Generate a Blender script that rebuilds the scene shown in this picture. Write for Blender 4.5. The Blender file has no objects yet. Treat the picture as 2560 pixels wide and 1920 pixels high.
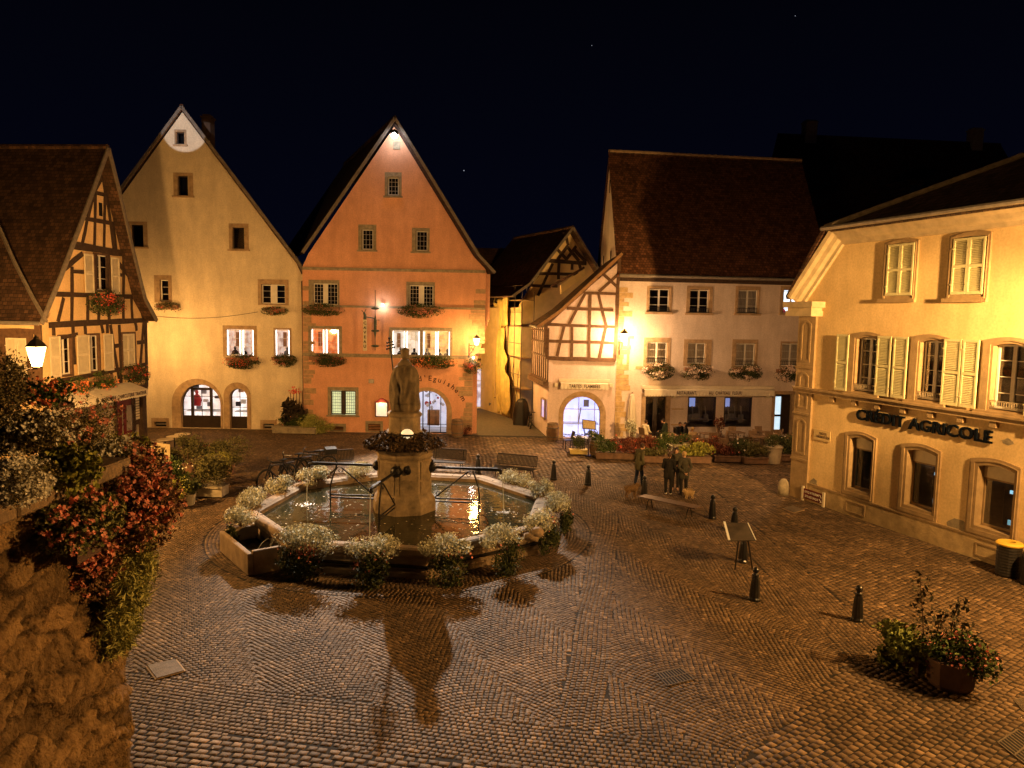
import bpy, math, random
import numpy as np
from mathutils import Vector, Matrix, geometry
R=math.radians; PI=math.pi
S=bpy.context.scene; COL=S.collection
random.seed(7)
# ---------------------------------------------------------------- camera
FPX=1850.0; CAMH=7.0; PITCH=R(5.43); ROLL=0.018
cd=bpy.data.cameras.new('camera'); cam=bpy.data.objects.new('camera',cd); COL.objects.link(cam)
cd.sensor_width=36; cd.lens=36*FPX/2560; cd.clip_end=2000; cd.clip_start=.05
CROT=Matrix.Rotation(PI/2-PITCH,3,'X')@Matrix.Rotation(ROLL,3,'Z')
cam.matrix_world=Matrix.Translation((0,0,CAMH))@CROT.to_4x4(); S.camera=cam
# ---------------------------------------------------------------- night sky
w=bpy.data.worlds.new('World'); S.world=w; w.use_nodes=True; nt=w.node_tree; nt.nodes.clear()
o_=nt.nodes.new('ShaderNodeOutputWorld'); b_=nt.nodes.new('ShaderNodeBackground'); g_=nt.nodes.new('ShaderNodeTexCoord')
s_=nt.nodes.new('ShaderNodeSeparateXYZ'); r_=nt.nodes.new('ShaderNodeValToRGB')
nt.links.new(g_.outputs['Generated'],s_.inputs[0]); nt.links.new(s_.outputs['Z'],r_.inputs[0]); nt.links.new(r_.outputs[0],b_.inputs[0]); nt.links.new(b_.outputs[0],o_.inputs[0])
r_.color_ramp.elements[0].position=0.0; r_.color_ramp.elements[0].color=(.0012,.0016,.0060,1)
r_.color_ramp.elements[1].position=.45; r_.color_ramp.elements[1].color=(.0006,.0007,.0018,1)
b_.inputs[1].default_value=1.0
S.view_settings.view_transform='Standard'; S.view_settings.look='None'; S.view_settings.gamma=1; S.view_settings.exposure=0
S.render.engine='CYCLES'
try:
    S.cycles.use_denoising=True; S.cycles.max_bounces=5; S.cycles.diffuse_bounces=3; S.cycles.glossy_bounces=3; S.cycles.transparent_max_bounces=12
    S.cycles.sample_clamp_indirect=3
except Exception: pass
# ---------------------------------------------------------------- the light of the place's own lamps and a few added ones
SOD=(1,.50,.14); WARM=(1,.56,.25); WHITE=(.95,.92,1.0)
def lamp(kind,name,loc,power,col,rad=.08,target=None,angle=90,blend=.3):
    d=bpy.data.lights.new(name,kind); d.energy=power; d.color=col; d.shadow_soft_size=rad
    o=bpy.data.objects.new(name,d); COL.objects.link(o); o.location=loc
    if target is not None: o.rotation_euler=(Vector(target)-Vector(loc)).to_track_quat('-Z','Y').to_euler()
    if kind=='SPOT': d.spot_size=R(angle); d.spot_blend=blend
    return o
# ---------------------------------------------------------------- pixel (of the 2560 px photo) -> world, used to read positions off the real surfaces
def ray(px,py):
    return CROT@Vector(((px-1280)/FPX,(960-py)/FPX,-1.0))
def gnd(px,py,z=0.0):
    d=ray(px,py); t=(z-CAMH)/d.z
    return Vector((d.x*t,d.y*t,z))
def atY(px,py,Y):
    d=ray(px,py); t=Y/d.y
    return Vector((d.x*t,Y,CAMH+d.z*t))
class Frame:
    'a facade: origin, x along it (left to right as seen), y into the building'
    def __init__(s,x,y,ang): s.o=Vector((x,y,0)); s.a=R(ang); s.M=Matrix.Translation(s.o)@Matrix.Rotation(s.a,4,'Z'); s.I=s.M.inverted()
    def p(s,px,py,y=0.0):
        C=s.I@Vector((0,0,CAMH)); d=s.I.to_3x3()@ray(px,py); t=(y-C.y)/d.y
        return (C.x+d.x*t, C.z+d.z*t)
    def r(s,x0,y0,x1,y1,y=0.0):
        xm=(x0+x1)/2; ym=(y0+y1)/2
        return (s.p(x0,ym,y)[0],s.p(xm,y1,y)[1],s.p(x1,ym,y)[0],s.p(xm,y0,y)[1])   # u0,z0,u1,z1
    def w(s,u,y,z): return s.M@Vector((u,y,z))
# ---------------------------------------------------------------- mesh builder
class MB:
    def __init__(s): s.v=[]; s.f=[]; s.m=[]
    def add(s,vs,fs,m=0):
        n=len(s.v); s.v+= [tuple(v) for v in vs]; s.f+=[tuple(i+n for i in f) for f in fs]; s.m+=[m]*len(fs); return s
    def box(s,x0,x1,y0,y1,z0,z1,m=0,T=None):
        vs=[Vector(p) for p in ((x0,y0,z0),(x1,y0,z0),(x1,y1,z0),(x0,y1,z0),(x0,y0,z1),(x1,y0,z1),(x1,y1,z1),(x0,y1,z1))]
        if T is not None: vs=[T@v for v in vs]
        return s.add(vs,((0,3,2,1),(4,5,6,7),(0,1,5,4),(1,2,6,5),(2,3,7,6),(3,0,4,7)),m)
    def bar(s,p0,p1,w,h,m=0,up=(0,0,1)):
        'box beam between two points'
        p0=Vector(p0);p1=Vector(p1); d=(p1-p0)
        if d.length<1e-6: return s
        d=d.normalized(); up=Vector(up); sd=d.cross(up)
        if sd.length<1e-4: sd=d.cross(Vector((0,1,0)))
        sd.normalize(); u2=sd.cross(d).normalized(); a=sd*w/2; b=u2*h/2
        return s.add([p0-a-b,p0+a-b,p0+a+b,p0-a+b,p1-a-b,p1+a-b,p1+a+b,p1-a+b],((0,1,2,3),(7,6,5,4),(0,4,5,1),(1,5,6,2),(2,6,7,3),(3,7,4,0)),m)
    def tube(s,pts,r,n=8,m=0,cap=True,closed=False):
        pts=[Vector(p) for p in pts]; k=len(pts)
        rs=r if isinstance(r,(list,tuple)) else [r]*k
        ref=None; base=len(s.v); rings=[]
        for i,p in enumerate(pts):
            if closed: d=pts[(i+1)%k]-pts[i-1]
            else: d=pts[min(i+1,k-1)]-pts[max(i-1,0)]
            d.normalize()
            if ref is None: ref=Vector((0,0,1)) if abs(d.z)<.9 else Vector((1,0,0))
            a=d.cross(ref)
            if a.length<1e-5: a=d.cross(Vector((0,1,.1)))
            a.normalize(); b=a.cross(d).normalized(); ref=b
            rings.append([p+(a*math.cos(2*PI*j/n)+b*math.sin(2*PI*j/n))*rs[i] for j in range(n)])
        vs=[v for rg in rings for v in rg]; fs=[]
        for i in range(k if closed else k-1):
            i2=(i+1)%k
            for j in range(n): fs.append((i*n+j,i*n+(j+1)%n,i2*n+(j+1)%n,i2*n+j))
        if cap and not closed:
            fs.append(tuple(reversed(range(n)))); fs.append(tuple((k-1)*n+j for j in range(n)))
        return s.add(vs,fs,m)
    def lathe(s,prof,n=16,c=(0,0,0),m=0,sx=1,sy=1):
        vs=[];fs=[]; c=Vector(c)
        for (r,z) in prof:
            for j in range(n): vs.append(c+Vector((r*math.cos(2*PI*j/n)*sx,r*math.sin(2*PI*j/n)*sy,z)))
        k=len(prof)
        for i in range(k-1):
            for j in range(n): fs.append((i*n+j,i*n+(j+1)%n,(i+1)*n+(j+1)%n,(i+1)*n+j))
        fs.append(tuple(reversed(range(n)))); fs.append(tuple((k-1)*n+j for j in range(n)))
        return s.add(vs,fs,m)
    def ball(s,c,r,n=10,m=0,sc=(1,1,1)):
        vs=[];fs=[];h=n//2+1; c=Vector(c)
        for i in range(1,h):
            t=PI*i/h
            for j in range(n): vs.append(c+Vector((r*sc[0]*math.sin(t)*math.cos(2*PI*j/n),r*sc[1]*math.sin(t)*math.sin(2*PI*j/n),r*sc[2]*math.cos(t))))
        vs.append(c+Vector((0,0,r*sc[2]))); vs.append(c-Vector((0,0,r*sc[2]))); a=len(vs)-2
        for i in range(h-2):
            for j in range(n): fs.append((i*n+j,(i+1)*n+j,(i+1)*n+(j+1)%n,i*n+(j+1)%n))
        for j in range(n): fs.append((a,j,(j+1)%n)); fs.append((a+1,(h-2)*n+(j+1)%n,(h-2)*n+j))
        return s.add(vs,fs,m)
    def limb(s,p0,p1,r0,r1,n=10):
        s.tube([p0,p1],[r0,r1],n); s.ball(p0,r0,n); s.ball(p1,r1,n); return s
    def prism(s,poly,y0,y1,m=0,holes=()):
        'polygon in (x,z), extruded along y; holes are polygons too (their reveals are built)'
        polys=[list(poly)]+[list(h) for h in holes]
        flat=[p for pl in polys for p in pl]
        tris=geometry.tessellate_polygon([[Vector((p[0],p[1],0)) for p in pl] for pl in polys])
        n=len(flat); vs=[(p[0],y0,p[1]) for p in flat]+[(p[0],y1,p[1]) for p in flat]; fs=[]
        for t in tris:
            a,b,c=[Vector((flat[i][0],flat[i][1],0)) for i in t]
            if (b-a).cross(c-a).z<0: t=(t[0],t[2],t[1])
            fs.append((t[0],t[1],t[2])); fs.append((t[2]+n,t[1]+n,t[0]+n))
        k=0
        for pl in polys:
            L=len(pl)
            for i in range(L):
                a=k+i;b=k+(i+1)%L; fs.append((a,a+n,b+n,b))
            k+=L
        return s.add(vs,fs,m)
    def slab(s,quad,th,m=0):
        'quad (any orientation) thickened downwards along its normal'
        q=[Vector(p) for p in quad]; nn=(q[1]-q[0]).cross(q[-1]-q[0]).normalized()*th
        k=len(q); fs=[tuple(range(k)),tuple(reversed(range(k,2*k)))]+[(i,i+k,(i+1)%k+k,(i+1)%k) for i in range(k)]
        return s.add(q+[p-nn for p in q],fs,m)
    def obj(s,name,mats,parent=None,smooth=False,loc=None):
        me=bpy.data.meshes.new(name); me.from_pydata(s.v,[],s.f)
        if not isinstance(mats,(list,tuple)): mats=[mats]
        for m in mats: me.materials.append(m)
        if len(mats)>1: me.polygons.foreach_set('material_index',s.m)
        if smooth: me.polygons.foreach_set('use_smooth',[True]*len(me.polygons))
        me.update(); o=bpy.data.objects.new(name,me); COL.objects.link(o)
        if parent is not None: o.parent=parent
        if loc is not None: o.location=loc
        return o
def npobj(name,V,F,mat,parent=None,smooth=False):
    'V (n,3), F (m,4) numpy -> object'
    me=bpy.data.meshes.new(name); nv=len(V); nf,k=F.shape
    me.vertices.add(nv); me.vertices.foreach_set('co',np.ascontiguousarray(V,dtype=np.float32).ravel())
    me.loops.add(nf*k); me.loops.foreach_set('vertex_index',np.ascontiguousarray(F,dtype=np.int32).ravel())
    me.polygons.add(nf); me.polygons.foreach_set('loop_start',np.arange(0,nf*k,k,dtype=np.int32)); me.polygons.foreach_set('loop_total',np.full(nf,k,dtype=np.int32))
    if smooth: me.polygons.foreach_set('use_smooth',np.ones(nf,dtype=bool))
    me.materials.append(mat); me.update(calc_edges=True); me.validate()
    o=bpy.data.objects.new(name,me); COL.objects.link(o)
    if parent is not None: o.parent=parent
    return o
def tag(o,label,cat,group=None,kind=None):
    o['label']=label; o['category']=cat
    if group: o['group']=group
    if kind: o['kind']=kind
    return o
def thing(name,label,cat,loc=(0,0,0),rz=0,group=None):
    o=bpy.data.objects.new(name,None); COL.objects.link(o); o.location=loc; o.rotation_euler=(0,0,rz); o.empty_display_size=.2
    return tag(o,label,cat,group)
def struct(o): o['kind']='structure'; return o
def kids(o): return [c for c in bpy.data.objects if c.parent==o]
def dup(root,loc,rz,label,group=None,scale=None):
    def cp(o,par):
        c=o.copy(); COL.objects.link(c)
        if par is not None: c.parent=par
        for ch in kids(o): cp(ch,c)
        return c
    r=cp(root,None); r.location=loc; r.rotation_euler=(0,0,rz); r['label']=label
    if group: r['group']=group
    if scale: r.scale=scale
    return r
# ---------------------------------------------------------------- materials
MATS={}
def nn(nt,t,**k):
    n=nt.nodes.new(t)
    for a,b in k.items(): setattr(n,a,b)
    return n
def mat(name,col,rough=.8,var=.15,scale=3.0,bump=0.0,bscale=30.0,metal=0.0,spec=.3,stain=0.0,col2=None,stretch=(1,1,1)):
    if name in MATS: return MATS[name]
    m=bpy.data.materials.new(name); m.use_nodes=True; nt=m.node_tree; p=nt.nodes['Principled BSDF']; L=nt.links.new
    p.inputs['Roughness'].default_value=rough; p.inputs['Metallic'].default_value=metal
    p.inputs['Specular IOR Level'].default_value=spec
    tc=nn(nt,'ShaderNodeTexCoord'); mp=nn(nt,'ShaderNodeMapping'); mp.inputs['Scale'].default_value=stretch; L(tc.outputs['Object'],mp.inputs[0])
    nz=nn(nt,'ShaderNodeTexNoise'); nz.inputs['Scale'].default_value=scale; nz.inputs['Detail'].default_value=7; nz.inputs['Roughness'].default_value=.62; L(mp.outputs[0],nz.inputs['Vector'])
    rp=nn(nt,'ShaderNodeValToRGB'); c=Vector(col); d=Vector(col2) if col2 else c*(1-var)
    e=rp.color_ramp.elements; e[0].position=.33; e[0].color=(*d,1); e[1].position=.66; e[1].color=(*(c*(1+var*.6) if not col2 else c),1)
    L(nz.outputs['Fac'],rp.inputs[0]); out=rp.outputs[0]
    if stain>0:
        n2=nn(nt,'ShaderNodeTexNoise'); n2.inputs['Scale'].default_value=.7; n2.inputs['Detail'].default_value=9; n2.inputs['Roughness'].default_value=.7; L(mp.outputs[0],n2.inputs['Vector'])
        r2=nn(nt,'ShaderNodeValToRGB'); r2.color_ramp.elements[0].position=.56; r2.color_ramp.elements[0].color=(0,0,0,1); r2.color_ramp.elements[1].position=.72; r2.color_ramp.elements[1].color=(1,1,1,1)
        L(n2.outputs['Fac'],r2.inputs[0]); mx=nn(nt,'ShaderNodeMix',data_type='RGBA'); mu=nn(nt,'ShaderNodeMath',operation='MULTIPLY'); mu.inputs[1].default_value=stain
        L(r2.outputs[0],mu.inputs[0]); L(mu.outputs[0],mx.inputs['Factor']); L(out,mx.inputs['A']); mx.inputs['B'].default_value=(*(c*.55),1); out=mx.outputs['Result']
    if name.endswith('plaster'):
        m3=nn(nt,'ShaderNodeMapping'); m3.inputs['Scale'].default_value=(1.1,1.1,.28); L(tc.outputs['Object'],m3.inputs[0]); n4=nn(nt,'ShaderNodeTexNoise'); n4.inputs['Scale'].default_value=1; n4.inputs['Detail'].default_value=8; n4.inputs['Roughness'].default_value=.7; L(m3.outputs[0],n4.inputs['Vector'])
        r4=nn(nt,'ShaderNodeValToRGB'); r4.color_ramp.elements[0].position=.36; r4.color_ramp.elements[0].color=(.84,.82,.79,1); r4.color_ramp.elements[1].position=.62; r4.color_ramp.elements[1].color=(1.03,1.03,1.03,1); L(n4.outputs['Fac'],r4.inputs[0])
        n5=nn(nt,'ShaderNodeTexNoise'); n5.inputs['Scale'].default_value=14; n5.inputs['Detail'].default_value=6; L(tc.outputs['Object'],n5.inputs['Vector']); r5=nn(nt,'ShaderNodeValToRGB'); r5.color_ramp.elements[0].position=.3; r5.color_ramp.elements[0].color=(.86,.85,.84,1); r5.color_ramp.elements[1].position=.6; r5.color_ramp.elements[1].color=(1.02,1.02,1.02,1); L(n5.outputs['Fac'],r5.inputs[0])
        for rr in (r4,r5):
            mx=nn(nt,'ShaderNodeMix',data_type='RGBA',blend_type='MULTIPLY'); mx.inputs['Factor'].default_value=1; L(out,mx.inputs['A']); L(rr.outputs[0],mx.inputs['B']); out=mx.outputs['Result']
    L(out,p.inputs['Base Color'])
    if bump>0:
        n3=nn(nt,'ShaderNodeTexNoise'); n3.inputs['Scale'].default_value=bscale; n3.inputs['Detail'].default_value=5; L(mp.outputs[0],n3.inputs['Vector'])
        bp=nn(nt,'ShaderNodeBump'); bp.inputs['Strength'].default_value=bump; bp.inputs['Distance'].default_value=.02; L(n3.outputs['Fac'],bp.inputs['Height']); L(bp.outputs[0],p.inputs['Normal'])
    MATS[name]=m; return m
def leafmat(name,c1,c2,rough=.75,trans=.15):
    if name in MATS: return MATS[name]
    m=bpy.data.materials.new(name); m.use_nodes=True; nt=m.node_tree; p=nt.nodes['Principled BSDF']; L=nt.links.new
    g=nn(nt,'ShaderNodeNewGeometry'); rp=nn(nt,'ShaderNodeValToRGB'); e=rp.color_ramp.elements
    e[0].color=(*c1,1); e[1].color=(*c2,1); L(g.outputs['Random Per Island'],rp.inputs[0]); L(rp.outputs[0],p.inputs['Base Color'])
    p.inputs['Roughness'].default_value=rough; p.inputs['Specular IOR Level'].default_value=.12
    MATS[name]=m; return m
def emit(name,col,st,var=0.0,scale=3.0,col2=None):
    if name in MATS: return MATS[name]
    m=bpy.data.materials.new(name); m.use_nodes=True; nt=m.node_tree; p=nt.nodes['Principled BSDF']; L=nt.links.new
    p.inputs['Base Color'].default_value=(*col,1); p.inputs['Emission Color'].default_value=(*col,1); p.inputs['Emission Strength'].default_value=st
    if col2:
        tc=nn(nt,'ShaderNodeTexCoord'); nz=nn(nt,'ShaderNodeTexNoise'); nz.inputs['Scale'].default_value=scale; nz.inputs['Detail'].default_value=3; L(tc.outputs['Object'],nz.inputs['Vector'])
        rp=nn(nt,'ShaderNodeValToRGB'); e=rp.color_ramp.elements; e[0].position=.42; e[0].color=(*col2,1); e[1].position=.55; e[1].color=(*col,1); L(nz.outputs['Fac'],rp.inputs[0]); L(rp.outputs[0],p.inputs['Emission Color'])
    MATS[name]=m; return m
def glass(name,tint=(1,1,1),refl=.12,dark=0.0):
    'thin window pane: mostly see-through, a little mirror'
    if name in MATS: return MATS[name]
    m=bpy.data.materials.new(name); m.use_nodes=True; nt=m.node_tree; nt.nodes.clear(); L=nt.links.new
    o=nn(nt,'ShaderNodeOutputMaterial'); t=nn(nt,'ShaderNodeBsdfTransparent'); t.inputs[0].default_value=(*tint,1); g=nn(nt,'ShaderNodeBsdfGlossy'); g.inputs['Roughness'].default_value=.03
    fr=nn(nt,'ShaderNodeFresnel'); fr.inputs[0].default_value=1.5; mx=nn(nt,'ShaderNodeMixShader'); ad=nn(nt,'ShaderNodeMath',operation='ADD'); ad.inputs[1].default_value=refl*.3
    L(fr.outputs[0],ad.inputs[0]); L(ad.outputs[0],mx.inputs[0]); L(t.outputs[0],mx.inputs[1]); L(g.outputs[0],mx.inputs[2]); L(mx.outputs[0],o.inputs[0])
    MATS[name]=m; return m
def tilemat(name,col,axis='x',w=.17,h=.13,zs=1.0,bump=.6,var=.45):
    'roof tiles: rows by height, columns along local x or y'
    if name in MATS: return MATS[name]
    m=bpy.data.materials.new(name); m.use_nodes=True; nt=m.node_tree; p=nt.nodes['Principled BSDF']; L=nt.links.new
    p.inputs['Roughness'].default_value=.75; p.inputs['Specular IOR Level'].default_value=.25
    tc=nn(nt,'ShaderNodeTexCoord'); sp=nn(nt,'ShaderNodeSeparateXYZ'); L(tc.outputs['Object'],sp.inputs[0])
    nz=nn(nt,'ShaderNodeTexNoise'); nz.inputs['Scale'].default_value=.9; nz.inputs['Detail'].default_value=3; L(tc.outputs['Object'],nz.inputs['Vector'])
    ma=nn(nt,'ShaderNodeMath',operation='MULTIPLY_ADD'); ma.inputs[1].default_value=.16; L(nz.outputs['Fac'],ma.inputs[0]); L(sp.outputs['Z'],ma.inputs[2])
    ms=nn(nt,'ShaderNodeMath',operation='MULTIPLY'); ms.inputs[1].default_value=zs; L(ma.outputs[0],ms.inputs[0])
    cb=nn(nt,'ShaderNodeCombineXYZ'); L(sp.outputs['X' if axis=='x' else 'Y'],cb.inputs[0]); L(ms.outputs[0],cb.inputs[1])
    br=nn(nt,'ShaderNodeTexBrick'); br.inputs['Scale'].default_value=1; br.inputs['Brick Width'].default_value=w; br.inputs['Row Height'].default_value=h; br.inputs['Mortar Size'].default_value=.012; br.inputs['Mortar Smooth'].default_value=.4
    c=Vector(col); br.inputs['Color1'].default_value=(*(c*(1+var)),1); br.inputs['Color2'].default_value=(*(c*(1-var)),1); br.inputs['Mortar'].default_value=(*(c*.25),1); L(cb.outputs[0],br.inputs['Vector'])
    n2=nn(nt,'ShaderNodeTexNoise'); n2.inputs['Scale'].default_value=2.2; n2.inputs['Detail'].default_value=6; L(tc.outputs['Object'],n2.inputs['Vector'])
    mx=nn(nt,'ShaderNodeMix',data_type='RGBA',blend_type='MULTIPLY'); mx.inputs['Factor'].default_value=.8; L(br.outputs[0],mx.inputs['A'])
    rp=nn(nt,'ShaderNodeValToRGB'); rp.color_ramp.elements[0].position=.3; rp.color_ramp.elements[0].color=(.45,.45,.42,1); rp.color_ramp.elements[1].position=.7; rp.color_ramp.elements[1].color=(1.25,1.2,1.1,1); L(n2.outputs['Fac'],rp.inputs[0]); L(rp.outputs[0],mx.inputs['B'])
    L(mx.outputs['Result'],p.inputs['Base Color'])
    # saw-tooth height: each row overlaps the next
    dv=nn(nt,'ShaderNodeMath',operation='DIVIDE'); dv.inputs[1].default_value=h; L(ms.outputs[0],dv.inputs[0]); fr=nn(nt,'ShaderNodeMath',operation='FRACT'); L(dv.outputs[0],fr.inputs[0])
    sb=nn(nt,'ShaderNodeMath',operation='SUBTRACT'); sb.inputs[0].default_value=1; L(fr.outputs[0],sb.inputs[1])
    mm=nn(nt,'ShaderNodeMath',operation='SUBTRACT'); L(sb.outputs[0],mm.inputs[0]); L(br.outputs['Fac'],mm.inputs[1])
    bp=nn(nt,'ShaderNodeBump'); bp.inputs['Strength'].default_value=bump; bp.inputs['Distance'].default_value=.04; L(mm.outputs[0],bp.inputs['Height']); L(bp.outputs[0],p.inputs['Normal'])
    MATS[name]=m; return m
# ---------------------------------------------------------------- foliage
def rngs(seed): return np.random.default_rng(seed)
def blob(rg,c,r,n,clumps=12,spread=.24,bias=0):
    'leaf positions in clumps filling an ellipsoid'
    c=np.array(c,float); r=np.array(r,float)
    u=rg.normal(size=(clumps,3)); u/=np.linalg.norm(u,axis=1)[:,None]; rad=rg.uniform(.25,.85,clumps)**.7
    cc=u*rad[:,None]; k=rg.integers(0,clumps,n); P=cc[k]+rg.normal(size=(n,3))*spread*rg.uniform(.5,1.3,clumps)[k][:,None]
    L=np.linalg.norm(P,axis=1); P=P/np.maximum(1,L/1.12)[:,None]
    return c+P*r
def leaves(name,P,size,mat,parent=None,seed=1,asp=.5,up=.25,droop=0.0,fold=.18):
    rg=rngs(seed); n=len(P); d=rg.normal(size=(n,3)); d[:,2]+=up-droop; d/=np.linalg.norm(d,axis=1)[:,None]
    a=rg.normal(size=(n,3)); sdir=np.cross(d,a); sdir/=np.linalg.norm(sdir,axis=1)[:,None]; nm=np.cross(sdir,d)
    s=(size*rg.uniform(.6,1.35,n))[:,None]
    V=np.empty((n,4,3)); V[:,0]=P-d*s*.5; V[:,1]=P+sdir*s*asp*.5+nm*s*fold-d*s*.05; V[:,2]=P+d*s*.5; V[:,3]=P-sdir*s*asp*.5+nm*s*fold-d*s*.05
    F=np.arange(4*n).reshape(n,4); return npobj(name,V.reshape(-1,3),F,mat,parent)
def blossoms(name,P,size,mat,parent=None,seed=2,petals=5,out=(0,-1,.3)):
    'each blossom: five petals round a centre, roughly facing out'
    rg=rngs(seed); n=len(P); d=rg.normal(size=(n,3))*.6+np.array(out); d/=np.linalg.norm(d,axis=1)[:,None]
    a=rg.normal(size=(n,3)); e1=np.cross(d,a); e1/=np.linalg.norm(e1,axis=1)[:,None]; e2=np.cross(d,e1)
    s=(size*rg.uniform(.6,1.25,n))[:,None]; V=[]
    for k in range(petals):
        t0=2*PI*k/petals; w=PI/petals*.9
        def pt(t,r,h): return P+(e1*math.cos(t)+e2*math.sin(t))*s*r*.5+d*s*h
        V+= [P,pt(t0-w,.75,.12),pt(t0,1.05,.08),pt(t0+w,.75,.12)]
    V=np.stack(V,1).reshape(-1,3); F=np.arange(len(V)).reshape(-1,4)
    return npobj(name,V,F,mat,parent)
# ---------------------------------------------------------------- lettering
def text(name,body,size,mat,parent,loc,rot=(PI/2,0,0),ext=.01,off=0.0,spacing=1.0,align='CENTER',width=None):
    c=bpy.data.curves.new(name,'FONT'); c.body=body; c.size=size; c.extrude=ext; c.offset=off; c.space_character=spacing; c.align_x=align; c.align_y='CENTER'; c.resolution_u=3
    o=bpy.data.objects.new(name+'_tmp',c); COL.objects.link(o); bpy.context.view_layer.update()
    me=bpy.data.meshes.new_from_object(o.evaluated_get(bpy.context.evaluated_depsgraph_get())); bpy.data.objects.remove(o); me.name=name
    if width:
        xs=[v.co.x for v in me.vertices]; k=width/(max(xs)-min(xs)); 
        for v in me.vertices: v.co.x*=k
    me.materials.clear(); me.materials.append(mat)
    t=bpy.data.objects.new(name,me); COL.objects.link(t); t.parent=parent; t.location=loc; t.rotation_euler=rot; return t
# ---------------------------------------------------------------- frames of the buildings round the square
FY=Frame(-24.0,42.75,.3); FO=Frame(-11.9,42.35,.3); FR=Frame(5.88,41.86,8.0); FT=Frame(1.95,41.75,-.5)
FC=Frame(11.2,29.0,-70.5); FL=Frame(-18.77,29.75,86.3); FB=Frame(.5,48.4,25.6)
FC_C=Vector((-3.45,23.7,0))   # fountain centre
# ---------------------------------------------------------------- lamps
def lampglass():
    m=bpy.data.materials.new('lamp_glass'); m.use_nodes=True; nt=m.node_tree; nt.nodes.clear(); L=nt.links.new
    o=nn(nt,'ShaderNodeOutputMaterial'); t=nn(nt,'ShaderNodeBsdfTransparent'); e=nn(nt,'ShaderNodeEmission'); e.inputs[0].default_value=(1,.62,.22,1); e.inputs[1].default_value=9; a=nn(nt,'ShaderNodeAddShader')
    L(t.outputs[0],a.inputs[0]); L(e.outputs[0],a.inputs[1]); L(a.outputs[0],o.inputs[0]); return m
M_LG=lampglass(); M_IRON=mat('wrought_iron',(.018,.016,.015),.45,.3,8,.15,60,metal=.6,spec=.5)
def street_lamp(p,dirv,label,arm=1.1,s=1.0,power=1500,col=SOD,arm_mesh=True):
    'lantern hung on a scrolled bracket; dirv points from the lantern back to its wall'
    t=thing('street_lamp',label,'street lamp',p,0,'lantern street lamps of the square'); p=Vector(p); d=Vector(dirv).normalized()
    b=MB(); b.lathe([(.115*s,-.34*s),(.125*s,-.3*s),(.235*s,.1*s),(.24*s,.13*s)],6); b.obj('lantern_glass',M_LG,t)
    b=MB(); b.lathe([(.26*s,.13*s),(.24*s,.16*s),(.12*s,.28*s),(.06*s,.31*s),(.07*s,.34*s),(.03*s,.37*s),(.0,.42*s)],6)
    b.obj('lantern_cap',mat('lamp_cap_metal',(.16,.13,.08),.4,.2,6,metal=.4),t)
    b=MB()
    for k in range(6):
        a=2*PI*k/6; b.tube([(.12*s*math.cos(a),.12*s*math.sin(a),-.34*s),(.245*s*math.cos(a),.245*s*math.sin(a),.14*s)],.009*s,5)
    b.lathe([(.12*s,-.37*s),(.13*s,-.34*s),(.1*s,-.33*s)],6); b.obj('lantern_frame',M_IRON,t)
    b=MB()
    if arm_mesh:
        z=-.4*s; b.tube([(0,0,z),tuple(d*arm+Vector((0,0,z)))],.022,6)
        pts=[]
        for k in range(22):
            a=k/21*2.6*PI; rr=.16*(1-k/26); pts.append(d*(.5*arm+rr*math.cos(a))+Vector((0,0,z-.17+rr*math.sin(a))))
        b.tube(pts,.012,5)
        b.tube([d*(.15*arm)+Vector((0,0,z)),d*(.55*arm)+Vector((0,0,z-.3)),d*arm+Vector((0,0,z-.55))],.016,5)
        b.bar(d*arm+Vector((0,0,z-.7)),d*arm+Vector((0,0,z+.12)),.06,.03)
    b.obj('bracket',M_IRON,t)
    l=lamp('POINT','lantern_light',(0,0,-.1*s),power,col,.22*s); l.parent=t
    return t
street_lamp((-14.75,22.9,5.55),(-1,.05,0),'big glowing lantern on a scrolled iron arm above the flower terrace, left edge',1.5,1.3,6800)
street_lamp((6.1,40.6,5.9),(-.1,1,0),'glowing lantern on the corner between the half-timbered jetty and the pink restaurant',1.0,1.0,1450,WARM)
street_lamp((-2.0,41.0,5.5),(-.6,1,0),'small glowing lantern on the corner of the orange house at the alley mouth',.9,.8,700,SOD)
street_lamp((14.3,13.2,8.1),(.94,.342,0),'lantern on the yellow bank front beyond the right edge of the picture',2.0,1.1,11500,(1,.54,.17))
lamp('SPOT','added_lantern_spot',(14.25,13.5,7.9),20000,(1,.54,.17),.2,(11.4,28.2,5.5),44,.9)  # extra spot added to even out the bank wall towards its far end
# lanterns out of sight: alley side, behind the left house, and one added
street_lamp((-2.72,46.5,5.7),(-1,.1,0),'lantern on the alley side of the orange house facing the yellow netting',1.1,.8,2300,(1,.56,.15))
street_lamp((-20.3,38.9,5.5),(.1,-1,0),'lantern on the back of the half-timbered house beside the cream gable',.7,.9,1300)
street_lamp((12.75,31.6,5.4),(1,0,0),'added unseen lantern behind the bank corner, brightening the restaurant front',.6,.9,1100,WARM)  # unseen lantern added to lift the dark right half of the restaurant
lamp('SPOT','added_lantern_spot',(6.0,40.4,5.7),5200,WARM,.15,(.2,34.5,0),80,.9)  # extra spot added to brighten the paving before the alley
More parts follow.
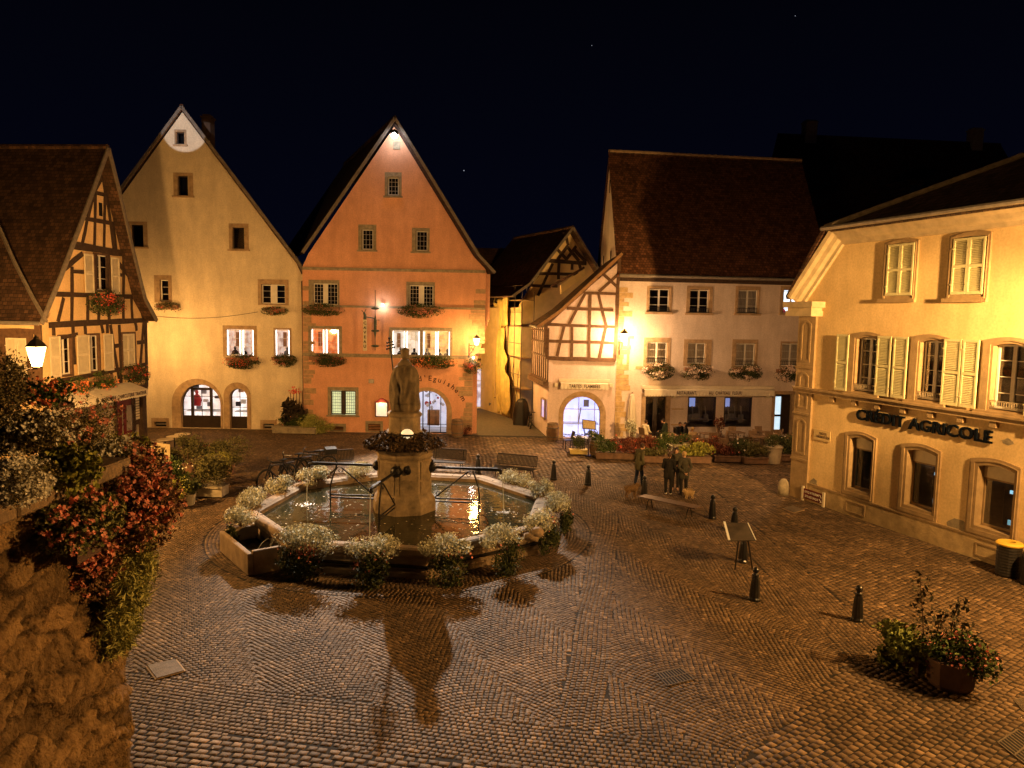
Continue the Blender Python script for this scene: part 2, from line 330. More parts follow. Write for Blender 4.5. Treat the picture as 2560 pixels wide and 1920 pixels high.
# white flood light under the orange gable
pF=FO.w(0,0,0)
uF,zF=FO.p(991,340)
fl=thing('flood_light','round white flood light glaring under the tip of the orange gable','flood light',FO.w(uF,-.55,zF),0)
b=MB(); b.lathe([(.16,0),(.2,.06),(.2,.1)],16); ob=b.obj('lens',emit('flood_lens',(.85,.9,1),60),fl); ob.rotation_euler=(R(115),0,0); ob.location=(0,-.12,-.06)
b=MB(); b.ball((0,-.34,-.16),.13,14); b.obj('bulb',MATS['flood_lens'],fl,True)
b=MB(); b.lathe([(.06,.24),(.17,.2),(.21,.1),(.215,.02),(.2,.02),(.19,.11)],16); ob=b.obj('housing',M_IRON,fl); ob.rotation_euler=(R(62),0,0); ob.location=(0,-.12,-.06)
b=MB(); b.bar((0,.55,.1),(0,-.05,.05),.05,.05); b.obj('bracket',M_IRON,fl)
p=FO.w(uF,-.95,zF-2.0)
fb=lamp('SPOT','flood_beam',p,56000,(1,.84,.69),.09,(-3.9,26.0,0),60,.65); fb.scale=(.48,1,1)
fs_=lamp('SPOT','unseen_gable_spot',(-9,-6,15),52000,WHITE,.05,FY.w(FY.p(462,322)[0],0,FY.p(462,322)[1]),3.0,.08)  # unseen spot without fixture, added for the bright patch on the cream gable tip
lamp('POINT','flood_spill',FO.w(uF,-.7,zF-.1),45,WHITE,.1)
# ---------------------------------------------------------------- ground
ASPH=mat('joint_earth',(.016,.012,.008),.95,.35,4,.4,60)
b=MB(); b.add([(-90,-20,-.005),(90,-20,-.005),(90,140,-.005),(-90,140,-.005)],[(0,1,2,3)]); struct(b.obj('ground',ASPH))
b=MB(); b.add([(-9,42.1,.001),(2.6,42.1,.001),(2.6,60,.001),(-14,60,.001)],[(0,1,2,3)]); struct(b.obj('alley_road',mat('asphalt',(.12,.10,.075),.85,.3,5,.5,90)))
def stonemat(name,c1,c2):
    m=bpy.data.materials.new(name); m.use_nodes=True; nt=m.node_tree; p=nt.nodes['Principled BSDF']; L=nt.links.new
    g=nn(nt,'ShaderNodeNewGeometry'); rp=nn(nt,'ShaderNodeValToRGB'); e=rp.color_ramp.elements; e[0].color=(*c1,1); e[1].color=(*c2,1); x=rp.color_ramp.elements.new(.93); x.color=(*(Vector(c2)*.92),1); e[-1].color=(*(Vector(c2)*1.5),1)
    L(g.outputs['Random Per Island'],rp.inputs[0])
    tc=nn(nt,'ShaderNodeTexCoord'); nz=nn(nt,'ShaderNodeTexNoise'); nz.inputs['Scale'].default_value=.55; nz.inputs['Detail'].default_value=8; nz.inputs['Roughness'].default_value=.7; L(tc.outputs['Object'],nz.inputs['Vector'])
    r2=nn(nt,'ShaderNodeValToRGB'); r2.color_ramp.elements[0].position=.3; r2.color_ramp.elements[0].color=(.42,.40,.36,1); r2.color_ramp.elements[1].position=.7; r2.color_ramp.elements[1].color=(1.25,1.22,1.18,1); L(nz.outputs['Fac'],r2.inputs[0])
    mx=nn(nt,'ShaderNodeMix',data_type='RGBA',blend_type='MULTIPLY'); mx.inputs['Factor'].default_value=1; L(rp.outputs[0],mx.inputs['A']); L(r2.outputs[0],mx.inputs['B']); L(mx.outputs['Result'],p.inputs['Base Color'])
    n3=nn(nt,'ShaderNodeTexNoise'); n3.inputs['Scale'].default_value=35; n3.inputs['Detail'].default_value=3; L(tc.outputs['Object'],n3.inputs['Vector']); bp=nn(nt,'ShaderNodeBump'); bp.inputs['Strength'].default_value=.5; bp.inputs['Distance'].default_value=.012; L(n3.outputs['Fac'],bp.inputs['Height']); L(bp.outputs[0],p.inputs['Normal'])
    p.inputs['Roughness'].default_value=.75; p.inputs['Specular IOR Level'].default_value=.25
    return m
def region(x,y):
    r=np.hypot(x+3.45,y-23.7); g=np.zeros(x.shape,int)
    g[(y>31.2+.12*x)&(x>-6)]=4
    g[(x>8.3)&(g==0)]=3
    g[(y<15.5)&(x>4.6+(y-12)*.9)]=3
    g[(x>7.1)&(x<=8.3)&(y<31)&(y>14.5)]=2
    g[(y<12.6-.2*(x+2))&(g!=3)]=5
    g[(y<11.2-.15*(x+2))&(g!=3)]=6
    g[r<6.1]=1
    g[(np.abs(x-(1.9+.16*(y-16)))<.42)&(g==0)&(y<26)]=7
    g[(y>41.7)&(x>-2.9)&(x<1.9)]=9
    g[r<4.3]=9
    return g
def cobbles():
    rg=rngs(11); X=[];Y=[];A=[];SX=[];SY=[]
    def put(x,y,a,sx,sy,rid):
        x,y,a,sx,sy=[np.asarray(v,float)*np.ones(np.shape(x)) for v in (x,y,a,sx,sy)]
        k=(region(x,y)==rid)&(y>9)&(y<43.2)&(np.abs(x)<.74*y+1.5)
        X.append(x[k]);Y.append(y[k]);A.append(a[k]);SX.append(sx[k]);SY.append(sy[k])
    def rows(rid,ang,sx,sy,cx,cy,rad):
        n=int(2*rad/sx);m=int(2*rad/sy); j,i=np.meshgrid(np.arange(m),np.arange(n),indexing='ij')
        u=(i-n/2)*sx+(j%2)*sx*.5+np.cumsum(rg.normal(size=(m,1))*.02,0)+rg.normal(size=i.shape)*sx*.05; v=(j-m/2)*sy+.03*np.sin(u*1.3+j*.1)+rg.normal(size=i.shape)*sy*.04
        a=R(ang); x=cx+u*math.cos(a)-v*math.sin(a); y=cy+u*math.sin(a)+v*math.cos(a)
        put(x.ravel(),y.ravel(),a,sx,sy,rid)
    W=2.15;Rr=1.45; hd=R(24); s=.103
    for k in range(-26,30):
        a0=math.asin(W/2/Rr); n=int(round(2*a0*Rr/s))
        j,i=np.meshgrid(np.arange(-330,430),np.arange(n),indexing='ij'); th=-a0+(i+.5+.5*(j%2)-.25)*(2*a0/n)+rg.normal(size=i.shape)*.004
        u=k*W+Rr*np.sin(th); v=j*s*1.0+Rr*np.cos(th)*1.0+rg.normal(size=i.shape)*.004+(k%2)*.05
        x=u*math.cos(hd)-v*math.sin(hd)+0; y=u*math.sin(hd)+v*math.cos(hd)+16
        put(x.ravel(),y.ravel(),(hd-th).ravel(),s,s,0)
    rr=4.32
    while rr<6.15:
        n=int(2*PI*rr/.12); th=(np.arange(n)+rg.uniform())*2*PI/n
        put(-3.45+rr*np.cos(th),23.7+rr*np.sin(th),th+PI/2,.12,.105,1); rr+=.105
    rows(2,90,.11,.1,8,24,18); rows(3,35,.17,.135,11,17,22); rows(4,38,.24,.19,2,37,30); rows(5,-11,.115,.105,0,12,18); rows(6,-11,.19,.135,0,10,16); rows(7,80,.105,.1,3,20,12)
    X,Y,A,SX,SY=[np.concatenate(q) for q in (X,Y,A,SX,SY)]; n=len(X)
    ca,sa=np.cos(A),np.sin(A); SX*=rg.uniform(.78,1.0,n); SY*=rg.uniform(.92,1.07,n); A=A+rg.normal(size=n)*.05; V=np.empty((n,8,3)); h=rg.normal(size=n)*.0012; tx=rg.normal(size=n)*.016;ty=rg.normal(size=n)*.016
    for k,(cx,cy) in enumerate(((-1,-1),(1,-1),(1,1),(-1,1))):
        jx=rg.normal(size=n)*.045;jy=rg.normal(size=n)*.045
        for lay,(g,z) in enumerate(((.468,-.02),(.445,0))):
            lx=(cx*g+jx*.9)*SX; ly=(cy*g+jy*.9)*SY
            V[:,lay*4+k,0]=X+lx*ca-ly*sa; V[:,lay*4+k,1]=Y+lx*sa+ly*ca; V[:,lay*4+k,2]=z+(h+lx*tx+ly*ty if lay else 0)
    f=np.array([(4,5,6,7),(0,1,5,4),(1,2,6,5),(2,3,7,6),(3,0,4,7)]); F=(np.arange(n)[:,None,None]*8+f[None]).reshape(-1,4)
    o=npobj('cobblestone_paving',V.reshape(-1,3),F,stonemat('setts',(.085,.054,.029),(.20,.132,.074))); struct(o); print('stones',n)
cobbles()

rg=rngs(77); n=150; P=np.stack([rg.uniform(-9,12,n),rg.uniform(10,34,n),np.full(n,.01)],1); a=rg.uniform(0,6.28,n); s_=rg.uniform(.012,.035,n)
V=np.stack([P+np.stack([np.cos(a+k*PI/2)*s_*(1 if k%2 else .4),np.sin(a+k*PI/2)*s_*(1 if k%2 else .4),np.full(n,.004*k)],1) for k in range(4)],1).reshape(-1,3)
o=npobj('ground_litter',V,np.arange(len(V)).reshape(-1,4),leafmat('litter',(.16,.11,.05),(.75,.7,.6),.8)); tag(o,'tiny scattered petals, leaves and litter on the cobbles','litter',kind='stuff')

for k,(px,py,r_,lab) in enumerate(((1160,411,.55,'brightest star in the night sky, above the orange house eave'),(1480,97,.35,'faint star high in the middle of the night sky'),(1989,22,.35,'faint star near the top right of the night sky'))):
    c=ray(px,py).normalized()*900; b=MB(); b.ball((0,0,0),r_,8); o=b.obj('star',emit('star_light',(.8,.85,1),.5)); o.location=c; tag(o,lab,'star')
# ---------------------------------------------------------------- houses
PL_Y=mat('cream_plaster',(.78,.66,.47),.9,.10,1.3,.25,40,stain=.12)
PL_O=mat('orange_plaster',(.74,.38,.23),.9,.10,1.1,.3,40,stain=.12)
PL_R=mat('pale_pink_plaster',(.72,.60,.52),.9,.09,1.2,.3,35,stain=.15)
PL_T=mat('pink_plaster',(.74,.58,.53),.9,.08,1.4,.25,35,stain=.1)
PL_C=mat('ochre_plaster',(.76,.56,.28),.9,.09,1.0,.25,45,stain=.22)
PL_L=mat('apricot_plaster',(.80,.56,.29),.9,.08,1.6,.25,40)
PL_B=mat('ochre_plaster_back',(.74,.56,.27),.9,.15,1.6,.25,40)
STONE=mat('sandstone',(.42,.29,.17),.85,.3,4,.6,25,stain=.3); STONE2=mat('grey_sandstone',(.30,.25,.17),.85,.35,5,.6,25,stain=.4)
STONE_C=mat('bank_sandstone',(.33,.23,.12),.85,.22,4,.5,30,stain=.3)
TIMBER=mat('dark_timber',(.055,.032,.02),.8,.45,6,.6,18,stretch=(1,1,1)); TIMBER_T=mat('brown_timber',(.12,.065,.035),.8,.4,6,.6,18)
WHITE_W=mat('white_window_paint',(.74,.70,.62),.5,.08,6,.1,30); DARK_W=mat('dark_brown_joinery',(.03,.018,.012),.5,.3,6,.1,30)
SHUT=mat('cream_shutter_paint',(.66,.58,.42),.6,.12,5,.15,20); SHUT_G=mat('pale_green_shutter_paint',(.56,.52,.30),.6,.14,5,.15,20)
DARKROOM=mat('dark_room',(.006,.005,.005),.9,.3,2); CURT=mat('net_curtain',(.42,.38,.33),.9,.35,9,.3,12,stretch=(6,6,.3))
PANE=glass('window_glass'); VERGE=mat('roof_verge',(.17,.14,.11),.7,.3,5,.2,20); ZINC=mat('zinc_gutter',(.35,.31,.26),.4,.25,6,.1,20,metal=.5)
TERR=(.105,.05,.028)
T_X=tilemat('roof_tiles_x',TERR,'x'); T_Y=tilemat('roof_tiles_y',TERR,'y'); T_D=tilemat('dark_roof_tiles',(.06,.028,.018),'x')
T_LX=tilemat('left_roof_tiles',(.17,.085,.045),'y',.17,.115)
LEDS=emit('window_led',(1,.93,.86),6)
def house(name,label,F,cat='house'):
    t=thing(name,label,cat,F.o,F.a); return t
def rectp(r): u0,z0,u1,z1=r; return [(u0,z0),(u1,z0),(u1,z1),(u0,z1)]
def archp(r,n=14,rise=None):
    'door opening with a round head: r=(u0,z0,u1,z1)'
    u0,z0,u1,z1=r; c=(u0+u1)/2; a=(u1-u0)/2; h=a if rise is None else rise; h=min(h,z1-z0-.05)
    return [(u0,z0),(u1,z0)]+[(c+a*math.cos(PI*k/n),z1-h+h*math.sin(PI*k/n)) for k in range(n+1)]
def surround(par,name,outer,inner,mt,y=-.025,depth=.2,sill=0,m=None):
    b=MB(); b.prism(outer,y,depth,0,[inner])
    if sill:
        us=[p[0] for p in outer]; z0=min(p[1] for p in outer); b.box(min(us)-.06,max(us)+.06,y-.1,y+.0,z0-.02,z0+sill)
    return b.obj(name,mt,par)
def casement(b,r,y,rows=3,fw=.055,cols=1,mw=.022,head=None):
    'one leaf: frame and glazing bars into builder b'
    u0,z0,u1,z1=r
    b.box(u0,u0+fw,y,y+.05,z0,z1); b.box(u1-fw,u1,y,y+.05,z0,z1); b.box(u0+fw,u1-fw,y+.002,y+.048,z0,z0+fw*1.2); b.box(u0+fw,u1-fw,y+.002,y+.048,z1-fw,z1)
    for k in range(1,rows):
        z=z0+(z1-z0)*k/rows; b.box(u0+fw,u1-fw,y+.01,y+.04,z-mw/2,z+mw/2)
    for k in range(1,cols):
        u=u0+(u1-u0)*k/cols; b.box(u-mw/2,u+mw/2,y+.013,y+.037,z0+fw,z1-fw)
def pane(par,poly,y): b=MB(); b.prism(poly,y,y+.006); return b.obj('pane',PANE,par)
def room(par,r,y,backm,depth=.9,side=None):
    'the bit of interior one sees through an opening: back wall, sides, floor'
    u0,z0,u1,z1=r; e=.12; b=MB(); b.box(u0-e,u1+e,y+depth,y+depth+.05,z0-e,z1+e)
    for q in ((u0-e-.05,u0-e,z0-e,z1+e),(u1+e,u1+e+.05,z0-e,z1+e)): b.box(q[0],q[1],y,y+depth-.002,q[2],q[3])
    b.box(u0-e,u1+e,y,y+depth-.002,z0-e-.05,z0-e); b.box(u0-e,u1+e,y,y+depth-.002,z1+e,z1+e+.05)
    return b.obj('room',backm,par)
def window(h,label,outer,leaves_,F,mt=STONE,rows=3,cols=1,wm=WHITE_W,lit=None,back=None,sill=.08,y=.14,led=False,px=True,arch=0,curtain=False,leaded=False):
    'window of a house: the stone surround is the window mesh, frame / pane / room are its sub-parts. Returns the hole polygon for the wall'
    o=F.r(*outer) if px else outer; ls=[F.r(*l,y=y) if px else l for l in leaves_]
    U0=min(l[0] for l in ls);U1=max(l[2] for l in ls);Z0=min(l[1] for l in ls);Z1=max(l[3] for l in ls); e=.015
    inner=(U0-e,Z0-e,U1+e,Z1+e)
    o=(min(o[0],inner[0]-.05),min(o[1],inner[1]-.05),max(o[2],inner[2]+.05),max(o[3],inner[3]+.05))
    po=rectp(o) if not arch else archp(o,8,arch); pi=rectp(inner) if not arch else archp(inner,8,arch*.8)
    w=surround(h,'window',po,pi,mt,sill=sill)
    if label: w['label']=label
    b=MB()
    for l in ls: casement(b,l,y,rows,.05,cols,.02 if not leaded else .012)
    for a,c in zip(ls,ls[1:]):
        if c[0]-a[2]>.02: b.box(a[2],c[0],y-.02,y+.07,Z0,Z1)
    b.obj('frame',wm,w)
    for l in ls: pane(w,rectp((l[0]+.03,l[1]+.03,l[2]-.03,l[3]-.03)),y+.026)
    if curtain:
        b=MB(); n=24
        for l in ls:
            for k in range(n):
                ua=l[0]+(l[2]-l[0])*k/n;ub=l[0]+(l[2]-l[0])*(k+1)/n; ya=y+.12+.02*math.sin(k*1.7);yb=y+.12+.02*math.sin((k+1)*1.7)
                b.add([(ua,ya,l[1]),(ub,yb,l[1]),(ub,yb,l[3]),(ua,ya,l[3])],[(0,1,2,3)])
        b.obj('curtain',CURT,w)
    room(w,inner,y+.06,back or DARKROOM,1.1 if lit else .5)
    if lit:
        lit(w,inner,y)
    if led:
        b=MB()
        for l in ls:
            b.box(l[0]+.03,l[0]+.05,y-.07,y-.05,l[1]+.02,l[3]-.04); b.box(l[2]-.05,l[2]-.03,y-.07,y-.05,l[1]+.02,l[3]-.04)
        b.obj('light_strip',LEDS,w)
    return po
def holeof(po,g=.01):
    c=(sum(p[0] for p in po)/len(po),sum(p[1] for p in po)/len(po))
    return [(p[0]+(g if p[0]<c[0] else -g),p[1]+(g if p[1]<c[1] else -g)) for p in po]
def bust(b,u,y,z,s=1.0,m=0):
    b.ball((u,y,z+.2*s),.09*s,8,m,(.85,.9,1.15)); b.lathe([(.05*s,.12*s),(.17*s,.02*s),(.2*s,-.15*s),(.17*s,-.4*s)],10,(u,y,z),m,1,.6)
CLOTHS=[mat('cloth_dark',(.02,.02,.03),.9),mat('cloth_red',(.5,.04,.05),.9),mat('cloth_grey',(.2,.2,.22),.9),mat('cloth_white',(.7,.68,.66),.9)]
WOODF=mat('warm_wood',(.34,.17,.08),.6,.3,5)
def diners(seed,n=2):
    def f(w,r,y):
        rg=random.Random(seed); u0,z0,u1,z1=r; b=MB()
        for k in range(n):
            u=u0+(u1-u0)*(k+.5+rg.uniform(-.2,.2))/n; bust(b,u,y+.45+rg.uniform(0,.3),z0+.12+rg.uniform(0,.1),1.1)
        b.obj('diner',CLOTHS[rg.randrange(0,3)],w)
        b=MB(); b.box(u0,u1,y+.3,y+.9,z0-.1,z0-.06); b.box(u0+.1,u0+.3,y+1.1,y+1.14,z0+.5,z1-.2); b.obj('furniture',WOODF,w)
    return f
def shutter(h,r,y=-.06,th=.04,mt=SHUT,tilt=0.0,name='shutter',mid=True):
    'louvred shutter leaf lying open against the wall (or closed)'
    u0,z0,u1,z1=r; b=MB(); fw=.06
    b.box(u0,u0+fw,y,y+th,z0,z1); b.box(u1-fw,u1,y,y+th,z0,z1); b.box(u0+fw,u1-fw,y+.001,y+th-.001,z0,z0+.09); b.box(u0+fw,u1-fw,y+.001,y+th-.001,z1-.07,z1)
    zm=(z0+z1)/2
    if mid: b.box(u0+fw,u1-fw,y+.001,y+th-.001,zm-.04,zm+.04)
    z=z0+.12
    while z<z1-.08:
        if not(mid and abs(z-zm)<.06): b.add([(u0+fw,y+.004,z-.012),(u1-fw,y+.004,z-.012),(u1-fw,y+th-.004,z+.028),(u0+fw,y+th-.004,z+.028),(u0+fw,y+.012,z-.018),(u1-fw,y+.012,z-.018),(u1-fw,y+th-.002,z+.018),(u0+fw,y+th-.002,z+.018)],((0,1,2,3),(4,7,6,5),(0,4,5,1),(3,2,6,7)))
        z+=.052
    b.box(u0+fw,u1-fw,y+th-.003,y+th+.002,z0+.09,z1-.07)
    for z in (z0+.3,z1-.3): b.box(u0-.03,u0+.05,y-.012,y,z-.02,z+.02)
    return b.obj(name,mt,h)
def timbers(h,F,segs,w=.17,mt=TIMBER,y=-.03,name='timber_frame'):
    'hand-hewn beams given by their pixel ends on the facade'
    b=MB(); rg=random.Random(3)
    for s in segs:
        (xa,ya,xb,yb)=s[:4]; ww=s[4] if len(s)>4 else w
        a=F.p(xa,ya);c=F.p(xb,yb); n=4; P=[]
        yo=y-rg.random()*.012
        d=Vector((c[0]-a[0],0,c[1]-a[1])); L=d.length; d.normalize(); nrm=Vector((-d.z,0,d.x)); n=max(2,int(L/.8)); lo=[];hi=[]
        for k in range(n+1):
            q=Vector((a[0],0,a[1]))+d*L*k/n; e=ww/2*(1+rg.uniform(-.12,.12)); off=rg.uniform(-.02,.02)
            lo.append(q+nrm*(off-e)); hi.append(q+nrm*(off+e))
        poly=[(v.x,v.z) for v in lo]+[(v.x,v.z) for v in reversed(hi)]
        b.prism(poly,yo,.06)
    return b.obj(name,mt,h)
def wall(h,poly,holes,mt,y1=.3,name='wall'):
    b=MB(); b.prism(poly,0,y1,0,[holeof(x) for x in holes]); return b.obj(name,mt,h)
def solid(h,poly,y0,y1,mt,name='wall'): b=MB(); b.prism(poly,y0,y1); return b.obj(name,mt,h)
def roof_pair(h,left,apex,right,y0,y1,mt,th=.12,name='roof',verge=VERGE,vw=.16,skew=0.0):
    'two slopes; left/right are lists of (u,z) from the apex down to the eave (allows the bell-cast flare)'
    for side in (left,right):
        b=MB(); pts=[apex]+side
        for k in range(len(pts)-1):
            (ua,za),(ub,zb)=pts[k],pts[k+1]; s=-1 if ub<ua else 1
            q=[(ua,y0,za),(ub,y0,zb),(ub+skew,y1,zb),(ua+skew,y1,za)]
            if s<0: q=[q[1],q[0],q[3],q[2]]
            b.slab([Vector(p) for p in (q if s>0 else q)],th)
        b.obj(name,mt,h)
    b=MB()
    for side in (left,right):
        pts=[apex]+side
        for k in range(len(pts)-1):
            (ua,za),(ub,zb)=pts[k],pts[k+1]; b.bar((ua,y0-.03,za+.02-vw*.3),(ub,y0-.03,zb+.02-vw*.3),.06,vw)
    b.obj('verge_board',verge,h)
    b=MB(); n=int((y1-y0)/.4)
    for k in range(n): sk=skew*.4*k/(y1-y0); b.tube([(apex[0]+sk,y0+.4*k,apex[1]+.01),(apex[0]+sk+skew*.42/(y1-y0),y0+.4*k+.42,apex[1]+.03)],[.12,.1],8)
    b.obj('ridge_tiles',mt,h)
def flue(h,r,y0,y1,mt=STONE2,name='chimney'):
    u0,z0,u1,z1=r; b=MB(); b.box(u0,u1,y0,y1,z0,z1-.18); b.box(u0-.07,u1+.07,y0-.07,y1+.07,z1-.18,z1-.08); b.box(u0+.05,u1-.05,y0+.05,y1-.05,z1-.08,z1+.05); return b.obj(name,mt,h)
def arch_door(h,label,inner,outer,F,mt,fill,sub=None,back=None,depth=.35,y=.25,leafm=DARK_W,rise_o=None):
    'arched doorway: stone ring (door) with glazed joinery as sub-parts'
    ri=F.r(*inner); ro=F.r(*outer); ri=(ri[0],0,ri[2],ri[3]); ro=(ro[0],-.005,ro[2],ro[3])
    po=archp(ro,16,rise_o); pi=archp(ri,16)
    d=surround(h,'door',po,pi,mt,depth=depth,y=-.04); 
    if label: d['label']=label
    fill(d,ri,y); room(d,(ri[0],.12,ri[2],ri[3]),y+.1,back,2.2)
    if sub: sub(d,ri,y)
    return po
def joint_lines(h,po_,ri,n): pass
# ================================================================ the cream house
H=house('gabled_house','tall cream gabled house with dark arched shop doors between the half-timbered and orange houses',FY)
F=FY; holes=[]
INT_SHOP=emit('shop_interior',(.95,.9,.88),.6,col2=(.5,.38,.3),scale=2.2); INT_W=emit('lit_room',(1,.84,.74),.42,col2=(.12,.07,.05),scale=4.5); INT_O=emit('warm_lit_room',(1,.50,.18),.5,col2=(.35,.06,.02),scale=4.0)
INT_C=emit('cool_lit_room',(.68,.70,.95),.75,col2=(.5,.5,.75),scale=2); INT_B=emit('pale_lit_room',(.85,.92,1),1.0,col2=(.6,.75,.85),scale=2)
holes.append(window(H,'topmost tiny attic window',(436.6,324,466.6,365),[(443,332,463,361)],F,STONE,1,wm=DARK_W,sill=.07))
holes.append(window(H,None,(434,431.7,483,493),[(446.7,440.7,472,489.6)],F,STONE,1,wm=DARK_W,sill=.07))
holes.append(window(H,None,(322,554,369,620.5),[(331,563,361,617)],F,STONE,1,wm=DARK_W,sill=.07))
holes.append(window(H,None,(572.6,559,622,627),[(583.4,570,612.4,621.6)],F,STONE,1,wm=DARK_W,sill=.07))
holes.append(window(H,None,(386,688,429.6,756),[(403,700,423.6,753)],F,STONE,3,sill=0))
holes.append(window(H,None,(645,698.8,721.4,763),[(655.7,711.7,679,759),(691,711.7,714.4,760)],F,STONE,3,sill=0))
holes.append(window(H,'lit double window with white leaves and diners inside',(557.7,814,642,890),[(569,824,603,888.7),(607.4,824,635.5,888.7)],F,STONE,3,lit=diners(1,3),back=INT_W,sill=0,led=True))
holes.append(window(H,'lit single window near the downpipe',(684.3,820,728.6,890),[(690,824,725,889.6)],F,STONE,3,lit=diners(5,1),back=INT_W,sill=0,led=True))
def fill_big(d,r,y):
    u0,z0,u1,z1=r; c=(u0+u1)/2; a=(u1-u0)/2; zs=z1-a; b=MB(); W=u1-u0
    def top(u): return zs+math.sqrt(max(0,a*a-(u-c)**2))
    pi=archp(r,16); inner=[(c+(p[0]-c)*.955,zs+(p[1]-zs)*.955 if p[1]>zs else max(p[1],.0)+0) for p in pi]; inner[0]=(inner[0][0],.72); inner[1]=(inner[1][0],.72)
    b.prism(pi,y,y+.07,0,[inner])
    ua=u0+W*.245;ub=u0+W*.72
    for u in (ua,ub): b.box(u-.07,u+.07,y-.03,y+.1,0,top(u)-.02)
    b.box(ua,ub,y-.028,y+.095,z1-.36,z1-.22)
    b.box((ua+ub)/2-.012,(ua+ub)/2+.012,y+.01,y+.06,.7,z1-.36)
    for z in (zs-.12+.55,zs-.75+.4): b.box(u0+.05,u1-.05,y+.014,y+.056,z-.012,z+.012)
    for (x0,x1) in ((u0+.12,ua-.12),(ua+.15,ub-.15),(ub+.12,u1-.12)): b.box(x0,x1,y-.02,y+.005,.15,.58)
    b.obj('glazed_leaf',DARK_W,d); pane(d,[(c+(p[0]-c)*.95,zs+(p[1]-zs)*.95) for p in pi[2:]]+[(u0+.05,.72),(u1-.05,.72)],y+.04)
def shop_things(d,r,y):
    u0,z0,u1,z1=r; rg=random.Random(int(u0*10)); b=MB()
    for k in range(9):
        u=rg.uniform(u0+.1,u1-.1); z=rg.uniform(.75,2.2); yy=y+rg.uniform(.6,1.9); b.box(u-.14,u+.14,yy,yy+.15,z,z+rg.uniform(.1,.3),rg.randrange(4))
    b.box(u0,u1-.2,y+.5,y+1.2,.9,.95,3); b.obj('shop_goods',[CLOTHS[0],WOODF,CLOTHS[2],CLOTHS[3]],d)
    if u1-u0>2: 
        b=MB(); bust(b,u0+.55,y+.7,1.75,1.35); b.obj('shop_keeper',CLOTHS[1],d)
holes.append(arch_door(H,'wide arched shop door with dark joinery',(452,961,551.7,1072),(430,946.8,557,1073),F,STONE,fill_big,shop_things,INT_SHOP))
def fill_small(d,r,y):
    u0,z0,u1,z1=r; c=(u0+u1)/2; a=(u1-u0)/2; zs=z1-a; b=MB(); pi=archp(r,16)
    inner=[(c+(p[0]-c)*.9,zs+(p[1]-zs)*.9 if p[1]>zs else p[1]) for p in pi]; inner[0]=(inner[0][0],.7); inner[1]=(inner[1][0],.7)
    b.prism(pi,y,y+.07,0,[inner]); b.box(c-.014,c+.014,y+.01,y+.06,.65,z1-.05)
    for z in (zs-.02,zs-.62): b.box(u0+.05,u1-.05,y+.014,y+.056,z-.012,z+.012)
    b.obj('glazed_leaf',DARK_W,d); pane(d,[(c+(p[0]-c)*.9,zs+(p[1]-zs)*.9) for p in pi[2:]]+[(u0+.05,.7),(u1-.05,.7)],y+.04)
holes.append(arch_door(H,'narrow arched shop door with dark joinery',(574.3,971.5,618,1074),(560,955.9,627,1076),F,STONE,fill_small,shop_things,INT_SHOP))
for q in ((379,1045,423,1071),(651,1050,692,1078)):
    r=F.r(*q); r=(r[0],.02,r[2],r[3]); i=(r[0]+.16,.06,r[2]-.16,r[3]-.22)
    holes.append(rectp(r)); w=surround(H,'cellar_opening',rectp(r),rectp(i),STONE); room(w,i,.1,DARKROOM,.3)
    b=MB(); b.box(i[0]+.06,i[2]-.06,.06,.1,i[1]+.1,i[3]-.08); b.lathe([(.09,0),(.12,.02),(.09,.04)],12,((i[0]+i[2])/2,.04,(i[1]+i[3])/2-.02)); b.obj('vent_grille',ZINC,w)
ap=F.p(459,276); eR=F.p(752,660); eR2=F.p(764,684); sl=(ap[1]-eR[1])/(eR[0]-ap[0]); uL=ap[0]-(eR[0]-ap[0])*1.02; uLL=uL-.5
uE=F.p(757,800)[0]; zE=eR[1]-.1
wall(H,[(uL+.3,-.0),(uE,0),(uE,zE),(ap[0],ap[1]),(uL+.3,zE+.2)],holes,PL_Y)
b=MB(); b.slab([(uE,.3,0),(uE,.3,zE),(uE-5.4,12,zE),(uE-5.4,12,0)],.25); b.obj('side_wall',PL_Y,H)
roof_pair(H,[(uL,eR[1]),(uLL-.1,eR[1]-.7)],(ap[0],ap[1]+.16),[(eR[0],eR[1]+.05),(eR2[0],eR2[1])],-.25,13,T_Y,skew=-6.0)
q=F.p(501,352,5);q2=F.p(529,283,5); flue(H,(q[0]+.1,q[1]-1.5,q2[0]-.1,q2[1]-.1),5,5.7,mat('dark_chimney',(.09,.05,.03),.9,.3,5))
b=MB(); x=uE+.03; b.tube([(x+.02,-.12,.0),(x+.0,-.12,6.2),(x-.02,-.12,zE-.9),(x+.5,-.14,zE-.55),(x+.55,-.14,zE-.2)],.055,8); b.lathe([(.06,-.3),(.14,0),(.16,.06)],8,(x+.55,-.14,zE)); b.obj('downpipe',mat('copper_pipe',(.10,.06,.035),.45,.3,5,metal=.5),H)
b=MB()
for k in range(40):
    t=k/39; pass
a=F.p(372,789);c=F.p(645,780); pts=[(a[0]+(c[0]-a[0])*k/16,-.05,a[1]+(c[1]-a[1])*k/16-.25*math.sin(PI*k/16)) for k in range(17)]; b.tube(pts,.012,5); b.obj('wall_cable',M_IRON,H)
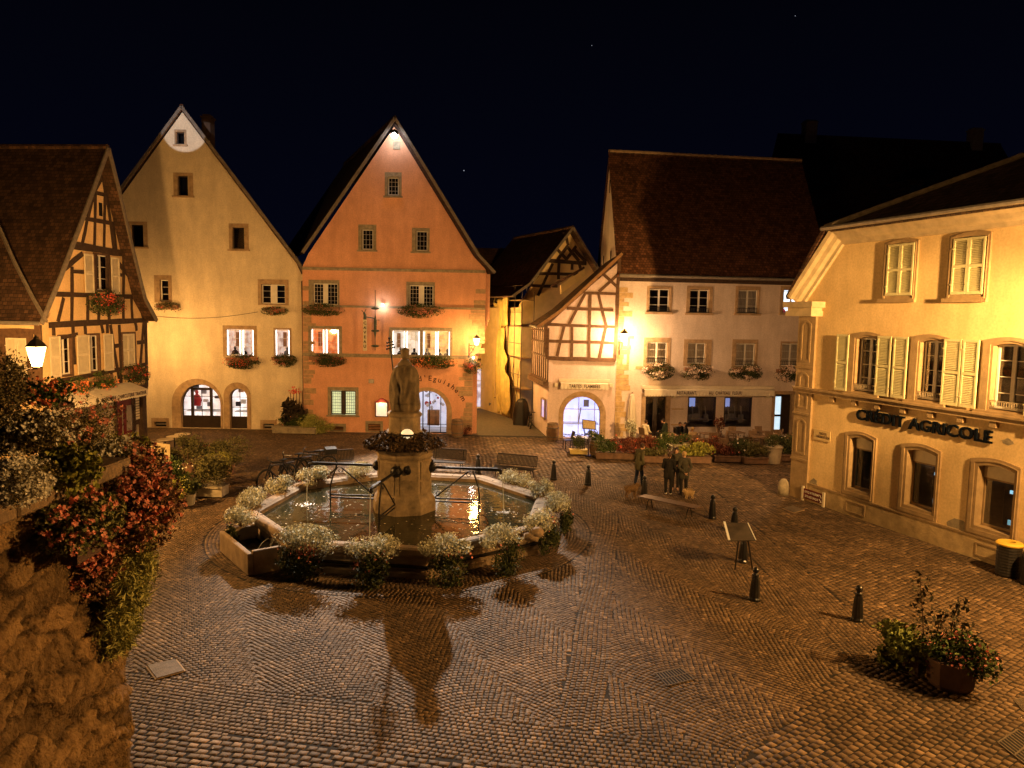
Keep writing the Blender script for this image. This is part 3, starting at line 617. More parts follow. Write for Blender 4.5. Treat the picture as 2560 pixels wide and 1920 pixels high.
# ================================================================ the orange house
H=house('orange_house','steep-gabled orange house with flood light at its tip and an arched cellar door',FO)
F=FO; holes=[]
ru=F.p(1214,760)[0]; rl=F.p(1182,980)[0]; ul=F.p(757.5,850)[0]
holes.append(window(H,None,(962,430.8,1004,493.5),[(970.4,444,997,488.8)],F,STONE2,4,3,leaded=True,sill=.07))
holes.append(window(H,None,(895.8,561.5,940.6,628.3),[(906,574,933.4,624.5)],F,STONE2,4,3,leaded=True,sill=.07))
holes.append(window(H,None,(1030,570,1074,632.4),[(1041,578,1069,627.4)],F,STONE2,4,3,leaded=True,sill=.07))
holes.append(window(H,None,(771.8,699.9,848.7,764.9),[(784.5,708.6,810,759.5),(818,709,845.5,762.7)],F,STONE2,5,3,leaded=True,sill=0))
holes.append(window(H,None,(1015.8,705,1087.4,766),[(1023.7,713,1049,765),(1058,714,1083.4,766)],F,STONE2,5,3,leaded=True,sill=0))
holes.append(window(H,'warm lit double window at the left of the first floor',(771,815,855,892),[(779.8,822.7,811,888),(816,823,848,888.7)],F,STONE2,6,3,leaded=True,lit=diners(8,1),back=INT_O,sill=0,led=True))
holes.append(window(H,'bright lit double window behind the statue',(973,819,1054,895),[(981.8,826.6,1013,892),(1016.6,827,1049.7,892)],F,STONE2,6,3,leaded=True,lit=diners(11,2),back=emit('bright_room',(1,.95,.9),.5,col2=(.2,.2,.18),scale=3.5),sill=0,led=True))
holes.append(window(H,'yellow lit double window with seated diners',(1054.5,819,1131,895),[(1058,828,1091,892),(1094,828,1125,893.5)],F,STONE2,6,3,leaded=True,lit=diners(14,3),back=emit('yellow_room',(1,.75,.32),.55,col2=(.5,.26,.1),scale=3),sill=0,led=True))
holes.append(window(H,'ground floor window of leaded glass lit pale green',(819.5,967.7,896.4,1040.6),[(828.8,977,855,1035.8),(862.5,977,889.8,1035.8)],F,STONE2,8,5,leaded=True,wm=DARK_W,back=emit('leaded_glow',(.66,.66,.42),.75,col2=(.5,.52,.34),scale=5),lit=lambda w,r,y:None,sill=.06))
def fill_glass(d,r,y):
    u0,z0,u1,z1=r; c=(u0+u1)/2; a=(u1-u0)/2; zs=z1-a; b=MB(); pi=archp(r,16); W=u1-u0
    inner=[(c+(p[0]-c)*.975,zs+(p[1]-zs)*.975 if p[1]>zs else p[1]) for p in pi]; inner[0]=(inner[0][0],.06); inner[1]=(inner[1][0],.06); b.prism(pi,y,y+.05,0,[inner])
    for k,(t,ww) in enumerate(((.38,.03),(.55,.02),(.84,.02),(.14,.02))):
        u=u0+W*t; b.box(u-ww,u+ww,y-.01,y+.06,.05,zs+math.sqrt(max(.01,a*a-(u-c)**2))-.02)
    b.box(u0+.03,u1-.03,y+.004,y+.046,.5,.53); b.obj('glazed_leaf',M_IRON,d); pane(d,[(c+(p[0]-c)*.97,zs+(p[1]-zs)*.97) for p in pi[2:]]+[(u0+.03,.1),(u1-.03,.1)],y+.02)
def cellar_things(d,r,y):
    u0,z0,u1,z1=r; rg=random.Random(4); b=MB()
    b.box(u0+1.05,u0+1.75,y+.6,y+1.0,.35,1.25,0); b.box(u0,u1,y+.2,y+1.9,.0,.04,3); b.box(u0,u0+.35,y+.2,y+.5,.3,2.3,3)
    for k in range(26): b.ball((rg.uniform(u0+.9,u1-.2),y+rg.uniform(.9,1.6),rg.uniform(1.25,2.4)),rg.uniform(.05,.13),7,rg.choice((1,3,3,2)))
    b.obj('shop_goods',[WOODF,CLOTHS[1],CLOTHS[2],CLOTHS[3]],d)
holes.append(arch_door(H,'bright arched glass cellar door',(1019,977,1116.4,1088),(1006,968,1130,1089),F,STONE,fill_glass,cellar_things,emit('cellar_room',(.72,.72,.82),.62,col2=(.45,.45,.52),scale=2.0)))
for q in ((825,1059,865,1083),(913.7,1052.5,957.4,1084)):
    r=F.r(*q); r=(r[0],.02,r[2],r[3]); i=(r[0]+.14,.08,r[2]-.14,r[3]-.16)
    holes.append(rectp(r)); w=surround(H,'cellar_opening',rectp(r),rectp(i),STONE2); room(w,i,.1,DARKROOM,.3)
    b=MB()
    for k in range(5): b.box(i[0]-.01,i[2]+.01,.06,.09,i[1]+.03+k*.09,i[1]+.07+k*.09)
    b.obj('vent_grille',WOODF,w)
ap=F.p(991,309); eR=F.p(1197.6,642); eR2=F.p(1238,684); uL=ap[0]-(eR[0]-ap[0]); zE=F.p(1215,676)[1]
lz=F.p(1190,905)[1]; lz2=F.p(1190,800)[1]
wall(H,[(ul,0),(rl,0),(rl,lz),(ru,lz2),(ru,zE),(eR[0],eR[1]-.12),(ap[0],ap[1]),(ul+.35,eR[1]),(ul,zE)],holes,PL_O)
b=MB(); b.slab([(rl,.3,0),(rl,.3,lz),(rl-5.2,12.5,lz),(rl-5.2,12.5,0)],.25); b.slab([(rl,.3,lz),(ru,.3,lz2),(ru-5.2,12.5,lz2),(rl-5.2,12.5,lz)],.2); b.slab([(ru,.3,lz2),(ru,.3,zE),(ru-5.2,12.5,zE),(ru-5.2,12.5,lz2)],.25); b.obj('side_wall',PL_O,H)
roof_pair(H,[(ul+.15,eR[1]+.05)],(ap[0],ap[1]+.2),[(eR[0],eR[1]+.08),(eR2[0],eR2[1]+.05)],-.45,13,tilemat('orange_house_tiles',(.05,.03,.022),'y'),skew=-5.8)
b=MB()
for (px,py,hh,st) in ((1000,675.5,.16,-.06),(1000,768.5,.12,-.06),(1000,890.5,.2,-.05)):
    z=F.p(px,py)[1]; b.box(ul+.02,ru-.02 if py<800 else rl-.01+.3*(py<850),st,.0,z-hh/2,z+hh/2); b.box(ul+.02,ru-.05 if py<800 else rl-.02,st-.05,st,z+hh/2-.05,z+hh/2-.002)
b.obj('string_course',STONE2,H)
def quoin(h,u0,u1,y,z0,z1,m): b=MB(); b.box(u0,u1,y,0,z0,z1); b.obj('quoin',m,h)
QOR=mat('worn_quoin_stone',(.40,.27,.155),.85,.3,5,.6,20,stain=.3); rg=random.Random(5); z=0.1
while z<8.3:
    hh=rg.uniform(.2,.36)
    if rg.random()<.8:
        u=ul+rg.uniform(.3,.75); quoin(H,ul+.02,u,-.014,z,z+hh-.03,QOR)
    e=rl if z<lz else ru
    if rg.random()<.85:
        u=e-rg.uniform(.4,1.0); quoin(H,u,e-.01,-.015,z,z+hh-.03,QOR)
    z+=hh
r=F.r(983,354,1000.8,374); b=MB(); b.box(r[0],r[2],-.03,0,r[1],r[3]); b.obj('gable_vent',STONE2,H)
r=F.r(922,948,935,958); b=MB(); b.box(r[0],r[2],-.08,0,r[1],r[3]); b.obj('wall_box',ZINC,H)
# lettering over the arch, painted on the plaster
LET=mat('painted_letters',(.05,.025,.02),.8)
s="Caveau d'Eguisheim"; cu,cz=F.p(1068,1036); ru_=F.p(1130,1000)[0]-cu; rad=2.42
for k,ch in enumerate(s):
    if ch==' ': continue
    t=R(148)-R(116)*k/(len(s)-1); text('wall_letter',ch,.42,LET,H,(cu+rad*math.cos(t),-.006,cz-.28+rad*.98*math.sin(t)),(PI/2,PI/2-t,0),.004,.005)
for c_ in [o for o in H.children if o.name.startswith('wall_letter')]: c_['label']='painted black letter over the arch'
# ================================================================ the restaurant
H=house('restaurant_house','long pale pink restaurant with two rows of white windows, big brown roof and terrace awning',FR,'restaurant')
F=FR; holes=[]
def rail(h,r,y=-.08):
    b=MB(); u0,z0,u1,z1=r
    for z in (z0+.08,z0+.3): b.tube([(u0-.03,y,z),(u1+.03,y,z)],.012,5)
    n=int((u1-u0)/.11)
    for k in range(n+1): b.tube([(u0+(u1-u0)*k/n,y,z0+.08),(u0+(u1-u0)*k/n,y,z0+.3)],.008,4)
    for u in (u0-.03,u1+.03): b.tube([(u,y,z0+.3),(u,.02,z0+.3)],.01,4)
    b.obj('window_rail',M_IRON,h)
up=[((1616.6,715.8,1680,783.8),(1622,722.7,1671.7,781.6)),((1716,715.8,1781,785.3),(1723,725,1770,783.8)),((1837.8,715.8,1899.5,787),(1843,725.8,1891.7,784.7)),((1949.7,716,2010.8,787),(1956,727,1998,783.8))]
lo=[((1609,844,1675.5,915),(1616,855.9,1666,909)),((1709,848.6,1778,915),(1717.8,858,1761.7,909)),((1829.7,848.6,1894,919.5),(1837.8,859,1885.4,915.4)),((1949.7,853.7,2007.7,919.5),(1951,859,1998,915.4))]
for k,(o,i) in enumerate(up+lo):
    xm=(i[0]+i[2])/2; l=[(i[0],i[1],xm,i[3]),(xm,i[1],i[2],i[3])]
    holes.append(window(H,'lit window at the right end of the upper row' if k==3 else None,o,l,F,STONE,3,sill=.1 if k<4 else 0,back=(INT_B if k==3 else None),lit=(diners(21,1) if k==3 else None),curtain=(k in (2,4,5,6,7))))
    rail(H,F.r(*i))
for q in ((1719,992,1789,1066.8),(1809.6,992.8,1878.6,1066.8)):
    r=F.r(*q); holes.append(rectp(r)); i=(r[0]+.06,r[1]+.06,r[2]-.06,r[3]-.06); w=surround(H,'shop_window',rectp(r),rectp(i),DARK_W,y=-.01)
    pane(w,rectp(i),.08); room(w,i,.1,mat('dim_dining_room',(.10,.085,.075),.8,.5,2),2.0)
    b=MB(); rg=random.Random(int(q[0])); 
    for k in range(4): u=i[0]+(i[2]-i[0])*(k+.5)/4; b.box(u-.16,u+.16,.6+.3*k%.7,.64+.3*k%.7,i[1]+.1,i[1]+.55); b.tube([(u-.1,.5,i[1]+.4),(u-.22,.45,i[1]+1.1)],.04,5); 
    b.box(i[0],i[2],.5,1.4,i[1]+.25,i[1]+.28); b.obj('dining_furniture',CLOTHS[2],w)
    b=MB(); b.box(i[0]+(i[2]-i[0])*.5,i[0]+(i[2]-i[0])*.72,1.9,1.95,i[3]-.75,i[3]-.1); b.obj('lit_screen',emit('blue_screen',(.25,.33,.7),.8),w)
# entrance door and side door
r=F.r(1612.8,992,1664.5,1085); r=(r[0],.02,r[2],r[3]); o=(r[0]-.25,0,r[2]+.25,r[3]+.2); holes.append(rectp(o)); d=surround(H,'door',rectp(o),rectp(r),STONE); d['label']='dark open restaurant entrance in a sandstone frame'
b=MB(); um=r[0]+(r[2]-r[0])*.5; b.box(um-.05,um+.05,.12,.2,.02,r[3]); casement(b,(r[0],.02,um-.05,r[3]),.13,1,.08); casement(b,(um+.05,.02,r[2],r[3]),.13,1,.08); b.obj('door_leaf',DARK_W,d); pane(d,rectp(r),.16); room(d,(r[0],.12,r[2],r[3]),.22,mat('dim_hall',(.05,.035,.03),.8,.5,2),1.6)
r=F.r(1936,986,1978,1093); r=(r[0],.02,r[2],r[3]); o=(r[0]-.2,0,r[2]+.25,r[3]+.2); holes.append(rectp(o)); d=surround(H,'door',rectp(o),rectp(r),STONE); d['label']='side door with pale blue lit glass, right end of the restaurant'
um=r[0]+(r[2]-r[0])*.52; b=MB(); casement(b,(r[0],.02,um,r[3]),.13,2,.07,1,.12); b.box(um,um+.1,.12,.2,.02,r[3]); b.box(um+.1,r[2],.24,.28,.02,r[3]); b.obj('door_leaf',DARK_W,d)
b=MB(); b.box(r[0]+.08,um-.08,.2,.22,.15,r[3]-.15); b.obj('lit_glass',emit('frosted_glow',(.62,.85,1),.95,col2=(.75,.93,1),scale=2),d)
uR=F.p(2046,900)[0]; zE=F.p(1700,692)[1]; 
wall(H,[(0,0),(uR,0),(uR,zE),(0,zE)],holes,PL_R)
ca=math.cos(-F.a);sa=math.sin(-F.a)
def wl(x,y,z): v=F.I@Vector((x,y,z)); return (v.x,v.y,v.z)
RZ=17.15; A0=Vector((5.88,41.86)); dF=Vector((math.cos(F.a),math.sin(F.a)))
def rp(t,back,z): q=A0+dF*t+Vector((0,back)); return wl(q.x,q.y,z)
b=MB(); th=.3
pg=[rp(0,.3,0),rp(0,10.6,0),rp(0,10.6,zE),rp(0,5.35,RZ-.1),rp(0,.3,zE+.35)]
pg2=[rp(.3,.3,0),rp(.3,10.6,0),rp(.3,10.6,zE),rp(.3,5.35,RZ-.1),rp(.3,.3,zE+.35)]
b.add(pg+pg2,[tuple(reversed(range(5))),tuple(range(5,10))]+[(i,(i+1)%5,(i+1)%5+5,i+5) for i in range(5)]); b.obj('gable_wall',PL_R,H)
tR=uR+.4; n_=1
b=MB(); b.slab([rp(-.12,-.45,zE-.0),rp(tR,-.45,zE-.0),rp(tR,5.35,RZ),rp(-.12,5.35,RZ)],.16); b.obj('roof',tilemat('restaurant_tiles',(.19,.082,.04),'x',.17,.14),H)
b=MB(); b.slab([rp(tR,11.2,zE-.5),rp(-.12,11.2,zE-.5),rp(-.12,5.35,RZ-.003),rp(tR,5.35,RZ-.003)],.16); b.obj('roof',T_X,H)
b=MB(); k=0; a=Vector(rp(-.12,5.35,RZ)); c=Vector(rp(tR,5.35,RZ)); n=int((c-a).length/.4)
for k in range(n): b.tube([a.lerp(c,k/n)+Vector((0,0,.02*math.sin(k*.3))),a.lerp(c,(k+1.05)/n)+Vector((0,0,.04))],[.12,.1],8)
b.obj('ridge_tiles',STONE,H)
b=MB(); b.tube([(-.1,-.5,zE-.02),(uR,-.5,zE-.02)],.09,8); b.obj('gutter',ZINC,H)
b=MB(); b.box(.02,uR,-.3,-.0,zE-.32,zE-.12); b.obj('eaves_board',TIMBER,H)
for q in ((1509,480,1514,525),(1497,612,1503,650),(1514,606,1521,650)):
    pass
b=MB()
for (bk,z,w_,h_) in ((5.1,14.6,.25,.8),(3.6,9.6,.35,1.3),(7.2,9.6,.35,1.3)):
    q=[rp(-.015,bk,z),rp(-.015,bk+w_,z),rp(-.015,bk+w_,z+h_),rp(-.015,bk,z+h_)]; b.slab(q[::-1],.02)
b.obj('gable_slit',DARKROOM,H)
QO=mat('ochre_quoin_stone',(.52,.36,.17),.85,.3,4,.8,20); rg=random.Random(9); z=.1
while z<8.6:
    hh=rg.uniform(.22,.4); quoin(H,.02,rg.uniform(.3,.9),-.02,z,z+hh-.02,QO); z+=hh
for q in ((1562.7,840,1584.5,847),(1567.4,847,1573.7,910),(1589,916,1611,923),(1679,1021,1709,1024),(1677,1060,1711,1063)): r=F.r(*q); b=MB(); b.box(r[0],r[2],-.018,0,r[1],r[3]); b.obj('stone_inset',QO,H)
# ================================================================ flambee house with the half-timbered jetty
H=house('jettied_house','small half-timbered jettied house with steep lean-to roof beside the alley',FT)
F=FT; holes=[]
def fill_t(d,r,y):
    u0,z0,u1,z1=r; c=(u0+u1)/2; a=(u1-u0)/2; zs=z1-a; b=MB(); pi=archp(r,16); W=u1-u0
    for t in (.42,.86): u=u0+W*t; b.box(u-.018,u+.018,y,y+.05,.05,zs+math.sqrt(max(.01,a*a-(u-c)**2))-.02)
    b.box(u0+.02,u1-.02,y+.004,y+.046,zs+.28,zs+.31); b.obj('glazed_leaf',ZINC,d); pane(d,[(c+(p[0]-c)*.99,zs+(p[1]-zs)*.99) for p in pi[2:]]+[(u0+.01,.03),(u1-.01,.03)],y+.02)
def t_things(d,r,y):
    u0,z0,u1,z1=r; b=MB(); b.box(u0,u1,y+.4,y+1.2,.7,.74,3); b.box(u1-.9,u1-.6,y+.3,y+.34,1.75,2.15,2); b.bar((u1-1.1,y+1,.75),(u1-1.0,y+1,1.6),.06,.06,2); b.obj('shop_goods',[WOODF,CLOTHS[1],CLOTHS[2],CLOTHS[3]],d)
holes.append(arch_door(H,'wide arched doorway glowing pale violet',(1408.8,992,1500,1097),(1397,978,1514.5,1098),F,STONE,fill_t,t_things,INT_C))
uA=F.p(1371,1000)[0]; uB=F.p(1537,1000)[0]; zJ=F.p(1450,895)[1]
wall(H,[(uA,0),(uB+.0,0),(uB,zJ),(uA,zJ)],holes,PL_T)
P=[F.p(1546.6,651),F.p(1362.6,806),F.p(1369,893),F.p(1538,902)]
zr=P[0][1]; b=MB(); up_=[(P[2][0],zJ),(P[3][0],zJ),(P[0][0]-.05,zr-.15),(P[1][0],P[1][1]-.1)]
b=MB(); b.prism(up_,-.12,.25); b.obj('upper_wall',PL_T,H)
def Z6(*a): return tuple(v*.33761+(1160 if i%2==0 else 560) for i,v in enumerate(a))
seg=[Z6(1150,235,1112,1012)+(.2,),Z6(618,992,1120,1005)+(.22,),Z6(612,866,1115,880),Z6(615,742,1125,765),Z6(760,625,1105,640),Z6(885,510,1130,516),Z6(1030,370,1132,466),Z6(995,500,1138,372),Z6(932,515,925,990),Z6(797,750,795,985),Z6(892,520,775,742),Z6(740,755,688,978),Z6(995,522,1052,758),Z6(1050,760,1000,990),Z6(606,735,612,1000)+(.2,),Z6(612,740,1160,232)+(.2,)]
timbers(H,F,seg,.16,TIMBER_T,-.15)
# lean-to roof going back along the alley
e0=F.p(1344,813,-.5); r0=F.p(1556,629,-.5)
b=MB(); q=[(e0[0],-.5,e0[1]),(r0[0]-.0,-.5,r0[1]),(r0[0],6.5,r0[1]),(e0[0]-.3,6.5,e0[1])]
k=[q[0],(q[0][0]*.72+q[1][0]*.28,-.5,q[0][2]*.72+q[1][2]*.28-.22),q[1],q[2],(q[3][0]*.72+q[2][0]*.28,6.5,q[3][2]*.72+q[2][2]*.28-.22),q[3]]
b.slab([k[0],k[1],k[4],k[5]],.14); b.slab([k[1],k[2],k[3],k[4]],.14); b.obj('roof',tilemat('jetty_roof_tiles',(.15,.08,.045),'y',.2,.17,1.0,1.0),H)
b=MB(); b.bar((k[0][0],-.53,k[0][2]-.1),(k[1][0],-.53,k[1][2]-.1),.06,.16); b.bar((k[1][0],-.53,k[1][2]-.1),(k[2][0],-.53,k[2][2]-.1),.06,.16); b.obj('verge_board',mat('verge_wood',(.32,.17,.07),.7,.3,6),H)
b=MB(); b.tube([(e0[0]-.05,-.5,e0[1]-.12),(e0[0]-.35,6.5,e0[1]-.12)],.07,8); b.obj('gutter',ZINC,H)
# side towards the alley
b=MB(); b.add([(uA,.3,0),(uA,0,0),(uA,0,zJ),(uA,.3,zJ)],[(0,1,2,3)])
sw=[(uA,.02,0),(uA,.02,3.2),(uA-.75,5,3.2),(uA-.75,5,0)]; b=MB(); b.slab(sw,.25); b.obj('side_wall',PL_T,H)
sj=[(uA-.05,-.1,3.2),(uA-.05,-.1,e0[1]-.15),(uA-.85,5,e0[1]-.15),(uA-.85,5,3.2)]; b=MB(); b.slab(sj,.25); b.obj('jetty_side_wall',PL_T,H)
b=MB()
def sp(t,z,o=.0): return Vector((uA-.05-.8*t-o,-.1+5.1*t,z))
for k in range(9): t=k/8; b.bar(sp(t,3.2,.03),sp(t,e0[1]-.15,.03),.14,.08,up=(1,0,0))
for z in (3.25,4.6,5.4,6.05): b.bar(sp(0,z,.045),sp(1,z,.045),.16,.08)
b.bar(sp(0,3.05,.12),sp(1,3.05,.12),.3,.28); b.obj('side_timbers',TIMBER_T,H)
b=MB(); b.add([sp(.12,1.0,.015),sp(.32,1.0,.01),sp(.32,2.1,.01),sp(.12,2.1,.015)],[(0,1,2,3)]); w=b.obj('side_window',emit('violet_window',(.45,.42,.95),.7,col2=(.75,.75,1),scale=4),H)
b=MB(); 
for (ta,za,tb,zb) in ((.12,1,.32,1),(.12,2.1,.32,2.1),(.12,1,.12,2.1),(.32,1,.32,2.1)): b.bar(sp(ta,za,.02),sp(tb,zb,.02),.12,.08)
b.obj('frame',STONE,w)
# little pale dormer gable behind the lean-to roof
b=MB(); g=[F.p(1395,712,3),F.p(1398,700,3),F.p(1458,668,3),F.p(1458,690,3)]
q=[F.p(1402,735,3.2),F.p(1402,712,3.2),F.p(1462,672,3.2),F.p(1462,690,3.2)]; b.prism(q[::-1],3.2,4.2); b.obj('dormer_wall',PL_B,H)
a=F.p(1378,712,2.9);c=F.p(1460,666,2.9); b=MB(); b.slab([(a[0],2.9,a[1]),(c[0],2.9,c[1]),(c[0],4.6,c[1]),(a[0],4.6,a[1])],.12); b.obj('roof',T_Y,H)
# ================================================================ half-timbered house in the lane, under repair
H=house('lane_house','old half-timbered house with crossed gable braces behind the yellow scaffold netting',FB)
F=FB; b=MB(); W_=8.3; ez=8.0; az=12.8
eL=F.p(1283,742);ap=F.p(1421,576);eRt=F.p(1476,652)
b.prism([(0,0),(W_,0),(W_,7.3),(ap[0],ap[1]),(0,7.6)],0,.3); b.obj('wall',PL_B,H)
b=MB(); b.box(-.0,.3,.3,9,0,7.4); b.obj('side_wall',PL_B,H)
def Zb(*a): return Z6(*a)
seg=[Z6(610,270,905,290)+(.26,),Z6(700,140,620,262),Z6(745,60,770,160),Z6(680,175,760,265),Z6(770,160,690,262),Z6(830,165,758,262),Z6(755,160,850,275),Z6(815,190,900,280),Z6(550,368,860,372),Z6(480,455,690,462),Z6(655,292,545,530),Z6(700,290,700,410),Z6(800,295,800,340),Z6(855,300,860,330)]
timbers(H,F,seg,.2,TIMBER,-.04)
sR=1.6
roof_pair(H,[(eL[0]+.9,eL[1]+.9),(eL[0]-.35,eL[1]+.05)],(ap[0],ap[1]+.15),[(W_+.2,ap[1]-(W_+.2-ap[0])*1.25)],-.6,8.6,tilemat('lane_house_tiles',(.10,.06,.04),'y'))
# building closing the lane
FZ=Frame(-4.6,54.3,0)
H=house('lane_end_house','yellow timbered back building closing the end of the alley with a grey plank gate',FZ)
F=FZ; a=F.p(1181,1019);c=F.p(1205,923); g0=F.p(1206,1022);g1=F.p(1246,912); top=F.p(1200,759)[1]
b=MB(); b.prism([(a[0]-3,0),(g1[0]+1.5,0),(g1[0]+1.5,top),(a[0]-3,top)],0,.3); b.obj('wall',mat('lane_yellow_plaster',(.6,.46,.2),.9,.15,1.5),H)
b=MB(); b.box(a[0]+.05,c[0],-.04,-.0,.1,c[1]); w=b.obj('shop_window',emit('lane_window',(.55,.62,.95),.8,col2=(.12,.14,.3),scale=1.3),H); 
b=MB(); b.box(a[0]-.03,a[0]+.05,-.08,0,0,c[1]+.1); b.box(c[0],c[0]+.08,-.08,0,0,c[1]+.1); b.box(a[0]+.05,c[0],-.078,0,c[1],c[1]+.1); b.box(a[0]+.05,c[0],-.07,-.04,2.0,2.08); b.box(a[0]+.05,c[0],-.078,-.0,0,.12); b.obj('frame',WHITE_W,w)
b=MB(); n=9
for k in range(n): u=g0[0]+(g1[0]-g0[0])*k/n; b.box(u+.004,u+(g1[0]-g0[0])/n-.004,-.09,-.03,.03,g1[1]-.1*abs(k-n/2)/n)
b.box(g0[0],g1[0],-.03,0,.05,g1[1]-.1); b.obj('gate',mat('grey_planks',(.10,.085,.07),.85,.4,5,.4,20),H)
b=MB(); 
for z in (3.6,4.7,5.8,top-.1): b.box(g0[0]-.9,g1[0]+1.4,-.05,-.0,z-.08,z+.08)
for u in np.arange(g0[0]-.6,g1[0]+1.4,.75): b.box(u-.07,u+.07,-.045,0,3.6,top-.18)
b.obj('timber_frame',TIMBER,H)
r=[F.p(1160,757,-.3),F.p(1250,757,-.3),F.p(1250,655,4),F.p(1190,655,4)]
b=MB(); b.slab([(r[0][0]-1,-.4,top+.05),(r[1][0]+1.5,-.4,top+.05),(r[1][0]+1.5,4.6,top+4.4),(r[0][0]-1,4.6,top+4.4)],.15); b.obj('roof',T_D,H)
# ================================================================ big dark roof behind the restaurant
FD=Frame(17.6,58.5,6)
H=house('tall_dark_house','very large dark-roofed building behind the restaurant with chimneys on the ridge',FD)
F=FD; a=F.p(1950,337,6);c=F.p(2492,354,6); e=F.p(1990,690,-.5)
ez=8.0; b=MB(); b.box(a[0]+.5,c[0]+4,0,12,0,ez-.3); b.obj('wall',PL_B,H)
rz=(a[1]+c[1])/2
b=MB(); b.slab([(a[0]-.0-.3,-.6,ez),(c[0]+5,-.6,ez),(c[0]+.3,6,rz),(a[0],6,rz)],.2); b.slab([(a[0]-.3,-.6,ez),(a[0],6,rz),(a[0]-.3,12.6,ez)][::-1],.2); b.slab([(c[0]+5,12.6,ez),(a[0]-.3,12.6,ez),(a[0],6,rz),(c[0]+.3,6,rz)],.2); b.obj('roof',T_D,H)
for q in (2022,2437): u,z=F.p(q,350,6); flue(H,(u-.5,rz-.8,u+.5,rz+1.1),5.6,6.4,STONE2)
u,z=F.p(2276,478,2.2); b=MB(); b.box(u-.75,u+.75,1.6,4.6,z-.9,z+.65); b.box(u-1.0,u+1.0,1.35,4.7,z+.65,z+.8); d=b.obj('dormer',T_D,H); b=MB(); b.box(u-.45,u+.45,1.57,1.6,z-.5,z+.4); b.obj('pane',mat('dim_glass',(.03,.035,.05),.2),d)
# ================================================================ the bank
H=house('bank_building','ochre bank with sea-green shutters and raised dark lettering on the right of the square',FC,'bank')
F=FC; holes=[]
def Z7(*a): return tuple(v*.3617+(1940 if i%2==0 else 320) for i,v in enumerate(a))
def Z8(*a): return tuple(v*.3617+(1940 if i%2==0 else 860) for i,v in enumerate(a))
def quadr(tl,tr,bl,br,y=0.0):
    'rectangle on the facade from the photo corners of a sheared one'
    P=[F.p(*q,y) for q in (tl,tr,bl,br)]; return ((P[0][0]+P[2][0])/2,(P[2][1]+P[3][1])/2,(P[1][0]+P[3][0])/2,(P[0][1]+P[1][1])/2)
def seg_head(r,rise=.12,n=6):
    u0,z0,u1,z1=r; return [(u0,z0),(u1,z0)]+[(u1-(u1-u0)*k/n,z1-rise+rise*math.sin(PI*k/n)) for k in range(n+1)]
def bankwin(label,ro,ri,shut,closed=False):
    po=seg_head(ro); pi=seg_head(ri,.09); w=surround(H,'window',po,pi,STONE_C,y=-.07,depth=.2,sill=.1)
    if label: w['label']=label
    b=MB(); b.prism(seg_head((ro[0]+.06,ro[1]+.06,ro[2]-.06,ro[3]-.06)),-.1,-.071,0,[seg_head((ri[0]-.07,ri[1]-.07,ri[2]+.07,ri[3]+.07))]); b.obj('moulding',STONE_C,w)
    if closed:
        um=(ri[0]+ri[2])/2; shutter(w,(ri[0]-.02,ri[1]+.01,um-.004,ri[3]-.04),-.115,.05,SHUT_G); shutter(w,(um+.004,ri[1]+.01,ri[2]+.02,ri[3]-.04),-.115,.05,SHUT_G)
        b=MB(); b.prism(pi,.04,.06); b.obj('shutter_back',SHUT_G,w)
    else:
        um=(ri[0]+ri[2])/2; b=MB(); casement(b,(ri[0]+.02,ri[1]+.02,um,ri[3]-.03),.12,4,.06); casement(b,(um,ri[1]+.02,ri[2]-.02,ri[3]-.03),.12,4,.06); b.obj('frame',WHITE_W,w); pane(w,rectp((ri[0]+.04,ri[1]+.04,ri[2]-.04,ri[3]-.05)),.15); room(w,ri,.2,mat('bank_room',(.02,.014,.010),.9,.5,1.5),1)
        for s in shut: shutter(w,s,-.14,.045,SHUT_G)
        b=MB(); z=ri[1]+.05; n=14
        for k in range(n): u=ri[0]+(ri[2]-ri[0])*(k+.5)/n; b.tube([(u+.04*math.cos(t*PI/4),-.06,z+.12+.08*math.sin(t*PI/4)) for t in range(9)],.008,4)
        b.box(ri[0],ri[2],-.07,-.05,z+.2,z+.22); b.box(ri[0],ri[2],-.07,-.05,z,z+.02); b.obj('window_rail',mat('pale_cast_iron',(.3,.24,.16),.7),w)
    return po
holes.append(bankwin(None,quadr(Z7(762,768),Z7(1000,748),Z7(735,1205),Z7(968,1200)),quadr(Z7(795,795),Z7(975,790),Z7(775,1160),Z7(945,1160)),(),True))
holes.append(bankwin(None,quadr(Z7(1218,712),Z7(1503,695),Z7(1178,1203),Z7(1465,1198)),quadr(Z7(1252,752),Z7(1468,745),Z7(1225,1155),Z7(1435,1150)),(),True))
zt=quadr(Z7(505,1408),Z7(735,1408),Z8(520,340),Z8(700,370)); zi=quadr(Z7(570,1440),Z7(725,1445),Z8(560,300),Z8(690,330))
def midwin(label,ul_,ur_,il,ir,s):
    z0=zt[1]+.1;z1=zt[3]; return bankwin(label,(ul_,z0-.12,ur_,z1),(il,z0+.02,ir,z1-.18),[(a,z0-.02,b_,z1-.12) for a,b_ in s])
def U(px,py): return F.p(px,py)[0]
holes.append(midwin(None,U(2124,900),U(2206,900),U(2143,900),U(2197,900),[(U(2096,900),U(2126,900)),(U(2198,900),U(2233,900))]))
holes.append(midwin(None,U(2275,920),U(2372,920),U(2301,920),U(2362,920),[(U(2238,920),U(2273,920)),(U(2364,920),U(2408,920))]))
holes.append(midwin(None,U(2453,940),U(2592,940),U(2482,940),U(2572,940),[(U(2410,940),U(2450,940)),(U(2575,940),U(2622,940))]))
gw=[((2110,2190),(2135,2181),1160),((2249,2351),(2280,2342),1200),((2421,2550),(2459,2537),1245)]
zg=quadr(Z8(875,665),Z8(1145,715),Z8(850,1160),Z8(1115,1235)); zb=[]
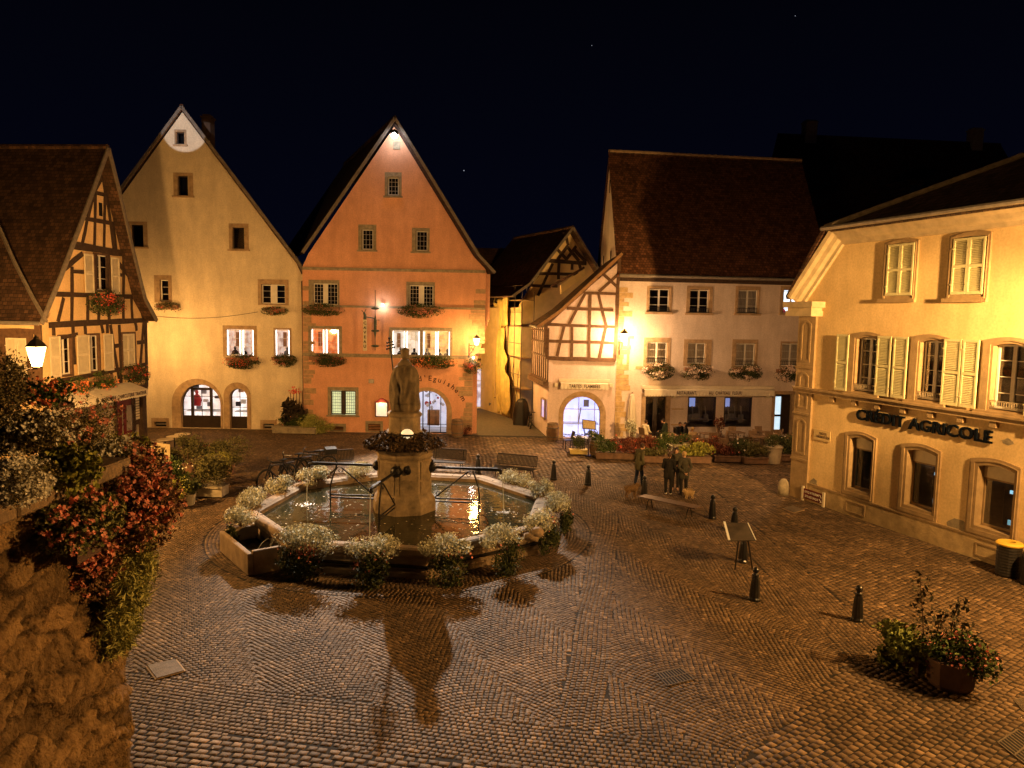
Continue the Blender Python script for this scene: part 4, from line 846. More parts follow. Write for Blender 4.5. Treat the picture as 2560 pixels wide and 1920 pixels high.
for k,((oa,ob_),(ia,ib),yy) in enumerate(gw):
    ro=(U(oa,yy),zg[1],U(ob_,yy),zg[3]); ri=(U(ia,yy)-.05,zg[1]+.3,U(ib,yy)+.03,zg[3]-.2); ri=(ro[0]+.28,ri[1],ro[2]-.16,ri[3]); po=seg_head(ro); pi=seg_head(ri,.1)
    w=surround(H,'window',po,pi,STONE_C,y=-.06,depth=.34); w['label']=('bank window with a teal lit poster','middle bank window of the ground floor','bank window behind the litter bin')[k]
    b=MB(); b.prism(seg_head((ro[0]+.07,ro[1]+.07,ro[2]-.07,ro[3]-.07)),-.09,-.061,0,[seg_head((ri[0]-.1,ri[1]-.1,ri[2]+.1,ri[3]+.1))]); b.obj('moulding',STONE_C,w)
    b=MB(); zbl=ri[3]-.1-.34; b.prism(seg_head((ri[0]+.01,zbl,ri[2]-.01,ri[3]-.01),.09),.2,.24); b.obj('roller_blind',SHUT,w)
    b=MB(); casement(b,(ri[0]+.01,ri[1]+.01,ri[2]-.01,zbl),.22,1,.05); b.obj('frame',STONE_C,w); pane(w,rectp((ri[0]+.04,ri[1]+.04,ri[2]-.04,zbl)),.25)
    room(w,(ri[0],ri[1],ri[2],zbl),.27,mat('bank_room',(.02,.014,.010)) if k else emit('teal_poster_wall',(.16,.34,.30),.55,col2=(.08,.2,.19),scale=2),1.0)
    um=ri[0]+(ri[2]-ri[0])*.68; b=MB(); b.box(um-.05,um+.3,.9,.94,ri[1]+.3,zbl-.2); b.obj('poster_stand',mat('dark_poster',(.08,.035,.025),.5,.6,6),w)
    b=MB()
    for (za,zb_) in ((ri[1]+.15,ri[1]+.3),(zbl-.38,zbl-.28)) if k else (): b.box(um-.12,um+.25,.46,.48,za,zb_)
    if k: b.obj('lit_screen',emit('screen_glow',(.35,.75,1),1.1,col2=(.1,.3,.4),scale=6),w)
    else:
        text('poster_lettering','...........',.2,WHITE_W,w,(um-.2,.49,ri[1]+.5))
    holes.append(po)
for q in ((2117,1262,2164,1299),(2441,1376,2499,1404)):
    ua,ub=U(q[0],q[1]),U(q[2],q[3]); r=(ua,.12,ub,.52); holes.append(rectp(r)); i=(ua+.04,.16,ub-.04,.48); w=surround(H,'cellar_opening',rectp(r),rectp(i),STONE_C,y=-.07); room(w,i,.08,DARKROOM,.3)
    b=MB(); um=(ua+ub)/2; b.box(um-.02,um+.02,.02,.05,.16,.48)
    for k in range(4): b.box(i[0],i[2],.03,.05,.2+k*.07,.215+k*.07)
    b.obj('vent_grille',M_IRON,w)
eZ=10.15; aL=F.p(2100,606); u1_=F.p(2112,600)[0]; zc=F.p(2010,742)[1]; LEN=19.0
wall(H,[(0,0),(LEN,0),(LEN,eZ),(u1_,eZ),(.0,zc)],holes,PL_C)
b=MB(); b.box(0,LEN,1.7,14,0,7); b.obj('core_wall',PL_C,H)
# cornice: level gutter cornice then raking down to the corner kneeler
prof=[(0,-.02),(-.10,.0),(-.12,.12),(-.24,.2),(-.30,.34),(-.42,.42),(-.46,.56),(0,.56)]
def sweep(path):
    vs=[];fs=[]; n=len(prof)
    for i,(u,z) in enumerate(path):
        d0=Vector(path[i])-Vector(path[i-1]) if i>0 else Vector(path[1])-Vector(path[0]); d1=Vector(path[i+1])-Vector(path[i]) if i<len(path)-1 else d0
        nv=Vector((-(d0.normalized()+d1.normalized()).y,(d0.normalized()+d1.normalized()).x)).normalized(); c=max(.5,nv.dot(Vector((-d0.normalized().y,d0.normalized().x))))
        for (yy,h) in prof: vs.append((u+nv.x*h/c,yy,z+nv.y*h/c))
    for i in range(len(path)-1):
        for j in range(n): fs.append((i*n+j,(i+1)*n+j,(i+1)*n+(j+1)%n,i*n+(j+1)%n))
    fs.append(tuple(range(n))); fs.append(tuple(reversed(range(n*(len(path)-1),n*len(path))))); return vs,fs
b=MB(); b.add(*sweep([(.15,zc-.35),(u1_,eZ-.45),(LEN,eZ-.45)])); b.obj('cornice',mat('cornice_stone',(.52,.41,.25),.8,.2,3,.3,20,stain=.35),H)
b=MB(); b.box(-.15,1.15,-.5,-.0,zc-.55,zc-.42); b.box(-.3,1.3,-.62,-.0,zc-.42,zc-.2); b.box(-.2,1.2,-.55,0,zc-.75,zc-.55); b.obj('kneeler',MATS['cornice_stone'],H)
# string course with little brackets
zs1=quadr(Z8(250,296),Z8(900,400),Z8(250,325),Z8(900,430)); zsc=zt[1]-.07
b=MB(); b.box(0,LEN,-.16,-.0,zsc-.14,zsc); b.box(0,LEN,-.22,-.0,zsc,zsc+.07)
u=1.9
while u<LEN: b.box(u,u+.2,-.12,0,zsc-.32,zsc-.14); u+=1.05
b.obj('string_course',STONE_C,H)
b=MB(); b.box(.02,.95,-.09,-.0,0,zc-.75); 
for z in (1.5,3.3,5.1,7.1): b.box(-.01,.98,-.12,-.09,z,z+.08)
for z0,z1 in ((1.75,3.15),(3.55,4.95),(5.35,6.95)): b.prism(seg_head((.22,z0,.75,z1),.15),-.11,-.09,0,[seg_head((.3,z0+.08,.67,z1-.08),.12)])
b.obj('pilaster',STONE_C,H)
b=MB(); b.box(.96,LEN,-.05,-.0,0,.66); b.prism([(0,.0),(0,.0)],0,0) if False else None; b.obj('plinth',mat('plinth_stone',(.45,.33,.17),.9,.3,3,.7,14,stain=.5),H)
b=MB(); b.box(.96,LEN,-.075,-.0,.66,.71); b.obj('plinth_cap',STONE_C,H)
rg=random.Random(2)
for (px,py,rx,rz_) in ((2034,1212,.22,.28),(2395,1321,.42,.28),(2090,1236,.1,.1),(2520,1105,.2,.1)):
    u,z=F.p(px,py); b=MB(); b.prism([(u+rx*math.cos(t)*rg.uniform(.7,1.1),z+rz_*math.sin(t)*rg.uniform(.7,1.1)) for t in np.arange(0,2*PI,.4)],-.006,.0); b.obj('bare_patch',STONE2,H)
# roof: clipped gable end
ax,ay,az=9.6,7.0,14.2
b=MB(); b.slab([(u1_-.45,-.5,eZ+.12),(LEN,-.5,eZ+.12),(LEN,ay,az),(ax,ay,az)],.15); b.obj('roof',tilemat('bank_tiles',(.10,.06,.035),'x'),H)
b=MB(); b.slab([(.0-.3,-.45,zc-.1),(u1_-.45,-.5,eZ+.12),(ax,ay,az),(ax,18,az),(-.3,18,zc-.1)][::-1],.15); b.obj('roof',T_Y,H)
b=MB(); a=Vector((u1_-.45,-.5,eZ+.15)); c=Vector((ax,ay,az)); n=26
for k in range(n): b.tube([a.lerp(c,k/n),a.lerp(c,(k+1.05)/n)+Vector((0,0,.03))],[.13,.1],8)
b.obj('ridge_tiles',STONE2,H)
b=MB(); b.tube([(u1_-.5,-.62,eZ+.12),(LEN,-.62,eZ+.12)],.08,8); b.obj('gutter',ZINC,H)
# raised lettering
a=F.p(2144,1040);c=F.p(2484,1097); L_=c[0]-a[0]; zL=(F.p(2150,1040)[1]+F.p(2475,1096)[1])/2
sg=thing('bank_sign','raised dark capital letters CREDIT AGRICOLE standing off the bank wall','sign',F.w((a[0]+c[0])/2,0,zL),F.a)
text('sign_lettering','CR\u00c9DIT AGRICOLE',.52,mat('sign_navy',(.006,.008,.012),1,.1,3,0,30,spec=0),sg,(0,-.06,.03),(PI/2,0,0),.03,.009,1.0,'CENTER',L_)
b=MB()
for k in range(8): u=-L_/2+.15+(L_-.3)*k/7; b.tube([(u,-.03,-.05),(u,0,-.05)],.012,5)
b.obj('stand_off',M_IRON,sg)
def atX(px,py,X):
    d=ray(px,py); t=X/d.x; return Vector((X,d.y*t,CAMH+d.z*t))
# ================================================================ half-timbered house on the left
H=house('half_timbered_house','apricot half-timbered gabled house with butcher shop awning at the left of the square',FL)
F=FL; holes=[]
def Z1(*a): return tuple(v*.3617+(0 if i%2==0 else 240) for i,v in enumerate(a))
def Z2(*a): return tuple(v*.3014+(0 if i%2==0 else 640) for i,v in enumerate(a))
LW=F.p(368,960)[0]; zb=F.p(260,985)[1]; zg=F.p(240,806)[1]; a0=F.p(114,806)[0]; apx=F.p(263,405)
# openings: upper window, three first-floor windows
def lwin(label,ri,fr=.09,leaf=2,lit=False,rows=3,closed=False):
    ro=(ri[0]-fr,ri[1]-fr,ri[2]+fr,ri[3]+fr); w=surround(H,'window',rectp(ro),rectp(ri),TIMBER_T,y=-.04)
    if label: w['label']=label
    if closed:
        um=(ri[0]+ri[2])/2; shutter(w,(ri[0],ri[1],um-.01,ri[3]),-.03,.04); shutter(w,(um+.01,ri[1],ri[2],ri[3]),-.03,.04); b=MB(); b.box(ri[0],ri[2],.05,.08,ri[1],ri[3]); b.obj('shutter_back',SHUT,w); return rectp(ro)
    b=MB(); um=(ri[0]+ri[2])/2; casement(b,(ri[0],ri[1],um,ri[3]),.08,rows,.05); casement(b,(um,ri[1],ri[2],ri[3]),.08,rows,.05); b.obj('frame',WHITE_W,w); pane(w,rectp((ri[0]+.03,ri[1]+.03,ri[2]-.03,ri[3]-.03)),.1)
    b=MB(); 
    for k in range(20):
        ua=ri[0]+(ri[2]-ri[0])*k/20;ub=ri[0]+(ri[2]-ri[0])*(k+1)/20; b.add([(ua,.2+.02*math.sin(k*2.1),ri[1]),(ub,.2+.02*math.sin(k*2.1+2.1),ri[1]),(ub,.2+.02*math.sin(k*2.1+2.1),ri[3]),(ua,.2+.02*math.sin(k*2.1),ri[3])],[(0,1,2,3)])
    b.obj('curtain',CURT,w); room(w,ri,.25,DARKROOM,.4); return rectp(ro)
r=F.r(236,638,272,726); holes.append(lwin('upper window between open cream shutters',r,.08))
zw0=F.p(200,935)[1];zw1=F.p(200,838)[1]
r1=(F.p(149,900)[0],zw0+.05,F.p(178,900)[0],zw1-.03); r2=(F.p(221,900)[0],zw0+.05,F.p(247,900)[0],zw1-.03); r3=(F.p(306,870)[0],zw0+.05,F.p(336,870)[0],zw1-.03)
holes+= [lwin(None,r1),lwin(None,r2),lwin('window closed by cream louvred shutters',r3,closed=True)]
r=F.r(208,635,230,732); shutter(H,r,-.1,.04); r=F.r(275,644,295,735); shutter(H,r,-.1,.04)
for xa,xb in ((121,148),(190,221),(257,280)): shutter(H,(F.p(xa,900)[0],zw0,F.p(xb,900)[0],zw1),-.1,.04)
wall(H,[(a0,zb),(LW,zb),(LW,zg),(apx[0],apx[1]),(a0,zg)],holes,PL_L)
seg=[Z1(648,665,770,697),Z1(578,845,824,890),Z1(495,1030,862,1092)+(.32,),Z1(378,1372,945,1388)+(.2,),Z1(308,1585,1022,1550)+(.24,),Z1(655,680,652,1035),Z1(722,690,716,1050),Z1(735,700,785,1060),Z1(600,860,568,1020),Z1(640,690,605,840),Z1(700,520,728,690),Z1(722,520,650,665),Z1(780,890,800,1065),Z1(495,1180,495,1560),Z1(605,1390,603,1560),Z1(437,1395,400,1560),Z1(682,1390,680,1560),Z1(752,1390,752,1560),Z1(850,1110,850,1550),Z1(905,1395,912,1545),Z1(950,1395,990,1545),Z1(568,1090,442,1195)+(.22,),Z1(812,1150,885,1245)+(.2,),Z1(885,1240,930,1340)+(.2,),Z1(500,1215,575,1220),Z1(812,1235,850,1240),Z1(660,1090,660,1390),Z1(745,1095,745,1390)]
seg+=[Z2(330,1068,1215,898)+(.2,),Z2(375,700,640,650),Z2(480,1205,1222,1085)+(.34,),Z2(600,560,615,900),Z2(700,560,705,650),Z2(835,560,850,640),Z2(885,560,890,640),Z2(915,570,1000,1110),Z2(985,570,1005,1100),Z2(1120,550,1130,620),Z2(1190,550,1160,910),Z2(925,750,1010,738)+(.2,),Z2(1135,720,1205,712)+(.2,),Z2(1205,545,1215,1085)+(.22,),Z2(460,1060,470,1210),Z2(785,1000,790,1150),Z2(920,950,935,1130),Z2(1070,930,1075,1110),Z2(330,620,325,1070)+(.24,),Z2(440,590,440,660)]
timbers(H,F,seg,.17,TIMBER)
r=F.r(247,507,255,540); b=MB(); b.box(r[0],r[2],-.02,0,r[1],r[3]); b.obj('gable_slit',DARKROOM,H)
# ground floor set back under the jetty, with door
b=MB(); b.box(a0-.3,LW-.2,.3,.6,0,zb-.02); b.obj('lower_wall',mat('shop_stone_cladding',(.42,.34,.25),.85,.2,3,.3,20),H)
d0=F.p(289,1050,.3)[0];d1=F.p(325,1050,.3)[0]
b=MB(); b.box(d0,d1,.22,.3,0,zb-.5); b.obj('door',mat('dark_red_door',(.11,.012,.015),.45,.3,4),H)
dr=[o for o in H.children if o.name.startswith('door')][-1]; b=MB(); b.box(d0+.35,d0+.39,.17,.2,.3,zb-.8); b.box(d0+.75,d0+1.5,.2,.219,1.0,zb-.8); b.ball((d1-.3,.17,1.1),.05,8); b.obj('door_fitting',ZINC,dr)
b=MB(); b.box(d1,d1+.35,.2,.32,0,zb-.1); b.box(LW-.35,LW-.02,.05,.35,0,zb); b.box(d1+.35,LW-.35,.22,.34,1.2,1.4); b.box(d0-.12,d0,.2,.3,0,zb-.3); b.obj('door_post',TIMBER,H)
pl=thing('price_board','tall cream notice board with lines of text between dark posts of the butcher shop',"notice board",F.w((d1+LW)/2+.02,.26,1.45),F.a); b=MB(); b.box(-.22,.22,-.03,.0,0,zb-1.75); b.obj('board',SHUT,pl)
b=MB()
for k in range(9): b.box(-.16,.16,-.036,-.031,.12+k*.13,.15+k*.13)
b.obj('lettering',LET,pl)
# roofs
eLf=F.p(107,806,-.55); eRt=F.p(391,800,-.55); k1=F.p(362,746,-.55); k2=F.p(331,622,-.55); ap2=F.p(270,371,-.55)
LT=T_LX
roof_pair(H,[(F.p(205,545,-.55)),(F.p(150,690,-.55)),(eLf[0]-.1,eLf[1])],(ap2[0],ap2[1]+.05),[F.p(301,492,-.55),k2,k1,(eRt[0],eRt[1])],-.55,12,tilemat('left_house_tiles',(.085,.045,.025),'y',.18,.15),th=.1,vw=.2)
b=MB(); b.tube([(eLf[0]-.15,-.5,eLf[1]-.05),(eLf[0]-.15,6,eLf[1]-.05)],.07,8); b.obj('gutter',ZINC,H)
# wing facing the square at the far left
FW=Frame(-24.5,29.2,0)
H2=house('side_wing','low side wing with hipped tile roof and closed cream shutters behind the big lantern',FW)
F=FW; hl=F.p(100,900)[0]; ze=F.p(50,806)[1]; holes=[]
ri=F.r(17,845,69,953); w=surround(H2,'window',rectp((ri[0]-.14,ri[1]-.1,ri[2]+.14,ri[3]+.16)),rectp(ri),TIMBER_T,y=-.04); holes.append(rectp((ri[0]-.14,ri[1]-.1,ri[2]+.14,ri[3]+.16)))
um=(ri[0]+ri[2])/2; shutter(w,(ri[0],ri[1],um-.01,ri[3]),-.03,.04); shutter(w,(um+.01,ri[1],ri[2],ri[3]),-.03,.04); b=MB(); b.box(ri[0],ri[2],.05,.08,ri[1],ri[3]); b.obj('shutter_back',SHUT,w)
wall(H2,[(0,0),(hl,0),(hl,ze),(0,ze)],holes,PL_L)
b=MB(); b.box(hl-.02,hl+.02,.02,.6,0,ze); b.obj('side_wall',PL_L,H2)
timbers(H2,F,[(0,828,95,828,.22),(95,812,97,1000,.26),(4,830,4,1000),(78,835,82,1000)],.17,TIMBER_T)
b=MB(); ez=ze+.05
def wp(px,py):
    d=F.I.to_3x3()@ray(px,py); C=F.I@Vector((0,0,CAMH)); n=Vector((0,-2.7,1)); P0=Vector((0,-.35,ez)); t=(P0-C).dot(n)/d.dot(n); return C+d*t
b.slab([wp(-160,806),wp(115,804),wp(80,742),wp(35,655),wp(-3,568),wp(-160,430)],.12); b.obj('roof',T_LX if False else tilemat('wing_tiles',(.07,.038,.022),'x',.18,.15),H2)
b=MB(); e=[wp(115,804),wp(80,742),wp(35,655),wp(-3,568),wp(-40,505)]
for p_,q_ in zip(e,e[1:]): b.bar(p_+Vector((.03,-.03,0)),q_+Vector((.03,-.03,0)),.1,.1)
b.obj('verge_board',VERGE,H2)
b=MB(); b.tube([(0,-.45,ze),(hl+.3,-.45,ze)],.07,8); b.obj('gutter',ZINC,H2)
# ================================================================ awnings
CANV=mat('awning_canvas',(.68,.60,.46),.85,.08,5,.1,60); CANVG=mat('awning_underside',(.30,.27,.22),.9,.1,5)
def awning(name,label,F,u0,u1,z,out,drop,vh,body,size,y0=-.05,splits=(),tw=None,box=True,slope=None,cat='awning',bodies=None):
    t=thing(name,label,cat,F.w((u0+u1)/2,y0,z),F.a); w=(u1-u0)/2
    if box:
        b=MB(); b.box(-w-.08,w+.08,-.16,.0,.0,.16); b.obj('cassette',CANV,t)
    b=MB(); b.slab([(-w,-out,-drop),(w,-out,-drop),(w,-.02,.02),(-w,-.02,.02)],.02); b.obj('canopy',CANV,t)
    n=int((u1-u0)/.17); vs=[];fs=[]
    for k in range(n*6+1):
        x=-w+2*w*k/(n*6); s=abs(math.sin(PI*k/6)); vs+=[(x,-out-.015,-drop-.01),(x,-out-.015-.01*math.sin(k*.9),-drop-vh-.05*s),(x,-out,-drop-.01),(x,-out-.01*math.sin(k*.9),-drop-vh-.05*s)]
    for k in range(n*6): a=4*k;c=a+4; fs+=[(a,c,c+1,a+1),(a+2,a+3,c+3,c+2),(a+1,c+1,c+3,a+3)]
    b=MB(); b.add(vs,fs); b.obj('valance',CANV,t)
    for (bd,x,ww) in (bodies or [(body,0,tw)]): text('awning_lettering',bd,size,LET,t,(x,-out-.035,-drop-vh*.52),(PI/2,0,0),.002,.004,1.1,'CENTER',ww)
    b=MB()
    for x in (-w+.1,w-.1): b.bar((x,-.05,-.1),(x,-out+.04,-drop-.04),.04,.04)
    b.obj('folding_arm',ZINC,t)
    return t
F=FR; r=F.r(1606.5,966,1929,973.5); zA=r[3]
awning('awning','long cream restaurant awning lettered RESTAURANT AU CHATEAU FLEURI',F,r[0],r[2],zA-.12,.34,.07,.3,'',.26,bodies=[('RESTAURANT',-1.45,1.15),('AU  CH\u00c2TEAU  FLEURI',.9,2.0)])
F=FT; r=F.r(1401,950,1520,960); awning('awning','small cream awning lettered TARTES FLAMBEES over the violet arch',F,r[0],r[2],r[3]-.1,.32,.08,.28,'TARTES  FLAMB\u00c9ES',.26,tw=1.75)
F=FL; ua=F.p(243,1012,-.9)[0]; ub=F.p(367,983,-.9)[0]; zA=F.p(300,987,-.9)[1]
awning('awning','butcher shop awning with worn lettering BOUCHERIE CHARCUTERIE TRAITEUR',F,ua,ub,zA+.35,.9,.3,.26,'BOUCHERIE CHARCUTERIE TRAITEUR',.24,tw=(ub-ua)*.9,box=False)
uc=F.p(185,1030,-.9)[0]; awning('awning','shorter plain awning beside the butcher lettering, half hidden by plants',F,uc,ua-.12,zA+.35,.9,.3,.26,'~  ~  ~',.2,box=False)
for px,py,F_,lab in ((1390.5,962,FT,'left'),(1527,963,FT,'right'),(1684,991,FR,'left'),(1917,991,FR,'right')):
    u,z=F_.p(px,py); t=thing('wall_spotlight','small pale box lamp %s the %s awning'%('left of' if lab=='left' else 'right of','TARTES FLAMBEES' if F_ is FT else 'restaurant'),'lamp',F_.w(u,-.1,z),F_.a); b=MB(); b.box(-.1,.1,-.08,.08,-.1,.1); b.box(-.08,.08,-.085,-.081,-.08,.08); b.obj('housing',SHUT,t); b=MB(); b.bar((0,.08,0),(0,.1,0),.05,.05); b.obj('bracket',M_IRON,t)
# ================================================================ fountain
ft=thing('fountain','octagonal stone fountain basin with central pillar, iron spouts and side trough','fountain',FC_C,0)
FST=mat('fountain_sandstone',(.28,.20,.12),.8,.35,2.2,.7,18,stain=.5); FST2=mat('pillar_sandstone',(.27,.195,.105),.85,.45,3.2,1.0,14,stain=.75)
def ring(b,prof,n,a0,m=0):
    vs=[];fs=[];k=len(prof)
    for j in range(n):
        a=a0+2*PI*j/n
        for (r,z) in prof: vs.append((r*math.cos(a),r*math.sin(a),z))
    for j in range(n):
        for i in range(k): fs.append((j*k+i,((j+1)%n)*k+i,((j+1)%n)*k+(i+1)%k,j*k+(i+1)%k))
    b.add(vs,fs,m)
A0r=R(-75)
b=MB(); ring(b,[(4.5,.0),(5.02,.0),(5.02,.15),(4.93,.19),(4.88,.2),(4.86,.5),(4.9,.54),(4.98,.57),(5.0,.64),(4.99,.76),(4.9,.80),(4.62,.79),(4.55,.74),(4.5,.72)],8,A0r); o=b.obj('basin',FST,ft)
mod=o.modifiers.new('bevel','BEVEL'); mod.width=.015; mod.segments=2; mod.limit_method='ANGLE'
b=MB()
for k in range(8):
    for j in range(1,4):
        a=A0r+k*PI/4; c=a+PI/4; t=j/4+.03*((k*7+j*3)%5-2); p=Vector((math.cos(a),math.sin(a)))*(1-t)+Vector((math.cos(c),math.sin(c)))*t; n_=p.normalized(); b.bar((p.x*4.6,p.y*4.6,.796),(p.x*4.995,p.y*4.995,.79),.012,.012)
b.obj('coping_joints',DARKROOM,ft)
b=MB()
ring(b,[(5.035,.285),(5.035,.325),(4.84,.325),(4.84,.285)],8,A0r); 
for k in range(8): a=A0r+k*PI/4; b.ball((5.03*math.cos(a),5.03*math.sin(a),.305),.05,8)
b.obj('iron_band',M_IRON,ft)
# pillar
def octo(b,prof,n=8,a0=R(-97),m=0): ring_=[(r,z) for r,z in prof]; vs=[];fs=[]; k=len(prof)
def olathe(b,prof,n=8,a0=R(-97)):
    vs=[];fs=[]
    for (r,z) in prof: vs+=[(r*math.cos(a0+2*PI*j/n),r*math.sin(a0+2*PI*j/n),z) for j in range(n)]
    for i in range(len(prof)-1): fs+=[(i*n+j,i*n+(j+1)%n,(i+1)*n+(j+1)%n,(i+1)*n+j) for j in range(n)]
    fs.append(tuple(reversed(range(n)))); fs.append(tuple((len(prof)-1)*n+j for j in range(n))); b.add(vs,fs)
b=MB(); olathe(b,[(1.06,0),(1.06,.35),(1.04,.95),(.98,1.08),(.93,1.14),(.90,1.2),(.89,1.9),(.88,2.32),(.93,2.36),(.95,2.44),(.9,2.48),(.98,2.56),(1.08,2.66)]); o=b.obj('pillar',FST2,ft)
mod=o.modifiers.new('bevel','BEVEL'); mod.width=.02; mod.segments=2; mod.limit_method='ANGLE'
b=MB()
for k in range(8):
    a=R(-97)+k*PI/4+PI/8; n_=Vector((math.cos(a),math.sin(a),0)); s_=Vector((-n_.y,n_.x,0)); ap_=.889*math.cos(PI/8)
    c=n_*(ap_+.03)
    for z0,z1 in ((1.24,1.64),(1.69,2.26)):
        b.add([c-s_*.24+Vector((0,0,z0)),c+s_*.24+Vector((0,0,z0)),c+s_*.24+Vector((0,0,z1)),c-s_*.24+Vector((0,0,z1)),c-s_*.24+Vector((0,0,z0))-n_*.05,c+s_*.24+Vector((0,0,z0))-n_*.05,c+s_*.24+Vector((0,0,z1))-n_*.05,c-s_*.24+Vector((0,0,z1))-n_*.05],((0,1,2,3),(0,4,5,1),(1,5,6,2),(2,6,7,3),(3,7,4,0)))
b.obj('pillar_panel',FST2,ft)
for k in range(0,8,2):
    b=MB(); a=R(-97)+k*PI/4+PI/8
    n_=Vector((math.cos(a),math.sin(a),0)); c=n_*.9+Vector((0,0,2.02)); b.ball(c,.1,9,0,(1,1,1.2)); b.bar(c+Vector((0,0,.02)),c+n_*.1+Vector((0,0,-.04)),.1,.12); b.ball(c+Vector((0,0,.12)),.06,8); b.obj('mask_spout',M_IRON,ft)
# leafy roof of the pillar
b=MB(); olathe(b,[(1.1,2.64),(1.3,2.70),(1.27,2.78),(1.05,2.92),(.72,3.08),(.62,3.14)]); b.obj('pillar_roof',mat('mossy_stone',(.07,.05,.03),.95,.5,6,1,14),ft)
rg=rngs(31); n=2600; a=rg.uniform(0,2*PI,n); t=rg.uniform(0,1,n)**.6; rr=.62+t*.72; oct_=np.cos(PI/8)/np.cos(((a-R(-97))%(PI/4))-PI/8); rr=rr*oct_/np.cos(PI/8)*.96; P=np.stack([rr*np.cos(a),rr*np.sin(a),3.15-t*.42+rg.normal(size=n)*.02],1)
leaves('stone_leaves',P,.13,leafmat('dead_leaf',(.03,.02,.012),(.16,.10,.05)),ft,5,.45,droop=.2)
b=MB(); olathe(b,[(.60,3.1),(.60,3.18),(.53,3.22),(.52,3.64),(.58,3.69),(.58,3.76),(.5,3.80)]); o=b.obj('pedestal',FST2,ft); mod=o.modifiers.new('bevel','BEVEL'); mod.width=.015; mod.limit_method='ANGLE'
# iron spouts: pipe, frame
def spout(ang,L_=3.15,z=2.0,name='spout_pipe'):
    a=R(ang); d=Vector((math.cos(a),math.sin(a),0)); s=Vector((-d.y,d.x,0)); Z=Vector((0,0,1))
    b=MB(); b.tube([d*.85+Z*z,d*(L_-.7)+Z*z,d*(L_-.65)+Z*z],[.045,.045,.045],8); b.tube([d*(L_-.75)+Z*z,d*(L_-.1)+Z*z,d*L_+Z*(z-.02)],[.06,.06,.045],8); b.tube([d*L_+Z*z,d*(L_+.01)+Z*(z-.14)],.04,8)
    b.ball(d*.88+Z*z,.17,12); b.tube([d*.84+Z*z,d*.95+Z*z],[.2,.17],12); o=b.obj('spout_pipe',M_IRON,ft)
    b=MB(); q=2.25
    pts=[d*(q+.02)+Z*(z-.05)]
    for k in range(9): t=k/8; pts.append(d*(q+.0+.22*math.sin(t*PI*.6))+Z*(z-.08-1.05*t)+s*(.0))
    b.tube(pts,.028,6); b.tube([pts[-1],pts[-1]-Z*.45],.03,6)
    for zz in (.98,.88): b.tube([pts[-1]*1+Z*(zz-pts[-1].z),d*.9+Z*zz],.026,6)
    b.tube([d*(q-.15)+Z*(z-.1),d*1.0+Z*1.0],.022,6)
    for (c,r0) in ((d*(q-.12)+Z*(z-.2),.13),(d*1.12+Z*1.12,.11)):
        sp_=[]
        for k in range(20): t=k/19*2.4*PI; rr=r0*(1-k/24); sp_.append(c+d*rr*math.cos(t)+Z*rr*math.sin(t))
        b.tube(sp_,.014,5)
    b.obj('spout_frame',M_IRON,ft)
    zw=.6; b=MB(); n=14; b.tube([d*(L_+.02+.16*(k/n)**.5*.6)+Z*(z-.12-(z-.12-zw)*(k/n)**1.0) for k in range(n+1)],[.016]*(n+1),6); b.obj('water_jet',JET,ft,True)
    c=d*(L_+.12); b=MB(); rg_=random.Random(int(ang)+99)
    for k in range(70): t=rg_.uniform(0,2*PI); rr=abs(rg_.gauss(0,.16)); b.ball(c+Vector((math.cos(t)*rr*1.3,math.sin(t)*rr,zw+rg_.uniform(0,.02))),rg_.uniform(.008,.028),5,0,(1,1,.5))
    b.obj('splash',FOAM,ft)
JET=mat('falling_water',(.55,.55,.5),.15,.1,8,0,30,spec=.9); FOAM=mat('water_foam',(.8,.82,.85),.3,.05,8)
for a in (176,-5,-99,86): spout(a)
# side trough
n_=Vector((-.793,-.609,0)); t_=Vector((.609,-.793,0))
def tq(n0,n1,t0,t1,z0,z1,b,m=0):
    P=[n_*n0+t_*t0,n_*n1+t_*t0,n_*n1+t_*t1,n_*n0+t_*t1]; b.add([p+Vector((0,0,z0)) for p in P]+[p+Vector((0,0,z1)) for p in P],((0,3,2,1),(4,5,6,7),(0,1,5,4),(1,2,6,5),(2,3,7,6),(3,0,4,7)),m)
b=MB(); tq(5.5,5.64,-.75,1.78,0,.60,b); tq(4.55,5.499,-.75,-.62,0,.64,b); tq(4.55,5.499,1.64,1.78,0,.66,b); tq(4.5,5.5,-.61,1.63,0,.12,b); o=b.obj('trough',FST,ft); mod=o.modifiers.new('bevel','BEVEL'); mod.width=.03; mod.segments=2
b=MB(); tq(4.62,5.495,-.61,1.63,.25,.26,b); b.obj('trough_water',mat('black_water',(.01,.009,.006),.08,.1,3,spec=.6),ft)
b=MB(); c0=n_*4.5; b.tube([c0+t_*-1.3+Vector((0,0,.74)),c0+t_*.3+Vector((0,0,.76)),c0+t_*1.75+Vector((0,0,.72))],[.13,.14,.13],12); b.obj('round_coping',FST,ft,True)
b=MB(); p=n_*4.6+t_*.75; b.add([p+t_*-.25+Vector((0,0,.58)),p+t_*.2+Vector((0,0,.7)),p+t_*.25+n_*.18+Vector((0,0,.36)),p+n_*.35+Vector((0,0,.42))],((0,1,2,3),)); b.obj('overflow_lip',M_IRON,ft)
b=MB(); b.tube([p+n_*(.12+.35*k/6)+Vector((0,0,.6-.32*(k/6)**2)) for k in range(7)],.012,6); b.obj('water_jet',JET,ft,True)
